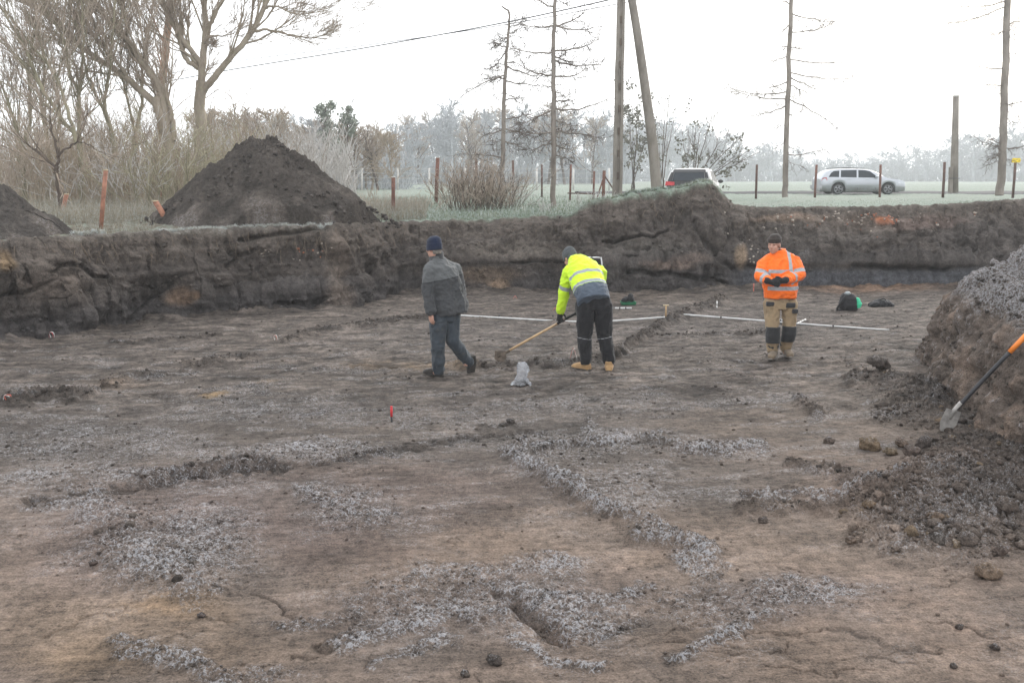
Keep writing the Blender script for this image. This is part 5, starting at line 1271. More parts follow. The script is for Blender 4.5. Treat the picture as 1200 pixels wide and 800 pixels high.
lsh, rsh = at(502.5, 316, -.10), at(535, 315, .15); hipc = at(522, 366, .03); lhip, rhip = at(514, 370, -.04), at(529, 370, .09)
neck = at(513, 304, .05); lel, lwr = at(501, 344, -.14), at(505, 366, -.18); rel, rwr = at(540, 342, .20), at(534, 366, .05)
lkn, lan = at(513, 405, -.04), at(514, 433, .0); rkn, ran = at(530, 398, .02), at(547, 421, .20)
B.chain([hc + Vector((0, 0, -.06)), neck, neck.lerp(hipc, .12)], [.052, .056, .07])
B.loft([(hipc + Vector((0, 0, -.06)), (rhip - lhip) * .8, Vector((-.06, .09, 0))), (hipc + Vector((0, 0, .1)), (rhip - lhip) * .85, Vector((-.07, .10, 0))), (neck.lerp(hipc, .3), (rsh - lsh) * .42, Vector((-.07, .10, 0))), (neck.lerp(hipc, .08), (rsh - lsh) * .36, Vector((-.05, .08, 0)))], 18)
B.chain([lsh, lel, lwr], [.055, .042, .030]); B.chain([rsh, rel, rwr], [.055, .042, .030])
B.chain([lhip, lkn, lan], [.088, .056, .042]); B.chain([rhip, rkn, ran], [.088, .056, .042])
B.cone(lan, .042, lan + Vector((-.05, .06, -.05)), .035); B.cone(ran, .042, ran + Vector((-.01, -.02, -.06)), .035)
hand(B, lwr, Vector((.05, -.02, -1)), (.6, .5, 0), (-.6, .6, -.2), .55)
hand(B, rwr, Vector((-.3, .2, -1)), (-.6, .3, 0), (-.4, .8, 0), .5)
pa = link('person', B.make('person', .007, 2), SKIN); pa.location = g
tag(pa, 'person in a grey jacket and navy hat walking away to the left', 'person')
eyes(Ph, Mh, pa); beanie('hat', Ph, Mh, NAVY, pa, .075, 1.03, -.022, .125)
B = Blob(); B.loft([(Ph(0, -.062, -.075), Mh.col[0] * .060, Mh.col[1] * .035), (Ph(0, -.058, -.02), Mh.col[0] * .070, Mh.col[1] * .040), (Ph(0, -.05, .02), Mh.col[0] * .07, Mh.col[1] * .045)], 16); link('hair', B.make('hair', .007, 2), HAIRM, pa)
sd_ = (rsh - lsh).normalized(); bk = Vector((sd_.y, -sd_.x, 0)).normalized()
if bk.y > 0: bk = -bk                                         # towards the viewer = his back
B = Blob(); hemc = at(527, 365, .05)
shc = (lsh + rsh) / 2
B.loft([(hemc + Vector((.0, 0, -.012)), sd_ * .245 + Vector((0, 0, .035)), bk * .185), (hemc + Vector((0, 0, .12)), sd_ * .240, bk * .178), (hemc.lerp(shc, .45), sd_ * .228, bk * .158), (hemc.lerp(shc, .8) , sd_ * .222, bk * .150), (shc + Vector((-.01, 0, .03)), sd_ * .190, bk * .120), (neck + Vector((0, 0, .00)), sd_ * .105, bk * .085), (neck + Vector((-.01, 0, .045)), sd_ * .075, bk * .072)], 26, 2.4)
B.chain([lsh + Vector((.015, 0, -.02)), lel, lwr + Vector((0, 0, .01))], [.082, .076, .062]); B.chain([rsh + Vector((-.02, 0, -.02)), rel, rwr], [.080, .074, .060])
B.cone(lsh + Vector((.01, 0, -.015)), .082, neck + Vector((0, 0, -.03)), .085); B.cone(rsh + Vector((-.01, 0, -.015)), .080, neck + Vector((0, 0, -.03)), .085)
jm = B.make('jacket', .010, 5)
folds(jm, .024, (6.5, 6.5, 3.2), 11, .4)
c = co_of(jm); axj = (shc - hemc).normalized(); Lj = (c - np.array(hemc)) @ np.array(axj); Lmax = (shc - hemc).length; bkd = (c - np.array(shc)) @ np.array(bk)
fattr(jm, 'panel', np.minimum(Lj - Lmax * .80, bkd + .02)); fattr(jm, 'band', .006 - np.abs(Lj - Lmax * .795) - 2 * np.clip(-bkd - .02, 0, 1)); link('jacket', jm, JACK, pa)
B = Blob(); B.loft([(neck + Vector((0, 0, .0)), sd_ * .085, bk * .080), (neck + Vector((-.01, .01, .105)), sd_ * .076, bk * .080)], 20); link('collar', B.make('collar', .008, 2), JACK, pa)
B = Blob(); B.loft([(hipc + Vector((0, 0, -.10)), sd_ * .155, bk * .125), (hipc + Vector((0, 0, .10)), sd_ * .165, bk * .130)], 20)
B.chain([lhip, lhip.lerp(lkn, .5), lkn, lan + Vector((0, 0, .0))], [.118, .104, .086, .076]); B.chain([rhip, rhip.lerp(rkn, .5), rkn, ran, ran + (ran - rkn).normalized() * .05], [.116, .102, .084, .074, .070])
tm = B.make('trousers', .010, 4); folds(tm, .020, (9, 9, 7), 13); link('trousers', tm, TRO, pa)
boot('shoe', Blob(), at(518, 441, .03), (-.78, .45, 0), .29, .105, .10, SHOE, pa, 0, .008, RUB)
boot('shoe', Blob(), at(555.0, 419, .20), (-.35, .75, 0), .285, .105, .10, SHOE, pa, -R(72), .008, RUB)

# ---------------------------------------------------------------- the man bent over the hoe
g, at = px_frame(697, 433)
YEL = cloth('yellow_hi_vis', (.60, .88, .035), .7, .08, bandcol=(.30, .32, .35), band2=(.075, .095, .125), fine=60, bstr=.25)
GREYK = cloth('grey_knit', (.075, .082, .088), .95, fine=80, bstr=.7)
TAN = cloth('tan_boot', (.40, .25, .12), .8, .15, dirt=(.5, (.26, .17, .10)))
BTR = cloth('black_trousers', (.016, .016, .018), .85, .2, bandcol=(.30, .30, .31), dirt=(.35, (.05, .045, .042)))
hipc = at(696, 352, .0); lhip, rhip = at(686, 356, .0), at(706, 356, .0); neck = at(676, 307, .40); shc = at(682, 312, .36)
lsh, rsh = at(667, 317, .30), at(703, 318, .40); hc = at(668.0, 303, .56)
lel, lwr = at(660.5, 344, .40), at(656.5, 366, .46); rel, rwr = at(701, 345, .62), at(684, 360, .66)
lkn, lan = at(685, 394, .02), at(686, 423, .0); rkn, ran = at(708.5, 394, .04), at(714.0, 424, .02)
B = Blob(); fw = Vector((-.45, .62, -.62)); Ph, Mh = head(B, hc, fw)
B.chain([hc + Vector((.02, -.05, -.02)), neck, neck.lerp(hipc, .15)], [.055, .058, .075])
ax_ = (shc - hipc).normalized(); sd_ = (rsh - lsh).normalized(); sd_ = (sd_ - ax_ * sd_.dot(ax_)).normalized(); bk = ax_.cross(sd_).normalized()
if bk.z < 0: bk = -bk
B.loft([(hipc - ax_ * .04, sd_ * .15, bk * .10), (hipc + ax_ * .15, sd_ * .145, bk * .10), (shc - ax_ * .12, sd_ * .17, bk * .10), (shc, sd_ * .14, bk * .08)], 18)
B.chain([lsh, lel, lwr], [.055, .043, .030]); B.chain([rsh, rel, rwr], [.055, .043, .030]); B.chain([lhip, lkn, lan], [.088, .056, .042]); B.chain([rhip, rkn, ran], [.088, .056, .042])
B.cone(lan, .042, lan + Vector((-.03, .06, -.05)), .035); B.cone(ran, .042, ran + Vector((.03, .06, -.05)), .035)
hdl = (at(675, 366.5, .60) - at(589.5, 414.0, .10)).normalized()       # the hoe handle's direction
lgrip = at(655.5, 376.5, .44)
hand(B, lwr, lgrip - lwr, (.75, .2, -.3), hdl, 1.25, .97); hand(B, rwr, hdl * -.6 + Vector((0, .1, -.5)), (-.5, -.5, -.3), -hdl, 1.2, .97)
pb = link('person', B.make('person', .007, 2), SKIN); pb.location = g
tag(pb, 'person in a yellow hi vis jacket bending over a long hoe', 'person')
eyes(Ph, Mh, pb); beanie('hat', Ph, Mh, GREYK, pb, .06, 1.03, .005, .122)
B = Blob(); B.loft([(Ph(0, -.060, -.09), Mh.col[0] * .066, Mh.col[1] * .050), (Ph(0, -.05, -.03), Mh.col[0] * .082, Mh.col[1] * .062), (Ph(0, -.045, .01), Mh.col[0] * .084, Mh.col[1] * .07)], 18); link('neck_warmer', B.make('neck_warmer', .008, 2), GREYK, pb)
B = Blob(); hem = at(695, 348, -.04); 
B.loft([(hem - ax_ * .045 + Vector((0, 0, -.03)), sd_ * .215, bk * .165), (hem + ax_ * .06, sd_ * .222, bk * .172), (hem.lerp(shc, .45), sd_ * .225, bk * .172), (hem.lerp(shc, .75), sd_ * .228, bk * .168), (shc, sd_ * .200, bk * .140), (shc.lerp(neck, .8) + ax_ * .05, sd_ * .12, bk * .10), (neck + ax_ * .07, sd_ * .085, bk * .08)], 26, 2.3)
B.chain([lsh + Vector((.01, 0, -.01)), lel, lwr + (lel - lwr) * .12], [.090, .078, .060]); B.chain([rsh, rel, rwr], [.090, .078, .060])
jm = B.make('jacket', .009, 5); folds(jm, .022, (7, 7, 5), 21, .35)
c = co_of(jm); L0 = (c - np.array(hem)) @ np.array(ax_); side_ = np.abs((c - np.array(hem)) @ np.array(sd_))
arml = np.linalg.norm(c - np.array(lel), axis=1)
isarm = ((c - np.array(lsh)) @ np.array(sd_) < .0) & (c[:, 2] < lsh.z - .05) & (c[:, 1] > lsh.y - .12)
tb_ = np.maximum(.025 - np.abs(L0 - .155), .027 - np.abs(L0 - .335))
la = (lwr - lel).normalized(); lb_ = (lel - lsh).normalized()
ab = bands(jm, [(lsh.lerp(lel, .72), lb_, .027, lsh.lerp(lel, .72), .15), (rsh.lerp(rel, .72), (rel - rsh), .027, rsh.lerp(rel, .72), .15)])
fattr(jm, 'band', np.where(isarm, ab, np.maximum(tb_, np.where(side_ > .21, ab, -1)))); fattr(jm, 'panel', np.where(isarm, -1, .125 - L0))
link('jacket', jm, YEL, pb)
B = Blob(); B.loft([(hipc + Vector((0, 0, -.10)), Vector((.165, 0, 0)), Vector((0, .12, 0))), (hipc + Vector((0, .01, .08)), Vector((.170, 0, 0)), Vector((0, .13, 0)))], 20)
B.chain([lhip, lhip.lerp(lkn, .5), lkn, lan + Vector((0, 0, .02))], [.128, .115, .096, .082]); B.chain([rhip, rhip.lerp(rkn, .5), rkn, ran + Vector((0, 0, .02))], [.128, .115, .096, .082])
tm = B.make('trousers', .010, 4); folds(tm, .020, (9, 9, 6), 23)
fattr(tm, 'band', bands(tm, [(lkn + Vector((0, 0, -.02)), (.15, 0, 1), .0045, lkn, .13), (rkn + Vector((0, 0, -.01)), (-.2, 0, 1), .0045, rkn, .13)])); link('trousers', tm, BTR, pb)
boot('boot', Blob(), at(690.5, 434.5, -.02), (-.60, .55, 0), .285, .115, .14, TAN, pb, 0, .008, RUB)
boot('boot', Blob(), at(713.5, 436.0, -.06), (.10, .9, 0), .285, .115, .14, TAN, pb, 0, .008, RUB)
for (w, fd, pn, ts) in ((lwr, lgrip - lwr, (.75, .2, -.3), hdl), (rwr, hdl * -.6 + Vector((0, .1, -.5)), (-.5, -.5, -.3), -hdl)):
    B = Blob(); hand(B, w, fd, pn, ts, 1.25, 1.04, 0, 1.3); w = Vector(w); B.cone(w - Vector(fd).normalized() * .085, .046, w + Vector(fd).normalized() * .02, .036); link('glove', B.make('glove', .0045, 2), GLOVE, pb)
# the hoe
hoe_h = at(589.5, 414.5, .10); hoe_t = hoe_h + hdl * ((lgrip - hoe_h).length + .62)
lgr = hoe_h + hdl * (lgrip - hoe_h).length
WOODH = plain('ash_handle', (.42, .28, .15), .6, var=.2, scale=12); IRON = plain('worn_iron', (.11, .085, .065), .6, .5, var=.35, scale=20, bmp=.3)
def tube_obj(name, pts, r, m, parent, k=10, closed=True):
    tbq = Tubes(); tbq.add([Vector(p)[:] for p in pts], r, r, k) if np.isscalar(r) else tbq.add([Vector(p)[:] for p in pts], np.array(r), None, k)
    me = tbq.mesh(name)
    if closed:
        bm = bmesh.new(); bm.from_mesh(me); bmesh.ops.holes_fill(bm, edges=[e for e in bm.edges if e.is_boundary], sides=0); bm.to_mesh(me); bm.free()
    return link(name, me, m, parent)
hroot = empty('hoe', g + hoe_h); mid_ = hdl * ((lgrip - hoe_h).length - .03)
tube_obj('handle', [hdl * -.03, mid_ * .5, mid_], .0165, WOODH, hroot); tube_obj('grip', [mid_ - hdl * .002, mid_ + hdl * .35, mid_ + hdl * .66], .0175, BLACK, hroot)
def slab(name, pts, th, m, parent, nrm=None, bev=.004):
    """a plate: an outline given its own thickness"""
    bm = bmesh.new(); vs = [bm.verts.new(p) for p in pts]; f = bm.faces.new(vs); bm.normal_update(); n = f.normal.copy()
    r_ = bmesh.ops.extrude_face_region(bm, geom=[f]); ev = [e for e in r_['geom'] if isinstance(e, bmesh.types.BMVert)]
    bmesh.ops.translate(bm, verts=ev, vec=n * th); bmesh.ops.recalc_face_normals(bm, faces=bm.faces[:])
    if bev: bmesh.ops.bevel(bm, geom=bm.edges[:], offset=bev, segments=2, affect='EDGES', clamp_overlap=True)
    me = bpy.data.meshes.new(name); bm.to_mesh(me); bm.free(); return link(name, me, m, parent)
tube_obj('socket', [hdl * .10, hdl * -.02, hdl * -.05 + Vector((-.03, 0, -.02))], .022, IRON, hroot)
slab('blade', [Vector((-.105, -.02, .045)), Vector((.035, -.02, .045)), Vector((.045, -.035, -.06)), Vector((.0, -.045, -.095)), Vector((-.07, -.045, -.095)), Vector((-.115, -.035, -.06))], .012, IRON, hroot)
tag(hroot, 'long hoe with pale wooden handle and black grip held by the bending person', 'hoe')

# ---------------------------------------------------------------- the man in orange
g, at = px_frame(913, 419)
ORA = cloth('orange_hi_vis', (.95, .17, .015), .65, .07, bandcol=(.36, .38, .40), fine=60, bstr=.25)
KHA = cloth('khaki_trousers', (.30, .22, .135), .85, .15, dirt=(.4, (.18, .14, .10)))
BRN = cloth('dark_brown_knit', (.035, .028, .024), .95, fine=90, bstr=.8); CHR = cloth('charcoal_pocket', (.035, .036, .038), .85)
BT = cloth('muddy_boot', (.15, .115, .08), .85, .3, dirt=(.6, (.10, .08, .065)))
hc = at(907.3, 287.0, -.03); fw = Vector((-.58, -.80, -.08)); neck = at(913, 298.5, .03); shc = at(913, 304, .02)
lsh, rsh = at(895, 308.5, .0), at(931.5, 307, .04); lel, lwr = at(890.5, 323, -.08), at(903, 330, -.27); rel, rwr = at(937, 322, -.05), at(917, 329, -.27)
hipc = at(914, 352, .02); lhip, rhip = at(906, 355, .01), at(923, 355, .03)
lkn, lan = at(905.5, 388, -.06), at(905, 412, -.01); rkn, ran = at(925, 387, .0), at(920.5, 410, .10)
B = Blob(); Ph, Mh = head(B, hc, fw)
B.chain([hc + Vector((.02, .02, -.06)), neck, neck.lerp(hipc, .12)], [.053, .057, .075])
B.loft([(hipc + Vector((0, 0, -.05)), (.15, 0, 0), (0, .10, 0)), (hipc + Vector((0, 0, .15)), (.15, 0, 0), (0, .11, 0)), (shc + Vector((0, 0, -.12)), (.18, 0, 0), (0, .11, 0)), (shc, (.15, 0, 0), (0, .08, 0))], 18)
B.chain([lsh, lel, lwr], [.055, .043, .030]); B.chain([rsh, rel, rwr], [.055, .043, .030]); B.chain([lhip, lkn, lan], [.088, .058, .043]); B.chain([rhip, rkn, ran], [.088, .058, .043])
B.cone(lan, .042, lan + Vector((-.02, -.06, -.05)), .035); B.cone(ran, .042, ran + Vector((-.0, -.06, -.05)), .035)
HL = (lwr, (.80, -.22, -.25), (.1, .95, -.2), (.1, -.1, .95)); HR = (rwr, (-.85, -.10, -.18), (-.1, .95, .0), (.05, -.25, .95))
hand(B, *HL, 1.0, .97); hand(B, *HR, 1.1, .97)
pc = link('person', B.make('person', .0065, 1), SKIN); pc.location = g
tag(pc, 'person in an orange hi vis jacket and khaki trousers facing the camera', 'person')
eyes(Ph, Mh, pc); beanie('hat', Ph, Mh, BRN, pc, .055, 1.04, .035, .135)
B = Blob(); B.loft([(Ph(0, -.062, -.06), Mh.col[0] * .066, Mh.col[1] * .034), (Ph(0, -.045, .0), Mh.col[0] * .076, Mh.col[1] * .048), (Ph(0, -.04, .04), Mh.col[0] * .076, Mh.col[1] * .055)], 16); link('hair', B.make('hair', .007, 2), HAIRM, pc)
B = Blob(); hem = at(914.5, 347, .02)
B.loft([(hem + Vector((0, 0, -.02)), (.222, 0, 0), (0, .165, 0)), (hem + Vector((0, 0, .05)), (.232, 0, 0), (0, .175, 0)), (hem.lerp(shc, .45), (.238, .0, 0), (0, .180, 0)), (hem.lerp(shc, .78), (.250, .0, 0), (0, .172, 0)), (shc + Vector((0, 0, .0)), (.200, 0, 0), (0, .130, 0)), (neck + Vector((0, 0, .02)), (.115, 0, 0), (0, .098, 0)), (neck + Vector((-.01, .0, .065)), (.088, 0, 0), (0, .088, 0))], 28, 2.4)
B.chain([lsh, lel, lwr + (lel - lwr) * .18], [.083, .080, .062]); B.chain([rsh, rel, rwr + (rel - rwr) * .18], [.083, .082, .062])
B.cone(lsh, .083, neck, .085); B.cone(rsh, .083, neck, .085)
jm = B.make('jacket', .0085, 5); folds(jm, .022, (7, 7, 6), 31, .35); c = co_of(jm)
zc = at(914, 318.5, -.18).z; zw = at(914, 338.5, -.18).z
f = np.maximum(.025 - np.abs(c[:, 2] - zc - .05 * np.abs(c[:, 0] - .01) * 0), .028 - np.abs(c[:, 2] - zw))
for xs_ in (at(897.5, 310, -.1).x, at(926.5, 305, -.1).x): f = np.maximum(f, np.minimum(.024 - np.abs(c[:, 0] - xs_ - .25 * (c[:, 2] - zc) * (-.12 if xs_ > 0 else .12)), c[:, 2] - zc))
armb = bands(jm, [(lsh.lerp(lel, .78), lel - lsh, .027, lsh.lerp(lel, .78), .14), (rsh.lerp(rel, .78), rel - rsh, .027, rsh.lerp(rel, .78), .14), (lel.lerp(lwr, .50), lwr - lel, .025, lel.lerp(lwr, .5), .11), (rel.lerp(rwr, .42), rwr - rel, .025, rel.lerp(rwr, .42), .115)])
def segd(c, a, b):
    a, b = np.array(a), np.array(b); t_ = np.clip((c - a) @ (b - a) / ((b - a) @ (b - a)), 0, 1); return np.linalg.norm(c - a - t_[:, None] * (b - a), axis=1)
arm = np.minimum.reduce([segd(c, lsh, lel), segd(c, lel, lwr), segd(c, rsh, rel), segd(c, rel, rwr)])
onarm = (np.minimum(segd(c, lel, lwr), segd(c, rel, rwr)) < .105) & (c[:, 1] < -.04) | (np.abs(c[:, 0]) > .235) | (np.minimum(segd(c, lsh.lerp(lel, .3), lel), segd(c, rsh.lerp(rel, .3), rel)) < .098)
fattr(jm, 'band', np.where(onarm, armb, f)); fattr(jm, 'panel', np.full(len(c), -1.)); link('jacket', jm, ORA, pc)
B = Blob(); B.loft([(neck + Vector((.01, .02, .0)), (.102, 0, 0), (0, .095, 0)), (neck + Vector((.0, .02, .085)), (.092, 0, 0), (0, .088, 0))], 22); cm = B.make('collar', .008, 2); fattr(cm, 'band', np.full(len(cm.vertices), -1.)); link('collar', cm, ORA, pc)
B = Blob(); B.loft([(neck + Vector((-.02, -.055, .02)), (.045, 0, 0), (0, .035, 0)), (neck + Vector((-.02, -.04, .085)), (.05, 0, 0), (0, .04, 0))], 16); link('neck_warmer', B.make('neck_warmer', .007, 2), BRN, pc)
B = Blob(); B.loft([(hipc + Vector((0, 0, -.11)), (.165, 0, 0), (0, .125, 0)), (hipc + Vector((0, 0, .10)), (.172, 0, 0), (0, .130, 0))], 20)
B.chain([lhip + Vector((-.02, 0, 0)), lhip.lerp(lkn, .5) + Vector((-.012, 0, 0)), lkn, lan + Vector((0, 0, .04))], [.115, .100, .088, .080]); B.chain([rhip + Vector((.02, 0, 0)), rhip.lerp(rkn, .5) + Vector((.012, 0, 0)), rkn, ran + Vector((0, 0, .04))], [.115, .100, .087, .078])
tm = B.make('trousers', .009, 4); folds(tm, .018, (9, 9, 9), 33); link('trousers', tm, KHA, pc)
def wrap(name, a, b, ra, rb, m, parent, sd=5, vx=.008, k=18, ang=None):
    B = Blob(); B.cone(a, ra, b, rb, k) if ang is None else B.loft(ang, k); me = B.make(name, vx, 3); folds(me, .005, (12, 12, 12), sd); return link(name, me, m, parent)
for kn, an in ((lkn, lan), (rkn, ran)):
    B = Blob(); c0 = kn + Vector((0, -.012, .065)); c1 = kn.lerp(an, .62) + Vector((0, -.010, .02)); B.loft([(c0, (.096, 0, 0), (0, .100, .0)), (kn.lerp(an, .2) + Vector((0, -.01, .0)), (.101, 0, 0), (0, .104, 0)), (c1, (.096, 0, 0), (0, .098, 0))], 20)
    me = B.make('knee_pad', .008, 3); folds(me, .005, (12, 12, 12), 5); link('knee_pad', me, CHR, pc)
def patch(name, px, py, w, h, dy, m, parent, tilt=0.0):
    a = at(px, py, dy); B = Blob(); B.loft([(a + Vector((0, 0, -h)), (w, 0, 0), (0, .03, 0)), (a + Vector((0, -.004, 0)), (w * 1.04, 0, 0), (0, .034, 0)), (a + Vector((0, 0, h)), (w, 0, 0), (0, .03, 0))], 16, 5); me = B.make(name, .007, 2); return link(name, me, m, parent)
patch('pocket', 902.5, 356, .055, .030, -.080, CHR, pc); patch('pocket', 926, 357.5, .068, .034, -.078, CHR, pc); patch('pocket', 931.5, 364.5, .040, .030, -.082, CHR, pc)
for an, hl, dv in ((lan, at(907.5, 417.5, .02), (-.40, -.85, 0)), (ran, at(920.5, 415.0, .16), (-.02, -.95, 0))):
    boot('boot', Blob(), hl, dv, .29, .115, .20, BT, pc, 0, .008, GSOLE)
    B = Blob(); B.cone(an + Vector((0, -.005, .10)), .088, an + Vector((0, -.005, .075)), .090); link('ankle_strap', B.make('ankle_strap', .008, 2), CHR, pc)
for w, fd, pn, ts in (HL, HR):
    B = Blob(); hand(B, w, fd, pn, ts, 1.0, 1.03, 0, 1.3); w = Vector(w); q_ = Vector(fd).normalized(); B.cone(w - q_ * .05, .050, w + q_ * .02, .038); link('glove', B.make('glove', .0045, 2), GLOVE, pc)
# ================================================================== poles, posts, wires, fences
CONC = barkmat('weathered_pole', (.17, .15, .13), (.26, .235, .205), (.20, .18, .14))
RUST = plain('rusty_post', (.15, .07, .05), .85, var=.4, scale=14, bmp=.4, bscale=40); RUSTD = plain('dark_rusty_post', (.10, .055, .042), .85, var=.35, scale=14)
PALEP = plain('pale_post', (.55, .53, .50), .7, var=.15); WIREM = plain('wire', (.05, .05, .055), .6, .4)
ORP = plain('broken_orange_post', (.30, .14, .09), .8, var=.3, scale=12, bmp=.3); CUT = plain('cut_wood', (.55, .45, .30), .8, var=.2)
# ---- utility pole with its raking strut
Yp = 29.0; b = D(723, 245, Yp); root = empty('utility_pole', (b.x, Yp, field_z(b.x, Yp) - .1))
def rel(px, py, Y, r=root): return D(px, py, Y) - Vector(r.location)
def squarepost(name, p0, p1, w0, w1, dpt, m, parent, notch=True):
    p0, p1 = Vector(p0), Vector(p1); d = (p1 - p0).normalized(); a = Vector((1, 0, 0)); a = (a - d * a.dot(d)).normalized(); c = d.cross(a)
    bm = bmesh.new(); n = 14; rings = []
    for i in range(n):
        f = i / (n - 1); w = (w0 + (w1 - w0) * f) / 2; h = w * dpt; q = p0.lerp(p1, f) + a * rnd.gauss(0, .004)
        pr = [(-w, -h), (-w * .35, -h), (-w * .30, -h * .72), (w * .30, -h * .72), (w * .35, -h), (w, -h), (w, h), (w * .35, h), (w * .3, h * .72), (-w * .3, h * .72), (-w * .35, h), (-w, h)] if notch else [(-w, -h), (w, -h), (w, h), (-w, h)]
        rings.append([bm.verts.new(q + a * x + c * y) for x, y in pr])
    k = len(rings[0])
    for i in range(n - 1):
        for j in range(k): bm.faces.new((rings[i][j], rings[i][(j + 1) % k], rings[i + 1][(j + 1) % k], rings[i + 1][j]))
    bm.faces.new(rings[0]); bm.faces.new(rings[-1]); bmesh.ops.recalc_face_normals(bm, faces=bm.faces[:])
    me = bpy.data.meshes.new(name); bm.to_mesh(me); bm.free(); return link(name, me, m, parent)
squarepost('pole', rel(723, 250, Yp), rel(729, -70, Yp), .285, .20, 1.0, CONC, root)
tubs = Tubes(); pq = [rel(771, 250, Yp + .2), rel(766, 180, Yp + .17), rel(757, 110, Yp + .13), rel(747, 40, Yp + .08), rel(737, -20, Yp + .04)]
tube_obj('strut', smoothpts(pq, 14), np.linspace(.17, .11, 14), CONC, root, 12)
for k in range(9):
    q = rel(723 + (229 - 250) * 0 + k * .55, 232 - k * 26, Yp); link('step_hole', box_mesh('step_hole', (q.x - .028, q.y - .150 + .004 * k, q.z - .10), (q.x + .028, q.y - .10, q.z + .10)), DARKT, root)
tag(root, 'tall grey power pole with a raking round strut beside it', 'utility pole')
# ---- the two lines that reach it
for (pts, r, lab) in (([(-60, 128, 60), (120, 108, 52), (270, 82, 44), (430, 56, 38), (590, 27, 33), (728, -3, 29)], .020, 'lower thick power line running from the left trees to the pole'),
                      ([(-60, 118, 60.3), (120, 100, 52.3), (270, 73, 44.3), (430, 53, 38.3), (590, 29.5, 33.3), (760, -2, 29.3)], .012, 'upper thin power line running from the left trees to the pole')):
    P = smoothpts([D(*p) for p in pts], 40); o = tube_obj('power_line', P, r, WIREM, None, 5); tag(o, lab, 'power line')
# ---- lone stub pole on the right
Ys = 47.0; b = D(1118, 224, Ys); root = empty('stub_pole', (b.x, Ys, field_z(b.x, Ys) - .1)); q = lambda x, y, dy=0: D(x, y, Ys + dy) - Vector(root.location)
tube_obj('pole', [q(1118, 226), q(1118.5, 190), q(1119.5, 150), q(1120.3, 112)], [.205, .18, .155, .135], CONC, root, 14)
squarepost('foot_post', q(1113.5, 226, -.25), q(1114.5, 196, -.22), .17, .15, 1, CONC, root, False); tube_obj('wire_band', [q(1112, 209, -.4), q(1125, 209, -.4)], .02, WIREM, root); tube_obj('cap', [q(1120.3, 113.5), q(1120.3, 111.5)], .142, PALEP, root)
tag(root, 'lone truncated wooden pole standing right of the silver estate car', 'pole')
# ---- fence posts
def post(px0, py0, px1, py1, Y, r, m, lab, grp='rusty fence posts', cap=None, top=None):
    b = D(px0, py0, Y); o_ = empty('fence_post', b); p1 = D(px1, py1, Y) - b
    s_ = tube_obj('shaft', [Vector((0, 0, -.12)), p1 * .5 + Vector((rnd.gauss(0, .008), 0, 0)), p1], r, m, o_, 8)
    if cap: tube_obj('cut_top', [p1 - Vector((0, 0, .001)), p1 + Vector((0, 0, .02))], r * 1.04, cap, o_, 8)
    tag(o_, lab, 'fence post', grp); return o_, p1
post(117, 270, 124, 200, 17.6, .042, ORP, 'tall leaning reddish post with pale cut top by the left bushes', cap=CUT)
post(198, 262, 182, 236, 19.4, .060, ORP, 'broken orange post leaning hard against the left flank of the heap', cap=CUT)
post(72, 252, 78, 228, 21.5, .05, ORP, 'broken orange stump at the foot of the small forked tree', cap=CUT)
post(460, 258, 461, 208, 24.0, .048, RUST, 'short orange brown post in the weeds right of the heap', cap=PALEP)
post(511, 236, 513, 185, 33.0, .065, RUST, 'dark red post leaning a little left of the bramble bush', cap=PALEP)
post(558, 232, 558, 186, 38.0, .055, RUSTD, 'dark post seen through the bramble bush')
post(601, 226, 601, 188, 44.0, .055, RUSTD, 'dark post just right of the crooked larch')
post(886, 230, 887, 193, 44.0, .055, RUSTD, 'dark post between the dark car and the bare larch')
post(955, 229, 957, 193, 45.0, .058, RUST, 'rusty post in front of the rear of the silver estate car')
post(1031, 229, 1032, 193, 45.0, .058, RUST, 'rusty post in front of the front wheel of the silver estate car')
post(1105, 229, 1107, 190, 44.0, .065, RUSTD, 'dark post just left of the lone stub pole')
post(790 - 17, 232, 772, 197, 40.0, .05, RUSTD, 'dark post tight beside the foot of the raking strut')
o_, p1 = post(1187, 229, 1190, 188, 43.0, .06, RUSTD, 'post with a yellow marker plate at the right picture edge')
YP = plain('yellow_plate', (.85, .62, .02), .6, var=.1)
slab('marker_plate', [p1 + Vector((x, -.07, z)) for x, z in ((-.20, -.10), (.17, -.10), (.20, .0), (.17, .10), (-.17, .10), (-.21, .02))], .012, YP, o_)
o_, p1 = post(707, 233, 708, 200, 33.0, .055, RUST, 'braced rusty end post left of the power pole', cap=PALEP)
k_ = PXM(33.0); tube_obj('brace', [p1 * .85, p1 * .85 + Vector((.36, .1, -.52))], .028, RUSTD, o_, 6); tube_obj('brace', [p1 * .8, Vector((-.25, .0, -.08))], .028, RUST, o_, 6)
# a low rail frame with two uprights behind the straight larch
b = D(668, 232, 36.0); root = empty('rail_frame', b); r0_ = D(635 + 33, 192, 36.0) - b
for x in (0, 27 / PXM(36)): tube_obj('upright', [Vector((x, 0, -.1)), Vector((x + .02, 0, 1.25 if x == 0 else 1.0))], .04, RUST, root, 7)
tube_obj('rail', [Vector((-.1, -.05, .18)), Vector((.95, -.05, .15))], .028, RUSTD, root, 6); tag(root, 'rusty frame of two uprights and a low rail right of the straight larch', 'fence frame')
post(635, 228, 635, 193, 42.0, .04, RUSTD, 'thin dark post between the two larches')
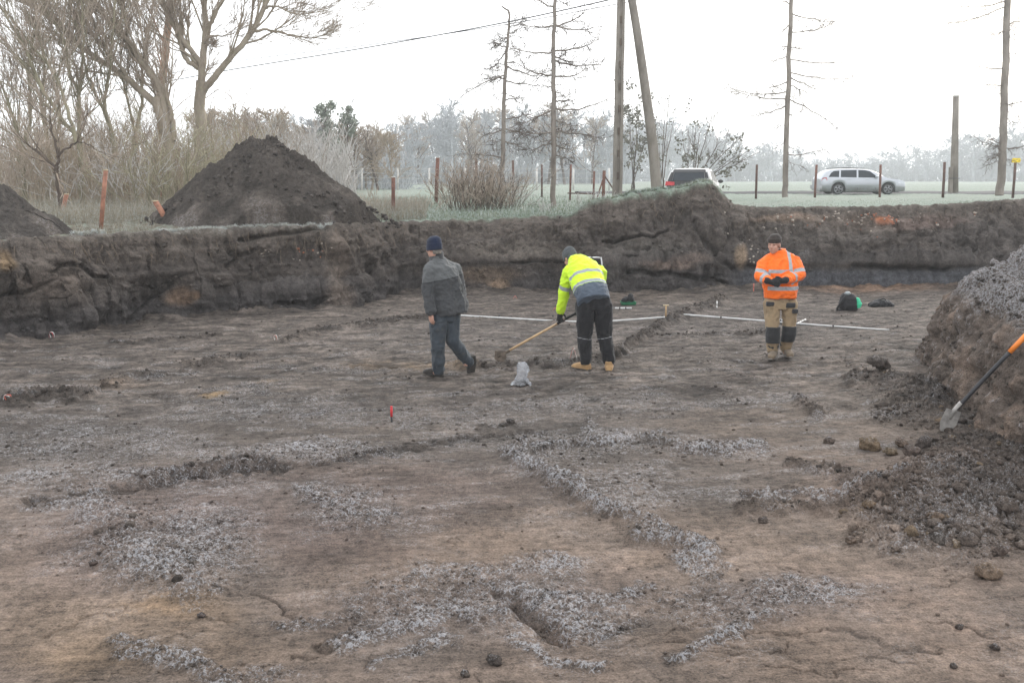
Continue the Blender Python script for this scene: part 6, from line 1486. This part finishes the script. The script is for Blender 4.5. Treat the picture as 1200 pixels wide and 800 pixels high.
# far wire fence of pale posts
root = empty('wire_fence', D(520, 222, 74.0)); loc = Vector(root.location)
for px in (424, 466, 503, 545, 587, 629, 672, 714):
    q0 = D(px, 223, 74.0) - loc; q1 = D(px, 197, 74.0) - loc; tube_obj('post', [q0 - Vector((0, 0, .2)), q1], .085, PALEP, root, 6)
for y in (198, 203, 209, 215): tube_obj('wire', [D(x, y + .4 * math.sin(x), 74.0) - loc for x in np.linspace(395, 730, 12)], .012, PALEP, root, 4)
tag(root, 'far wire fence with pale posts across the misty meadow', 'fence')

# ================================================================== cars
def carpaint(name, col, metal=.3, rough=.35):
    m, t_, b = mat(name); tc = t_.nodes.new('ShaderNodeTexCoord').outputs['Object']
    sep = t_.nodes.new('ShaderNodeSeparateXYZ'); t_.links.new(tc, sep.inputs[0])
    dirt = mathn(t_, 'MULTIPLY', mapr(t_, sep.outputs[2], .75, .15), mapr(t_, nnoise(t_, 3, 5, .6, tc), .25, .7))
    c = mixc(t_, mathn(t_, 'MULTIPLY', dirt, .6), col, (.20, .17, .14)); t_.links.new(c, b.inputs['Base Color'])
    b.inputs['Metallic'].default_value = metal; b.inputs['Roughness'].default_value = rough; b.inputs['Coat Weight'].default_value = .5; b.inputs['Coat Roughness'].default_value = .12; return m
SILV = carpaint('silver_paint', (.42, .44, .47), .55); WHITE = carpaint('white_paint', (.52, .52, .51), .0); BLKP = plain('black_trim', (.02, .02, .022), .5, var=.2)
GLASS = plain('tinted_glass', (.035, .042, .05), .3, var=.1, spec=.15); TYRE = plain('tyre', (.022, .022, .023), .9, var=.2); RIM = plain('alloy', (.40, .41, .43), .35, .7, var=.1)
REDL = plain('tail_lamp', (.42, .015, .02), .25, var=.2); CLEAR = plain('head_lamp', (.55, .57, .60), .15, var=.1)
def car(name, L, Wd, prof, wheels, rw_, paint, label, lower=None, clear=.17):
    """prof rows: x, sill z (None = clear), belt z, roof z (None = no cabin there), half width"""
    root = empty(name); xs = np.linspace(0, L, 110); pr = np.array([[p[0], p[1], p[2], p[3]] for p in prof], float)
    belt = np.interp(xs, pr[:, 0], pr[:, 1]); top = np.interp(xs, pr[:, 0], pr[:, 2]); hw = np.interp(xs, pr[:, 0], pr[:, 3]) * Wd / 2
    belt, top, hw = smooth1(belt, 5), smooth1(top, 5), smooth1(hw, 7)
    hw[0] *= .86; hw[1] *= .95; hw[-1] *= .78; hw[-2] *= .90; hw[-3] *= .96
    bot = np.full_like(xs, clear) + .06 * sstep(.35, 0, xs) + .05 * sstep(L - .3, L, xs)
    arch = np.zeros_like(xs)
    for wx_ in wheels: arch = np.maximum(arch, np.sqrt(np.clip((rw_ + .065) ** 2 - (xs - wx_) ** 2, 0, None)) + rw_ * 1.0 * (np.abs(xs - wx_) < rw_ + .065))
    bots = np.where(arch > 0, np.maximum(bot, arch), bot)
    rings = []
    for i in range(len(xs)):
        w, zb, zl, zt = hw[i], bots[i], belt[i], top[i]; cab = max(0, zt - zl); zm = max(zb + .01, zl * .62)
        tw_ = w - .03 - cab * .38; zs = max(zb + .02, zl)
        half = [(w * .90, zb), (w * .97, zb + .02), (w, max(zm, zb + .03)), (w * .985, max(zs - .06, zb + .035)), (w * .955, max(zs, zb + .04)), (tw_ + (w * .955 - tw_) * .12, max(zt - .07 * min(1, cab * 3), zb + .045)), (tw_ * .93, max(zt - .015, zb + .05)), (tw_ * .5, max(zt + .012, zb + .055)), (0, max(zt + .022, zb + .06))]
        rings.append([(xs[i], -a, z) for a, z in half] + [(xs[i], a, z) for a, z in half[-2::-1]])
    Rg = np.array(rings); n, k = Rg.shape[:2]; V = Rg.reshape(-1, 3); idx = np.arange(n * k).reshape(n, k)
    F = np.stack([idx[:-1, :-1], idx[1:, :-1], idx[1:, 1:], idx[:-1, 1:]], -1).reshape(-1, 4).tolist() + [idx[0].tolist(), idx[-1][::-1].tolist()] + [[idx[i, 0], idx[i, -1], idx[i + 1, -1], idx[i + 1, 0]] for i in range(n - 1)]
    me = bpy.data.meshes.new('body'); me.from_pydata(V.tolist(), [], F); bm = bmesh.new(); bm.from_mesh(me); bmesh.ops.recalc_face_normals(bm, faces=bm.faces[:]); bm.to_mesh(me); bm.free()
    for p in me.polygons: p.use_smooth = len(p.vertices) == 4
    link('body', me, paint, root)
    def side(x, z, s, off=.004):      # point on the cabin side
        i = int(np.clip(np.searchsorted(xs, x), 1, n - 1)); r0 = Rg[i]; a, b_ = r0[4], r0[5]; t_ = (z - a[2]) / max(.02, b_[2] - a[2]); y = a[1] + (b_[1] - a[1]) * t_; return Vector((x, (y - off) * s, z))
    def bodyside(x, z, s, off=.004):
        i = int(np.clip(np.searchsorted(xs, x), 1, n - 1)); r0 = Rg[i]; zz = [r0[j][2] for j in range(5)]; yy = [r0[j][1] for j in range(5)]; return Vector((x, (float(np.interp(z, zz, yy)) - off) * s, z))
    def pane(nm, poly, s, m, f=side, th=.012):
        pts = [f(x, z, s, .010) for x, z in poly]; return slab(nm, pts if s > 0 else pts[::-1], -th, m, root, bev=0)
    for wx_ in wheels:
        for s in (1, -1):
            w_ = empty('wheel', (wx_, -s * (Wd / 2 - .125), rw_)); w_.parent = root
            prt = []
            for (y, r) in ((.10, rw_ * .72), (.10, rw_ * .90), (.075, rw_ * .98), (.03, rw_), (-.03, rw_), (-.09, rw_ * .98), (-.10, rw_ * .7)):
                prt.append([(math.cos(t_) * r, -y * s, math.sin(t_) * r) for t_ in np.linspace(0, 2 * math.pi, 32, endpoint=False)])
            P = np.array(prt); ii = np.arange(P.shape[0] * 32).reshape(-1, 32); jj = np.roll(ii, -1, 1)
            link('tyre', raw_mesh('tyre', P.reshape(-1, 3), np.stack([ii[:-1], jj[:-1], jj[1:], ii[1:]], -1).reshape(-1, 4), True), TYRE, w_)
            bm = bmesh.new(); bmesh.ops.create_circle(bm, cap_ends=True, radius=rw_ * .73, segments=32); bmesh.ops.rotate(bm, verts=bm.verts, matrix=Matrix.Rotation(math.pi / 2, 3, 'X')); bmesh.ops.translate(bm, verts=bm.verts, vec=(0, -.055 * s, 0)); me = bpy.data.meshes.new('hub'); bm.to_mesh(me); bm.free(); link('hub', me, BLKP, w_)
            bm = bmesh.new()
            for q in range(5):
                for d_ in (-.17, .17):
                    a_ = q * 2 * math.pi / 5 + d_; c_ = Vector((math.cos(a_), 0, math.sin(a_))); n_ = Vector((-math.sin(a_), 0, math.cos(a_))); y = Vector((0, -.095 * s, 0)); y2 = Vector((0, -.075 * s, 0))
                    vs = [bm.verts.new(v) for v in (c_ * .04 + n_ * .022 + y, c_ * rw_ * .72 + n_ * .020 + y2, c_ * rw_ * .72 - n_ * .020 + y2, c_ * .04 - n_ * .022 + y)]; bm.faces.new(vs)
            bmesh.ops.solidify(bm, geom=bm.faces[:], thickness=.02)
            rr_ = [[bm.verts.new((math.cos(t_) * r, -.09 * s, math.sin(t_) * r)) for t_ in np.linspace(0, 2 * math.pi, 32, endpoint=False)] for r in (rw_ * .66, rw_ * .74)]
            for i in range(32): bm.faces.new((rr_[0][i], rr_[0][(i + 1) % 32], rr_[1][(i + 1) % 32], rr_[1][i]))
            me = bpy.data.meshes.new('rim'); bm.to_mesh(me); bm.free(); link('rim', me, RIM, w_)
    # dark wheel housings
    for wx_ in wheels: link('wheel_housing', box_mesh('wheel_housing', (wx_ - rw_ - .05, -Wd / 2 + .26, .20), (wx_ + rw_ + .05, Wd / 2 - .26, rw_ * 2 + .04)), BLKP, root)
    link('underbody', box_mesh('underbody', (.45, -Wd / 2 + .20, clear - .03), (L - .4, Wd / 2 - .20, clear + .2)), BLKP, root)
    tag(root, label, 'car'); return root, pane, side, bodyside, Rg, xs
# silver estate seen from the side, nose to the right (its x axis runs along the picture)
prof = [(0, .80, .86, .90), (.08, .92, 1.04, .95), (.35, .97, 1.34, .985), (.62, .98, 1.455, 1), (1.2, .975, 1.50, 1), (2.0, .96, 1.51, 1), (2.7, .945, 1.46, 1), (3.05, .935, 1.34, 1), (3.62, .925, .985, 1), (3.75, .91, .955, 1), (4.3, .84, .875, .97), (4.62, .76, .78, .90), (4.78, .62, .64, .78)]
root, pane, side, bside, Rg, xs = car('silver_car', 4.78, 1.79, prof, (.98, 3.72), .325, SILV, 'silver estate car parked side on beyond the frosted lawn')
for s in (1, -1):
    pane('window', [(.42, 1.03), (.98, 1.02), (1.02, 1.40), (.72, 1.37), (.56, 1.26)], s, GLASS)
    pane('window', [(1.08, 1.02), (1.95, 1.00), (1.98, 1.43), (1.12, 1.415)], s, GLASS)
    pane('window', [(2.05, 1.00), (3.12, .985), (2.98, 1.14), (2.70, 1.36), (2.45, 1.42), (2.08, 1.43)], s, GLASS)
    m_ = bside(3.05, .985, s, .0); B = Blob(); B.ball(m_ + Vector((-.02, -.10 * s, .06)), (.10, .08, .075)); link('mirror', B.make('mirror', .02, 2), SILV, root)
    for x in (1.42, 2.42): slab('door_handle', [bside(x + a, .88 + c, s, .012) for a, c in ((0, 0), (.2, .0), (.2, .035), (0, .035))][::s], .02, SILV, root, bev=0)
    pane('tail_lamp', [(.03, .80), (.34, .84), (.30, 1.00), (.10, .98)], s, REDL, bside); pane('head_lamp', [(4.25, .66), (4.58, .60), (4.56, .70), (4.30, .79)], s, CLEAR, bside); pane('fog_lamp', [(4.52, .36), (4.66, .36), (4.64, .44), (4.52, .44)], s, BLKP, bside)
    for x in (1.04, 2.02, 3.0): pane('door_gap', [(x, .30), (x + .012, .30), (x + .012, .93), (x, .93)], s, BLKP, bside, .004)
    pane('side_moulding', [(1.40, .54), (3.30, .52), (3.30, .57), (1.40, .59)], s, SILV, bside, .02)
    tube_obj('roof_rail', [Vector((.75, -s * .60, 1.53)), Vector((1.4, -s * .61, 1.575)), Vector((2.5, -s * .60, 1.53))], .016, BLKP, root, 6)
link('rear_bumper', box_mesh('rear_bumper', (-.06, -.82, .33), (.14, .82, .56)), SILV, root)
p = D(955.5, 227.5, 53.0); kx = 100 / PXM(53.0) / 4.84; root.location = (p.x, 53.0, D(955, 227.0, 52.2).z); root.scale = (kx, kx, kx * .93); root.location.z -= .05
# dark-backed white car seen from behind behind the turf mound
prof = [(0, .78, .80, .88), (.06, .98, 1.02, .95), (.22, 1.05, 1.30, .98), (.45, 1.06, 1.50, 1), (.9, 1.04, 1.56, 1), (1.9, 1.0, 1.56, 1), (2.4, .98, 1.46, 1), (3.1, .96, 1.02, 1), (3.7, .90, .92, .96), (4.1, .74, .76, .86), (4.25, .58, .6, .78)]
root, pane, side, bside, Rg, xs = car('white_car', 4.25, 1.84, prof, (.80, 3.35), .34, WHITE, 'white hatchback with black tailgate seen from behind over the turf mound')
def rearpt(y, z, off=.055):
    zc = np.array([Rg[i][8][2] for i in range(0, 16)]); x = float(np.interp(z, zc, xs[:16])); return Vector((x - off, y, z))
def rpane(nm, poly, m, th=.015): return slab(nm, [rearpt(y, z) for y, z in poly], th, m, root, bev=0)
for nm, poly, m in (('rear_window', [(-.60, 1.10), (.60, 1.10), (.56, 1.40), (-.56, 1.40)], GLASS), ('tailgate', [(-.80, .80), (.80, .80), (.76, 1.09), (-.76, 1.09)], BLKP), ('spoiler', [(-.62, 1.41), (.62, 1.41), (.60, 1.52), (-.60, 1.52)], BLKP), ('pillar_trim', [(-.78, 1.09), (-.61, 1.09), (-.57, 1.41), (-.68, 1.41)], BLKP), ('pillar_trim', [(.61, 1.09), (.78, 1.09), (.68, 1.41), (.57, 1.41)], BLKP)):
    rpane(nm, poly, m)
for s in (1, -1):
    rpane('tail_lamp', [(s * .50, .92), (s * .86, .92), (s * .85, 1.07), (s * .52, 1.05)], REDL, .035)
    pane('window', [(.55, 1.12), (1.55, 1.08), (1.55, 1.46), (.75, 1.46)], s, GLASS); pane('window', [(1.62, 1.08), (2.75, 1.03), (2.40, 1.36), (1.95, 1.46), (1.62, 1.46)], s, GLASS)
    m_ = bside(2.55, 1.02, s, 0); B = Blob(); B.ball(m_ + Vector((-.02, -.12 * s, .05)), (.07, .11, .075)); link('mirror', B.make('mirror', .02, 2), BLKP, root)
    pane('arch_trim', [(3.75, .40), (3.80, .40), (3.80, .62), (3.75, .62)], s, BLKP, bside)
link('rear_bumper', box_mesh('rear_bumper', (-.08, -.86, .30), (.12, .86, .66)), BLKP, root)
tube_obj('wiper', [rearpt(0, 1.10, .03), rearpt(-.3, 1.14, .03)], .012, BLKP, root, 5)
root.rotation_euler = (0, 0, R(90 - 17)); c0 = D(806, 225, 36.0); root.location = (c0.x, 36.0, D(806, 197.5, 36.0).z - 1.55)

# ================================================================== small things on the pit floor
WHP = plain('white_plastic', (.56, .56, .55), .5, var=.12, scale=5); PINK = plain('pink_tape', (.55, .17, .13), .6, var=.2); REDT = plain('red_tape', (.55, .03, .04), .6, var=.2); WHT = plain('white_tape', (.75, .74, .72), .6, var=.1)
def rod(pts, r, lab, cat='pipe', grp='white pipes laid on the pit floor', ends=True):
    P = [GF(x, y) + Vector((0, 0, r * .9)) for x, y in pts]; o_ = empty('white_pipe', P[0]); Q = [p - P[0] for p in P]
    tube_obj('tube', smoothpts(Q, 10), r, WHP, o_, 10)
    for k in (.22, .48, .75): 
        c = Q[0].lerp(Q[-1], k); d = (Q[-1] - Q[0]).normalized(); tube_obj('joint', [c - d * .012, c + d * .012], r * 1.12, BLKP, o_, 10)
    tag(o_, lab, cat, grp)
rod([(533, 371.5), (600, 374), (690, 377), (779, 379.5)], .0155, 'long white pipe lying behind the bending person')
rod([(793, 373.5), (880, 376.5), (960, 380.5), (1042, 386)], .0155, 'long white pipe lying behind the orange jacket person')
rod([(714, 361), (727, 361.5), (740, 362)], .017, 'short white pipe behind the yellow jacket person')
rod([(934, 379), (944, 374.5)], .016, 'short white offcut just right of the orange person legs'); rod([(908, 374), (918, 376)], .016, 'short white stick between the legs of the orange person')
# wooden stake at the corner of the pipes
g_ = GF(780, 378); o_ = empty('survey_stake', g_); kk = PXM(g_.y); tube_obj('stake', [Vector((0, 0, -.05)), Vector((.0, 0, 14 / kk))], .016, WOODH, o_, 6); tube_obj('head', [Vector((-.05, 0, 14 / kk)), Vector((.05, 0, 14 / kk))], .014, CUT, o_, 6); tag(o_, 'pale wooden stake at the end of the long pipe', 'stake')
# pegs and tapes
def peg(px, py, hpx, m, lab, grp='survey pegs', r=.012, m2=None, lean=0):
    g_ = GF(px, py); kk = PXM(g_.y); o_ = empty('survey_peg', g_); h = hpx / kk; t_ = Vector((lean, 0, h))
    tube_obj('shaft', [Vector((0, 0, -.05)), t_ * .35], r, m2 or m, o_, 8); tube_obj('marking', [t_ * .35, t_], r * 1.15, m, o_, 8); tag(o_, lab, 'peg', grp)
peg(459, 494, 20, REDT, 'red topped peg standing alone before the walking person', r=.011, m2=BLKP)
peg(883, 341, 9, PINK, 'pink peg at the foot of the far side left of the orange jacket'); peg(840, 361, 8, WHT, 'thin white peg on the far floor left of the orange person')
def tape(px, py, w, h, m, lab, m2=None):
    g_ = GF(px, py); kk = PXM(g_.y); o_ = empty('marker_tape', g_); w, h = .62 * w / kk, .72 * h / kk
    for q in range(2):
        a = [Vector((-w * .4 * (1 - q), 0, 0)), Vector((-w * .15 + q * .1 * w, -.03, h * .7)), Vector((w * .1 + q * .2 * w, -.02, h)), Vector((w * .35, .01 + q * .04, h * .6)), Vector((w * (.5 + .2 * q), 0, h * .02))]
        P = smoothpts(a, 12); bm = bmesh.new(); row = []
        for i, p in enumerate(P):
            n_ = Vector((0, .5, .5)) * (.011 + .004 * math.sin(i)); row.append((bm.verts.new(p - n_), bm.verts.new(p + n_)))
        for i in range(11): bm.faces.new((row[i][0], row[i][1], row[i + 1][1], row[i + 1][0]))
        bmesh.ops.solidify(bm, geom=bm.faces[:], thickness=.003); me = bpy.data.meshes.new('strip'); bm.to_mesh(me); bm.free(); link('strip', me, m if q == 0 else (m2 or m), o_)
    tag(o_, lab, 'tape', 'marker tapes stuck in the floor')
tape(60, 397, 9, 10, REDT, 'looped red and white tape at the foot of the left pit side', WHT); tape(322, 398, 9, 9, PINK, 'pale pink tape on the low soil row left of the walking person', WHT)
tape(8, 475, 14, 9, WHT, 'white and pink tape on the clod row at the left edge', PINK); tape(671, 420, 14, 20, PINK, 'orange pink tape loop beside the bending person boot', WHT)
tape(651, 363, 12, 5, PINK, 'flat orange tape behind the bending person sleeve'); tape(603, 350, 7, 5, PINK, 'tiny pink tape on the far floor between the two left people')
# clear plastic bag standing by the dirt row
PLB, t_, b_ = mat('clear_plastic'); b_.inputs['Base Color'].default_value = (.86, .89, .94, 1); b_.inputs['Roughness'].default_value = .16; b_.inputs['Transmission Weight'].default_value = .82; b_.inputs['IOR'].default_value = 1.15
bump(t_, b_, nnoise(t_, 26, 4, .6), .6, .02)
g_ = GF(611, 452); kk = PXM(g_.y); B = Blob(); H_ = 27 / kk
B.loft([(Vector((-.015, 0, .005)), (.075, 0, 0), (0, .075, 0)), (Vector((-.01, 0, .06)), (.060, 0, 0), (0, .06, 0)), (Vector((.0, 0, H_ * .40)), (.058, 0, 0), (0, .05, 0)), (Vector((.012, 0, H_ * .68)), (.075, 0, 0), (0, .055, 0)), (Vector((.008, 0, H_ * .90)), (.062, 0, 0), (0, .04, 0)), (Vector((.0, 0, H_)), (.035, 0, 0), (0, .02, 0))], 24, 2.2)
B.loft([(Vector((-.115, -.02, .012)), (.02, 0, .01), (0, .05, 0)), (Vector((-.05, 0, .05)), (.03, 0, 0), (0, .05, 0))], 12); B.loft([(Vector((.105, -.03, .01)), (.02, 0, -.01), (0, .04, 0)), (Vector((.04, 0, .07)), (.03, 0, 0), (0, .05, 0))], 12)
me = B.make('bag_film', .007, 1); folds(me, .026, (17, 17, 7), 41, .5); bagr = empty('plastic_bag', g_); link('bag_film', me, PLB, bagr)
B = Blob(); B.loft([(Vector((0, .0, .0)), (.085, 0, 0), (0, .07, 0)), (Vector((0, 0, .05)), (.06, 0, 0), (0, .05, 0))], 14); me = B.make('contents', .01, 1); folds(me, .02, (30, 30, 30), 3); link('contents', me, plain('bagged_soil', (.05, .042, .036), .9, var=.4, scale=30), bagr)
tag(bagr, 'clear plastic bag standing upright on the soil with dark soil inside', 'bag')
# backpack, dark bag
GRN = plain('green_pocket', (.04, .50, .27), .6, var=.15); BAGB = cloth('black_bag', (.014, .014, .016), .7)
g_ = GF(994, 364); kk = PXM(g_.y); o_ = empty('backpack', g_); w, h = 11 / kk, 20 / kk
B = Blob(); B.loft([(Vector((.0, 0, .01)), (w * .92, 0, 0), (0, .12, 0)), (Vector((.0, 0, h * .25)), (w, 0, 0), (0, .14, 0)), (Vector((.0, .02, h * .7)), (w * .86, 0, 0), (0, .12, 0)), (Vector((-.01, .04, h * .93)), (w * .6, 0, 0), (0, .08, 0)), (Vector((-.02, .05, h)), (w * .3, 0, 0), (0, .05, 0))], 22, 3)
me = B.make('body', .012, 3); folds(me, .012, (9, 9, 9), 51); link('body', me, BAGB, o_)
B = Blob(); B.loft([(Vector((w * .86, -.03, .05)), (.05, 0, 0), (0, .09, 0)), (Vector((w * .98, -.03, h * .4)), (.06, 0, 0), (0, .10, 0)), (Vector((w * .78, -.02, h * .75)), (.035, 0, 0), (0, .07, 0))], 14, 2.6); me = B.make('side_pocket', .01, 2); folds(me, .008, (12, 12, 12), 52); link('side_pocket', me, GRN, o_)
tube_obj('strap', smoothpts([Vector((-w * .45, -.06, h * .9)), Vector((-w * 1.0, -.10, h * .5)), Vector((-w * 1.45, -.10, h * .06)), Vector((-w * .9, -.10, .02))], 14), .022, BAGB, o_, 8)
tube_obj('top_loop', smoothpts([Vector((-.07, .02, h * .95)), Vector((-.04, .02, h * 1.1)), Vector((.02, .02, h * .97))], 9), .012, BAGB, o_, 6)
B = Blob(); B.ball((-.04, -.02, h * 1.0), (.06, .05, .04)); link('bottle_top', B.make('bottle_top', .012, 1), plain('grey_lid', (.30, .33, .34), .5), o_)
tag(o_, 'black backpack with bright green side pocket sitting on the far floor', 'backpack')
g_ = GF(1033, 359); kk = PXM(g_.y); o_ = empty('dark_bag', g_); w = 14 / kk; B = Blob(); B.loft([(Vector((-w, 0, .03)), (0, .10, 0), (0, 0, .03)), (Vector((-w * .4, 0, .06)), (0, .15, 0), (0, 0, .075)), (Vector((.0, 0, .065)), (0, .16, 0), (0, 0, .085)), (Vector((w * .6, 0, .05)), (0, .13, 0), (0, 0, .06)), (Vector((w, 0, .02)), (0, .06, 0), (0, 0, .02))], 16)
me = B.make('body', .012, 3); folds(me, .03, (9, 9, 9), 55); link('body', me, BAGB, o_); tube_obj('handle', smoothpts([Vector((-w * .3, -.05, .13)), Vector((0, -.08, .17)), Vector((w * .3, -.05, .12))], 8), .012, BAGB, o_, 6); tag(o_, 'flat black bag lying right of the backpack', 'bag')
# tools in a green tray
g_ = GF(736, 357); kk = PXM(g_.y); o_ = empty('tool_tray', g_); w = 9 / kk
bm = bmesh.new(); vs = []
for z, k in ((.0, .9), (.055, 1.0), (.055, .92), (.015, .84)): vs.append([bm.verts.new((w * k * x, .13 * k * y, z)) for x, y in ((-1, -1), (1, -1), (1, 1), (-1, 1))])
for a_, b2 in zip(vs[:-1], vs[1:]):
    for i in range(4): bm.faces.new((a_[i], a_[(i + 1) % 4], b2[(i + 1) % 4], b2[i]))
bm.faces.new(vs[0][::-1]); bm.faces.new(vs[-1]); me = bpy.data.meshes.new('tray'); bm.to_mesh(me); bm.free(); link('tray', me, plain('green_tray', (.03, .16, .08), .6), o_)
tag(o_, 'shallow green tray on the far floor right of the yellow jacket', 'tray')
gz = empty('work_gloves', g_ + Vector((0, 0, .03))); B = Blob()
for (x, y, z, rx) in ((-w * .45, 0, .05, .07), (-w * .1, .02, .07, .08), (w * .25, -.02, .08, .07), (w * .5, .02, .06, .05), (w * .3, 0, .13, .05)): B.ball((x, y, z), (rx, .07, .05))
me = B.make('cloth', .010, 2); folds(me, .02, (14, 14, 14), 57); link('cloth', me, BLACK, gz); tag(gz, 'heap of dark work gloves in the green tray', 'gloves')
# folding chair that peeps out behind the yellow jacket
FR_ = plain('pale_tube', (.60, .60, .60), .35, .5, var=.1); Yc = 18.6; a = D(692, 302.5, Yc); z0 = floor_z(a.x, Yc); cx = D(690, 330, Yc).x; o_ = empty('folding_chair', (cx, Yc, z0)); ht_ = a.z - z0; xr = D(706.5, 310, Yc).x - cx; xl = xr - .42
tube_obj('back_frame', smoothpts([Vector((xl, .0, .0)), Vector((xl, .05, ht_ * .55)), Vector((xl + .02, .12, ht_ * .95)), Vector((xl + .07, .13, ht_)), Vector((xr - .07, .13, ht_)), Vector((xr - .02, .12, ht_ * .95)), Vector((xr, .05, ht_ * .55)), Vector((xr, .0, .0))], 40), .015, FR_, o_, 8)
slab('backrest', [Vector((xl + .015, .055, ht_ * .58)), Vector((xr - .015, .055, ht_ * .58)), Vector((xr - .03, .125, ht_ * .97)), Vector((xl + .03, .125, ht_ * .97))], .012, BLACK, o_); slab('seat', [Vector((xl + .02, .04, ht_ * .46)), Vector((xr - .02, .04, ht_ * .46)), Vector((xr - .02, -.40, ht_ * .49)), Vector((xl + .02, -.40, ht_ * .49))], .02, BLACK, o_)
for x in (xl, xr): tube_obj('leg', [Vector((x, .10, 0)), Vector((x, -.40, ht_ * .49))], .013, FR_, o_, 7)
tag(o_, 'folding chair with pale tube frame and black back behind the yellow jacket', 'chair')
# the spade leaning on the right bank
a = GF(1097, 506); tip = a + Vector((0, 0, .02))
bu, bv = wpx(BANKP.reshape(-1, 3)); bd_ = BANKP.reshape(-1, 3)[:, 1]; near_ = (np.hypot(bu - 1192, bv - 404) < 9) & (bd_ < 12); Yg = float(np.quantile(bd_[near_], .05)) if near_.any() else a.y - .5
top = D(1206, 389, Yg - .07); d = (top - tip).normalized(); Ls = (top - tip).length
o_ = empty('spade', tip); ORH = plain('orange_handle', (.85, .24, .03), .5, var=.12); SHB = plain('black_shaft', (.03, .03, .034), .5, var=.25, scale=12); STL = plain('dull_steel', (.36, .34, .32), .55, .2, var=.3, scale=14)
tube_obj('shaft', smoothpts([d * .26, d * .36 + Vector((.0, 0, -.010)), d * Ls * .55, d * Ls * .80], 12), .021, SHB, o_, 12); tube_obj('grip', [d * Ls * .80, d * Ls * .88, d * Ls * 1.02], .025, ORH, o_, 12)
u = d.cross(Vector((0, 1, 0))).normalized(); v = Vector((0, 1, 0)); v = (v - d * v.dot(d)).normalized()
hd_ = d * Ls * 1.02; tube_obj('hand_loop', smoothpts([hd_, hd_ + d * .06 + v * .06, hd_ + d * .13 + v * .06, hd_ + d * .13 - v * .06, hd_ + d * .06 - v * .06, hd_], 20), .015, ORH, o_, 8)
dn = Vector((d.x * .55, d.y, d.z * 1.5)).normalized(); wv = (Vector((.80, .0, -.60)) - dn * Vector((.80, .0, -.60)).dot(dn)).normalized()
p0 = d * .25
slab('blade', [p0 + wv * .075 - dn * .0, p0 + wv * .082 - dn * .14, p0 + wv * .055 - dn * .23, p0 - dn * .27, p0 - wv * .055 - dn * .23, p0 - wv * .082 - dn * .14, p0 - wv * .075], .006, STL, o_); tube_obj('socket', [p0 - dn * .10 - wv * .0, p0, d * .35], [.012, .022, .025], STL, o_, 10)
tag(o_, 'spade with black shaft and orange grip leaning on the right bank', 'spade')
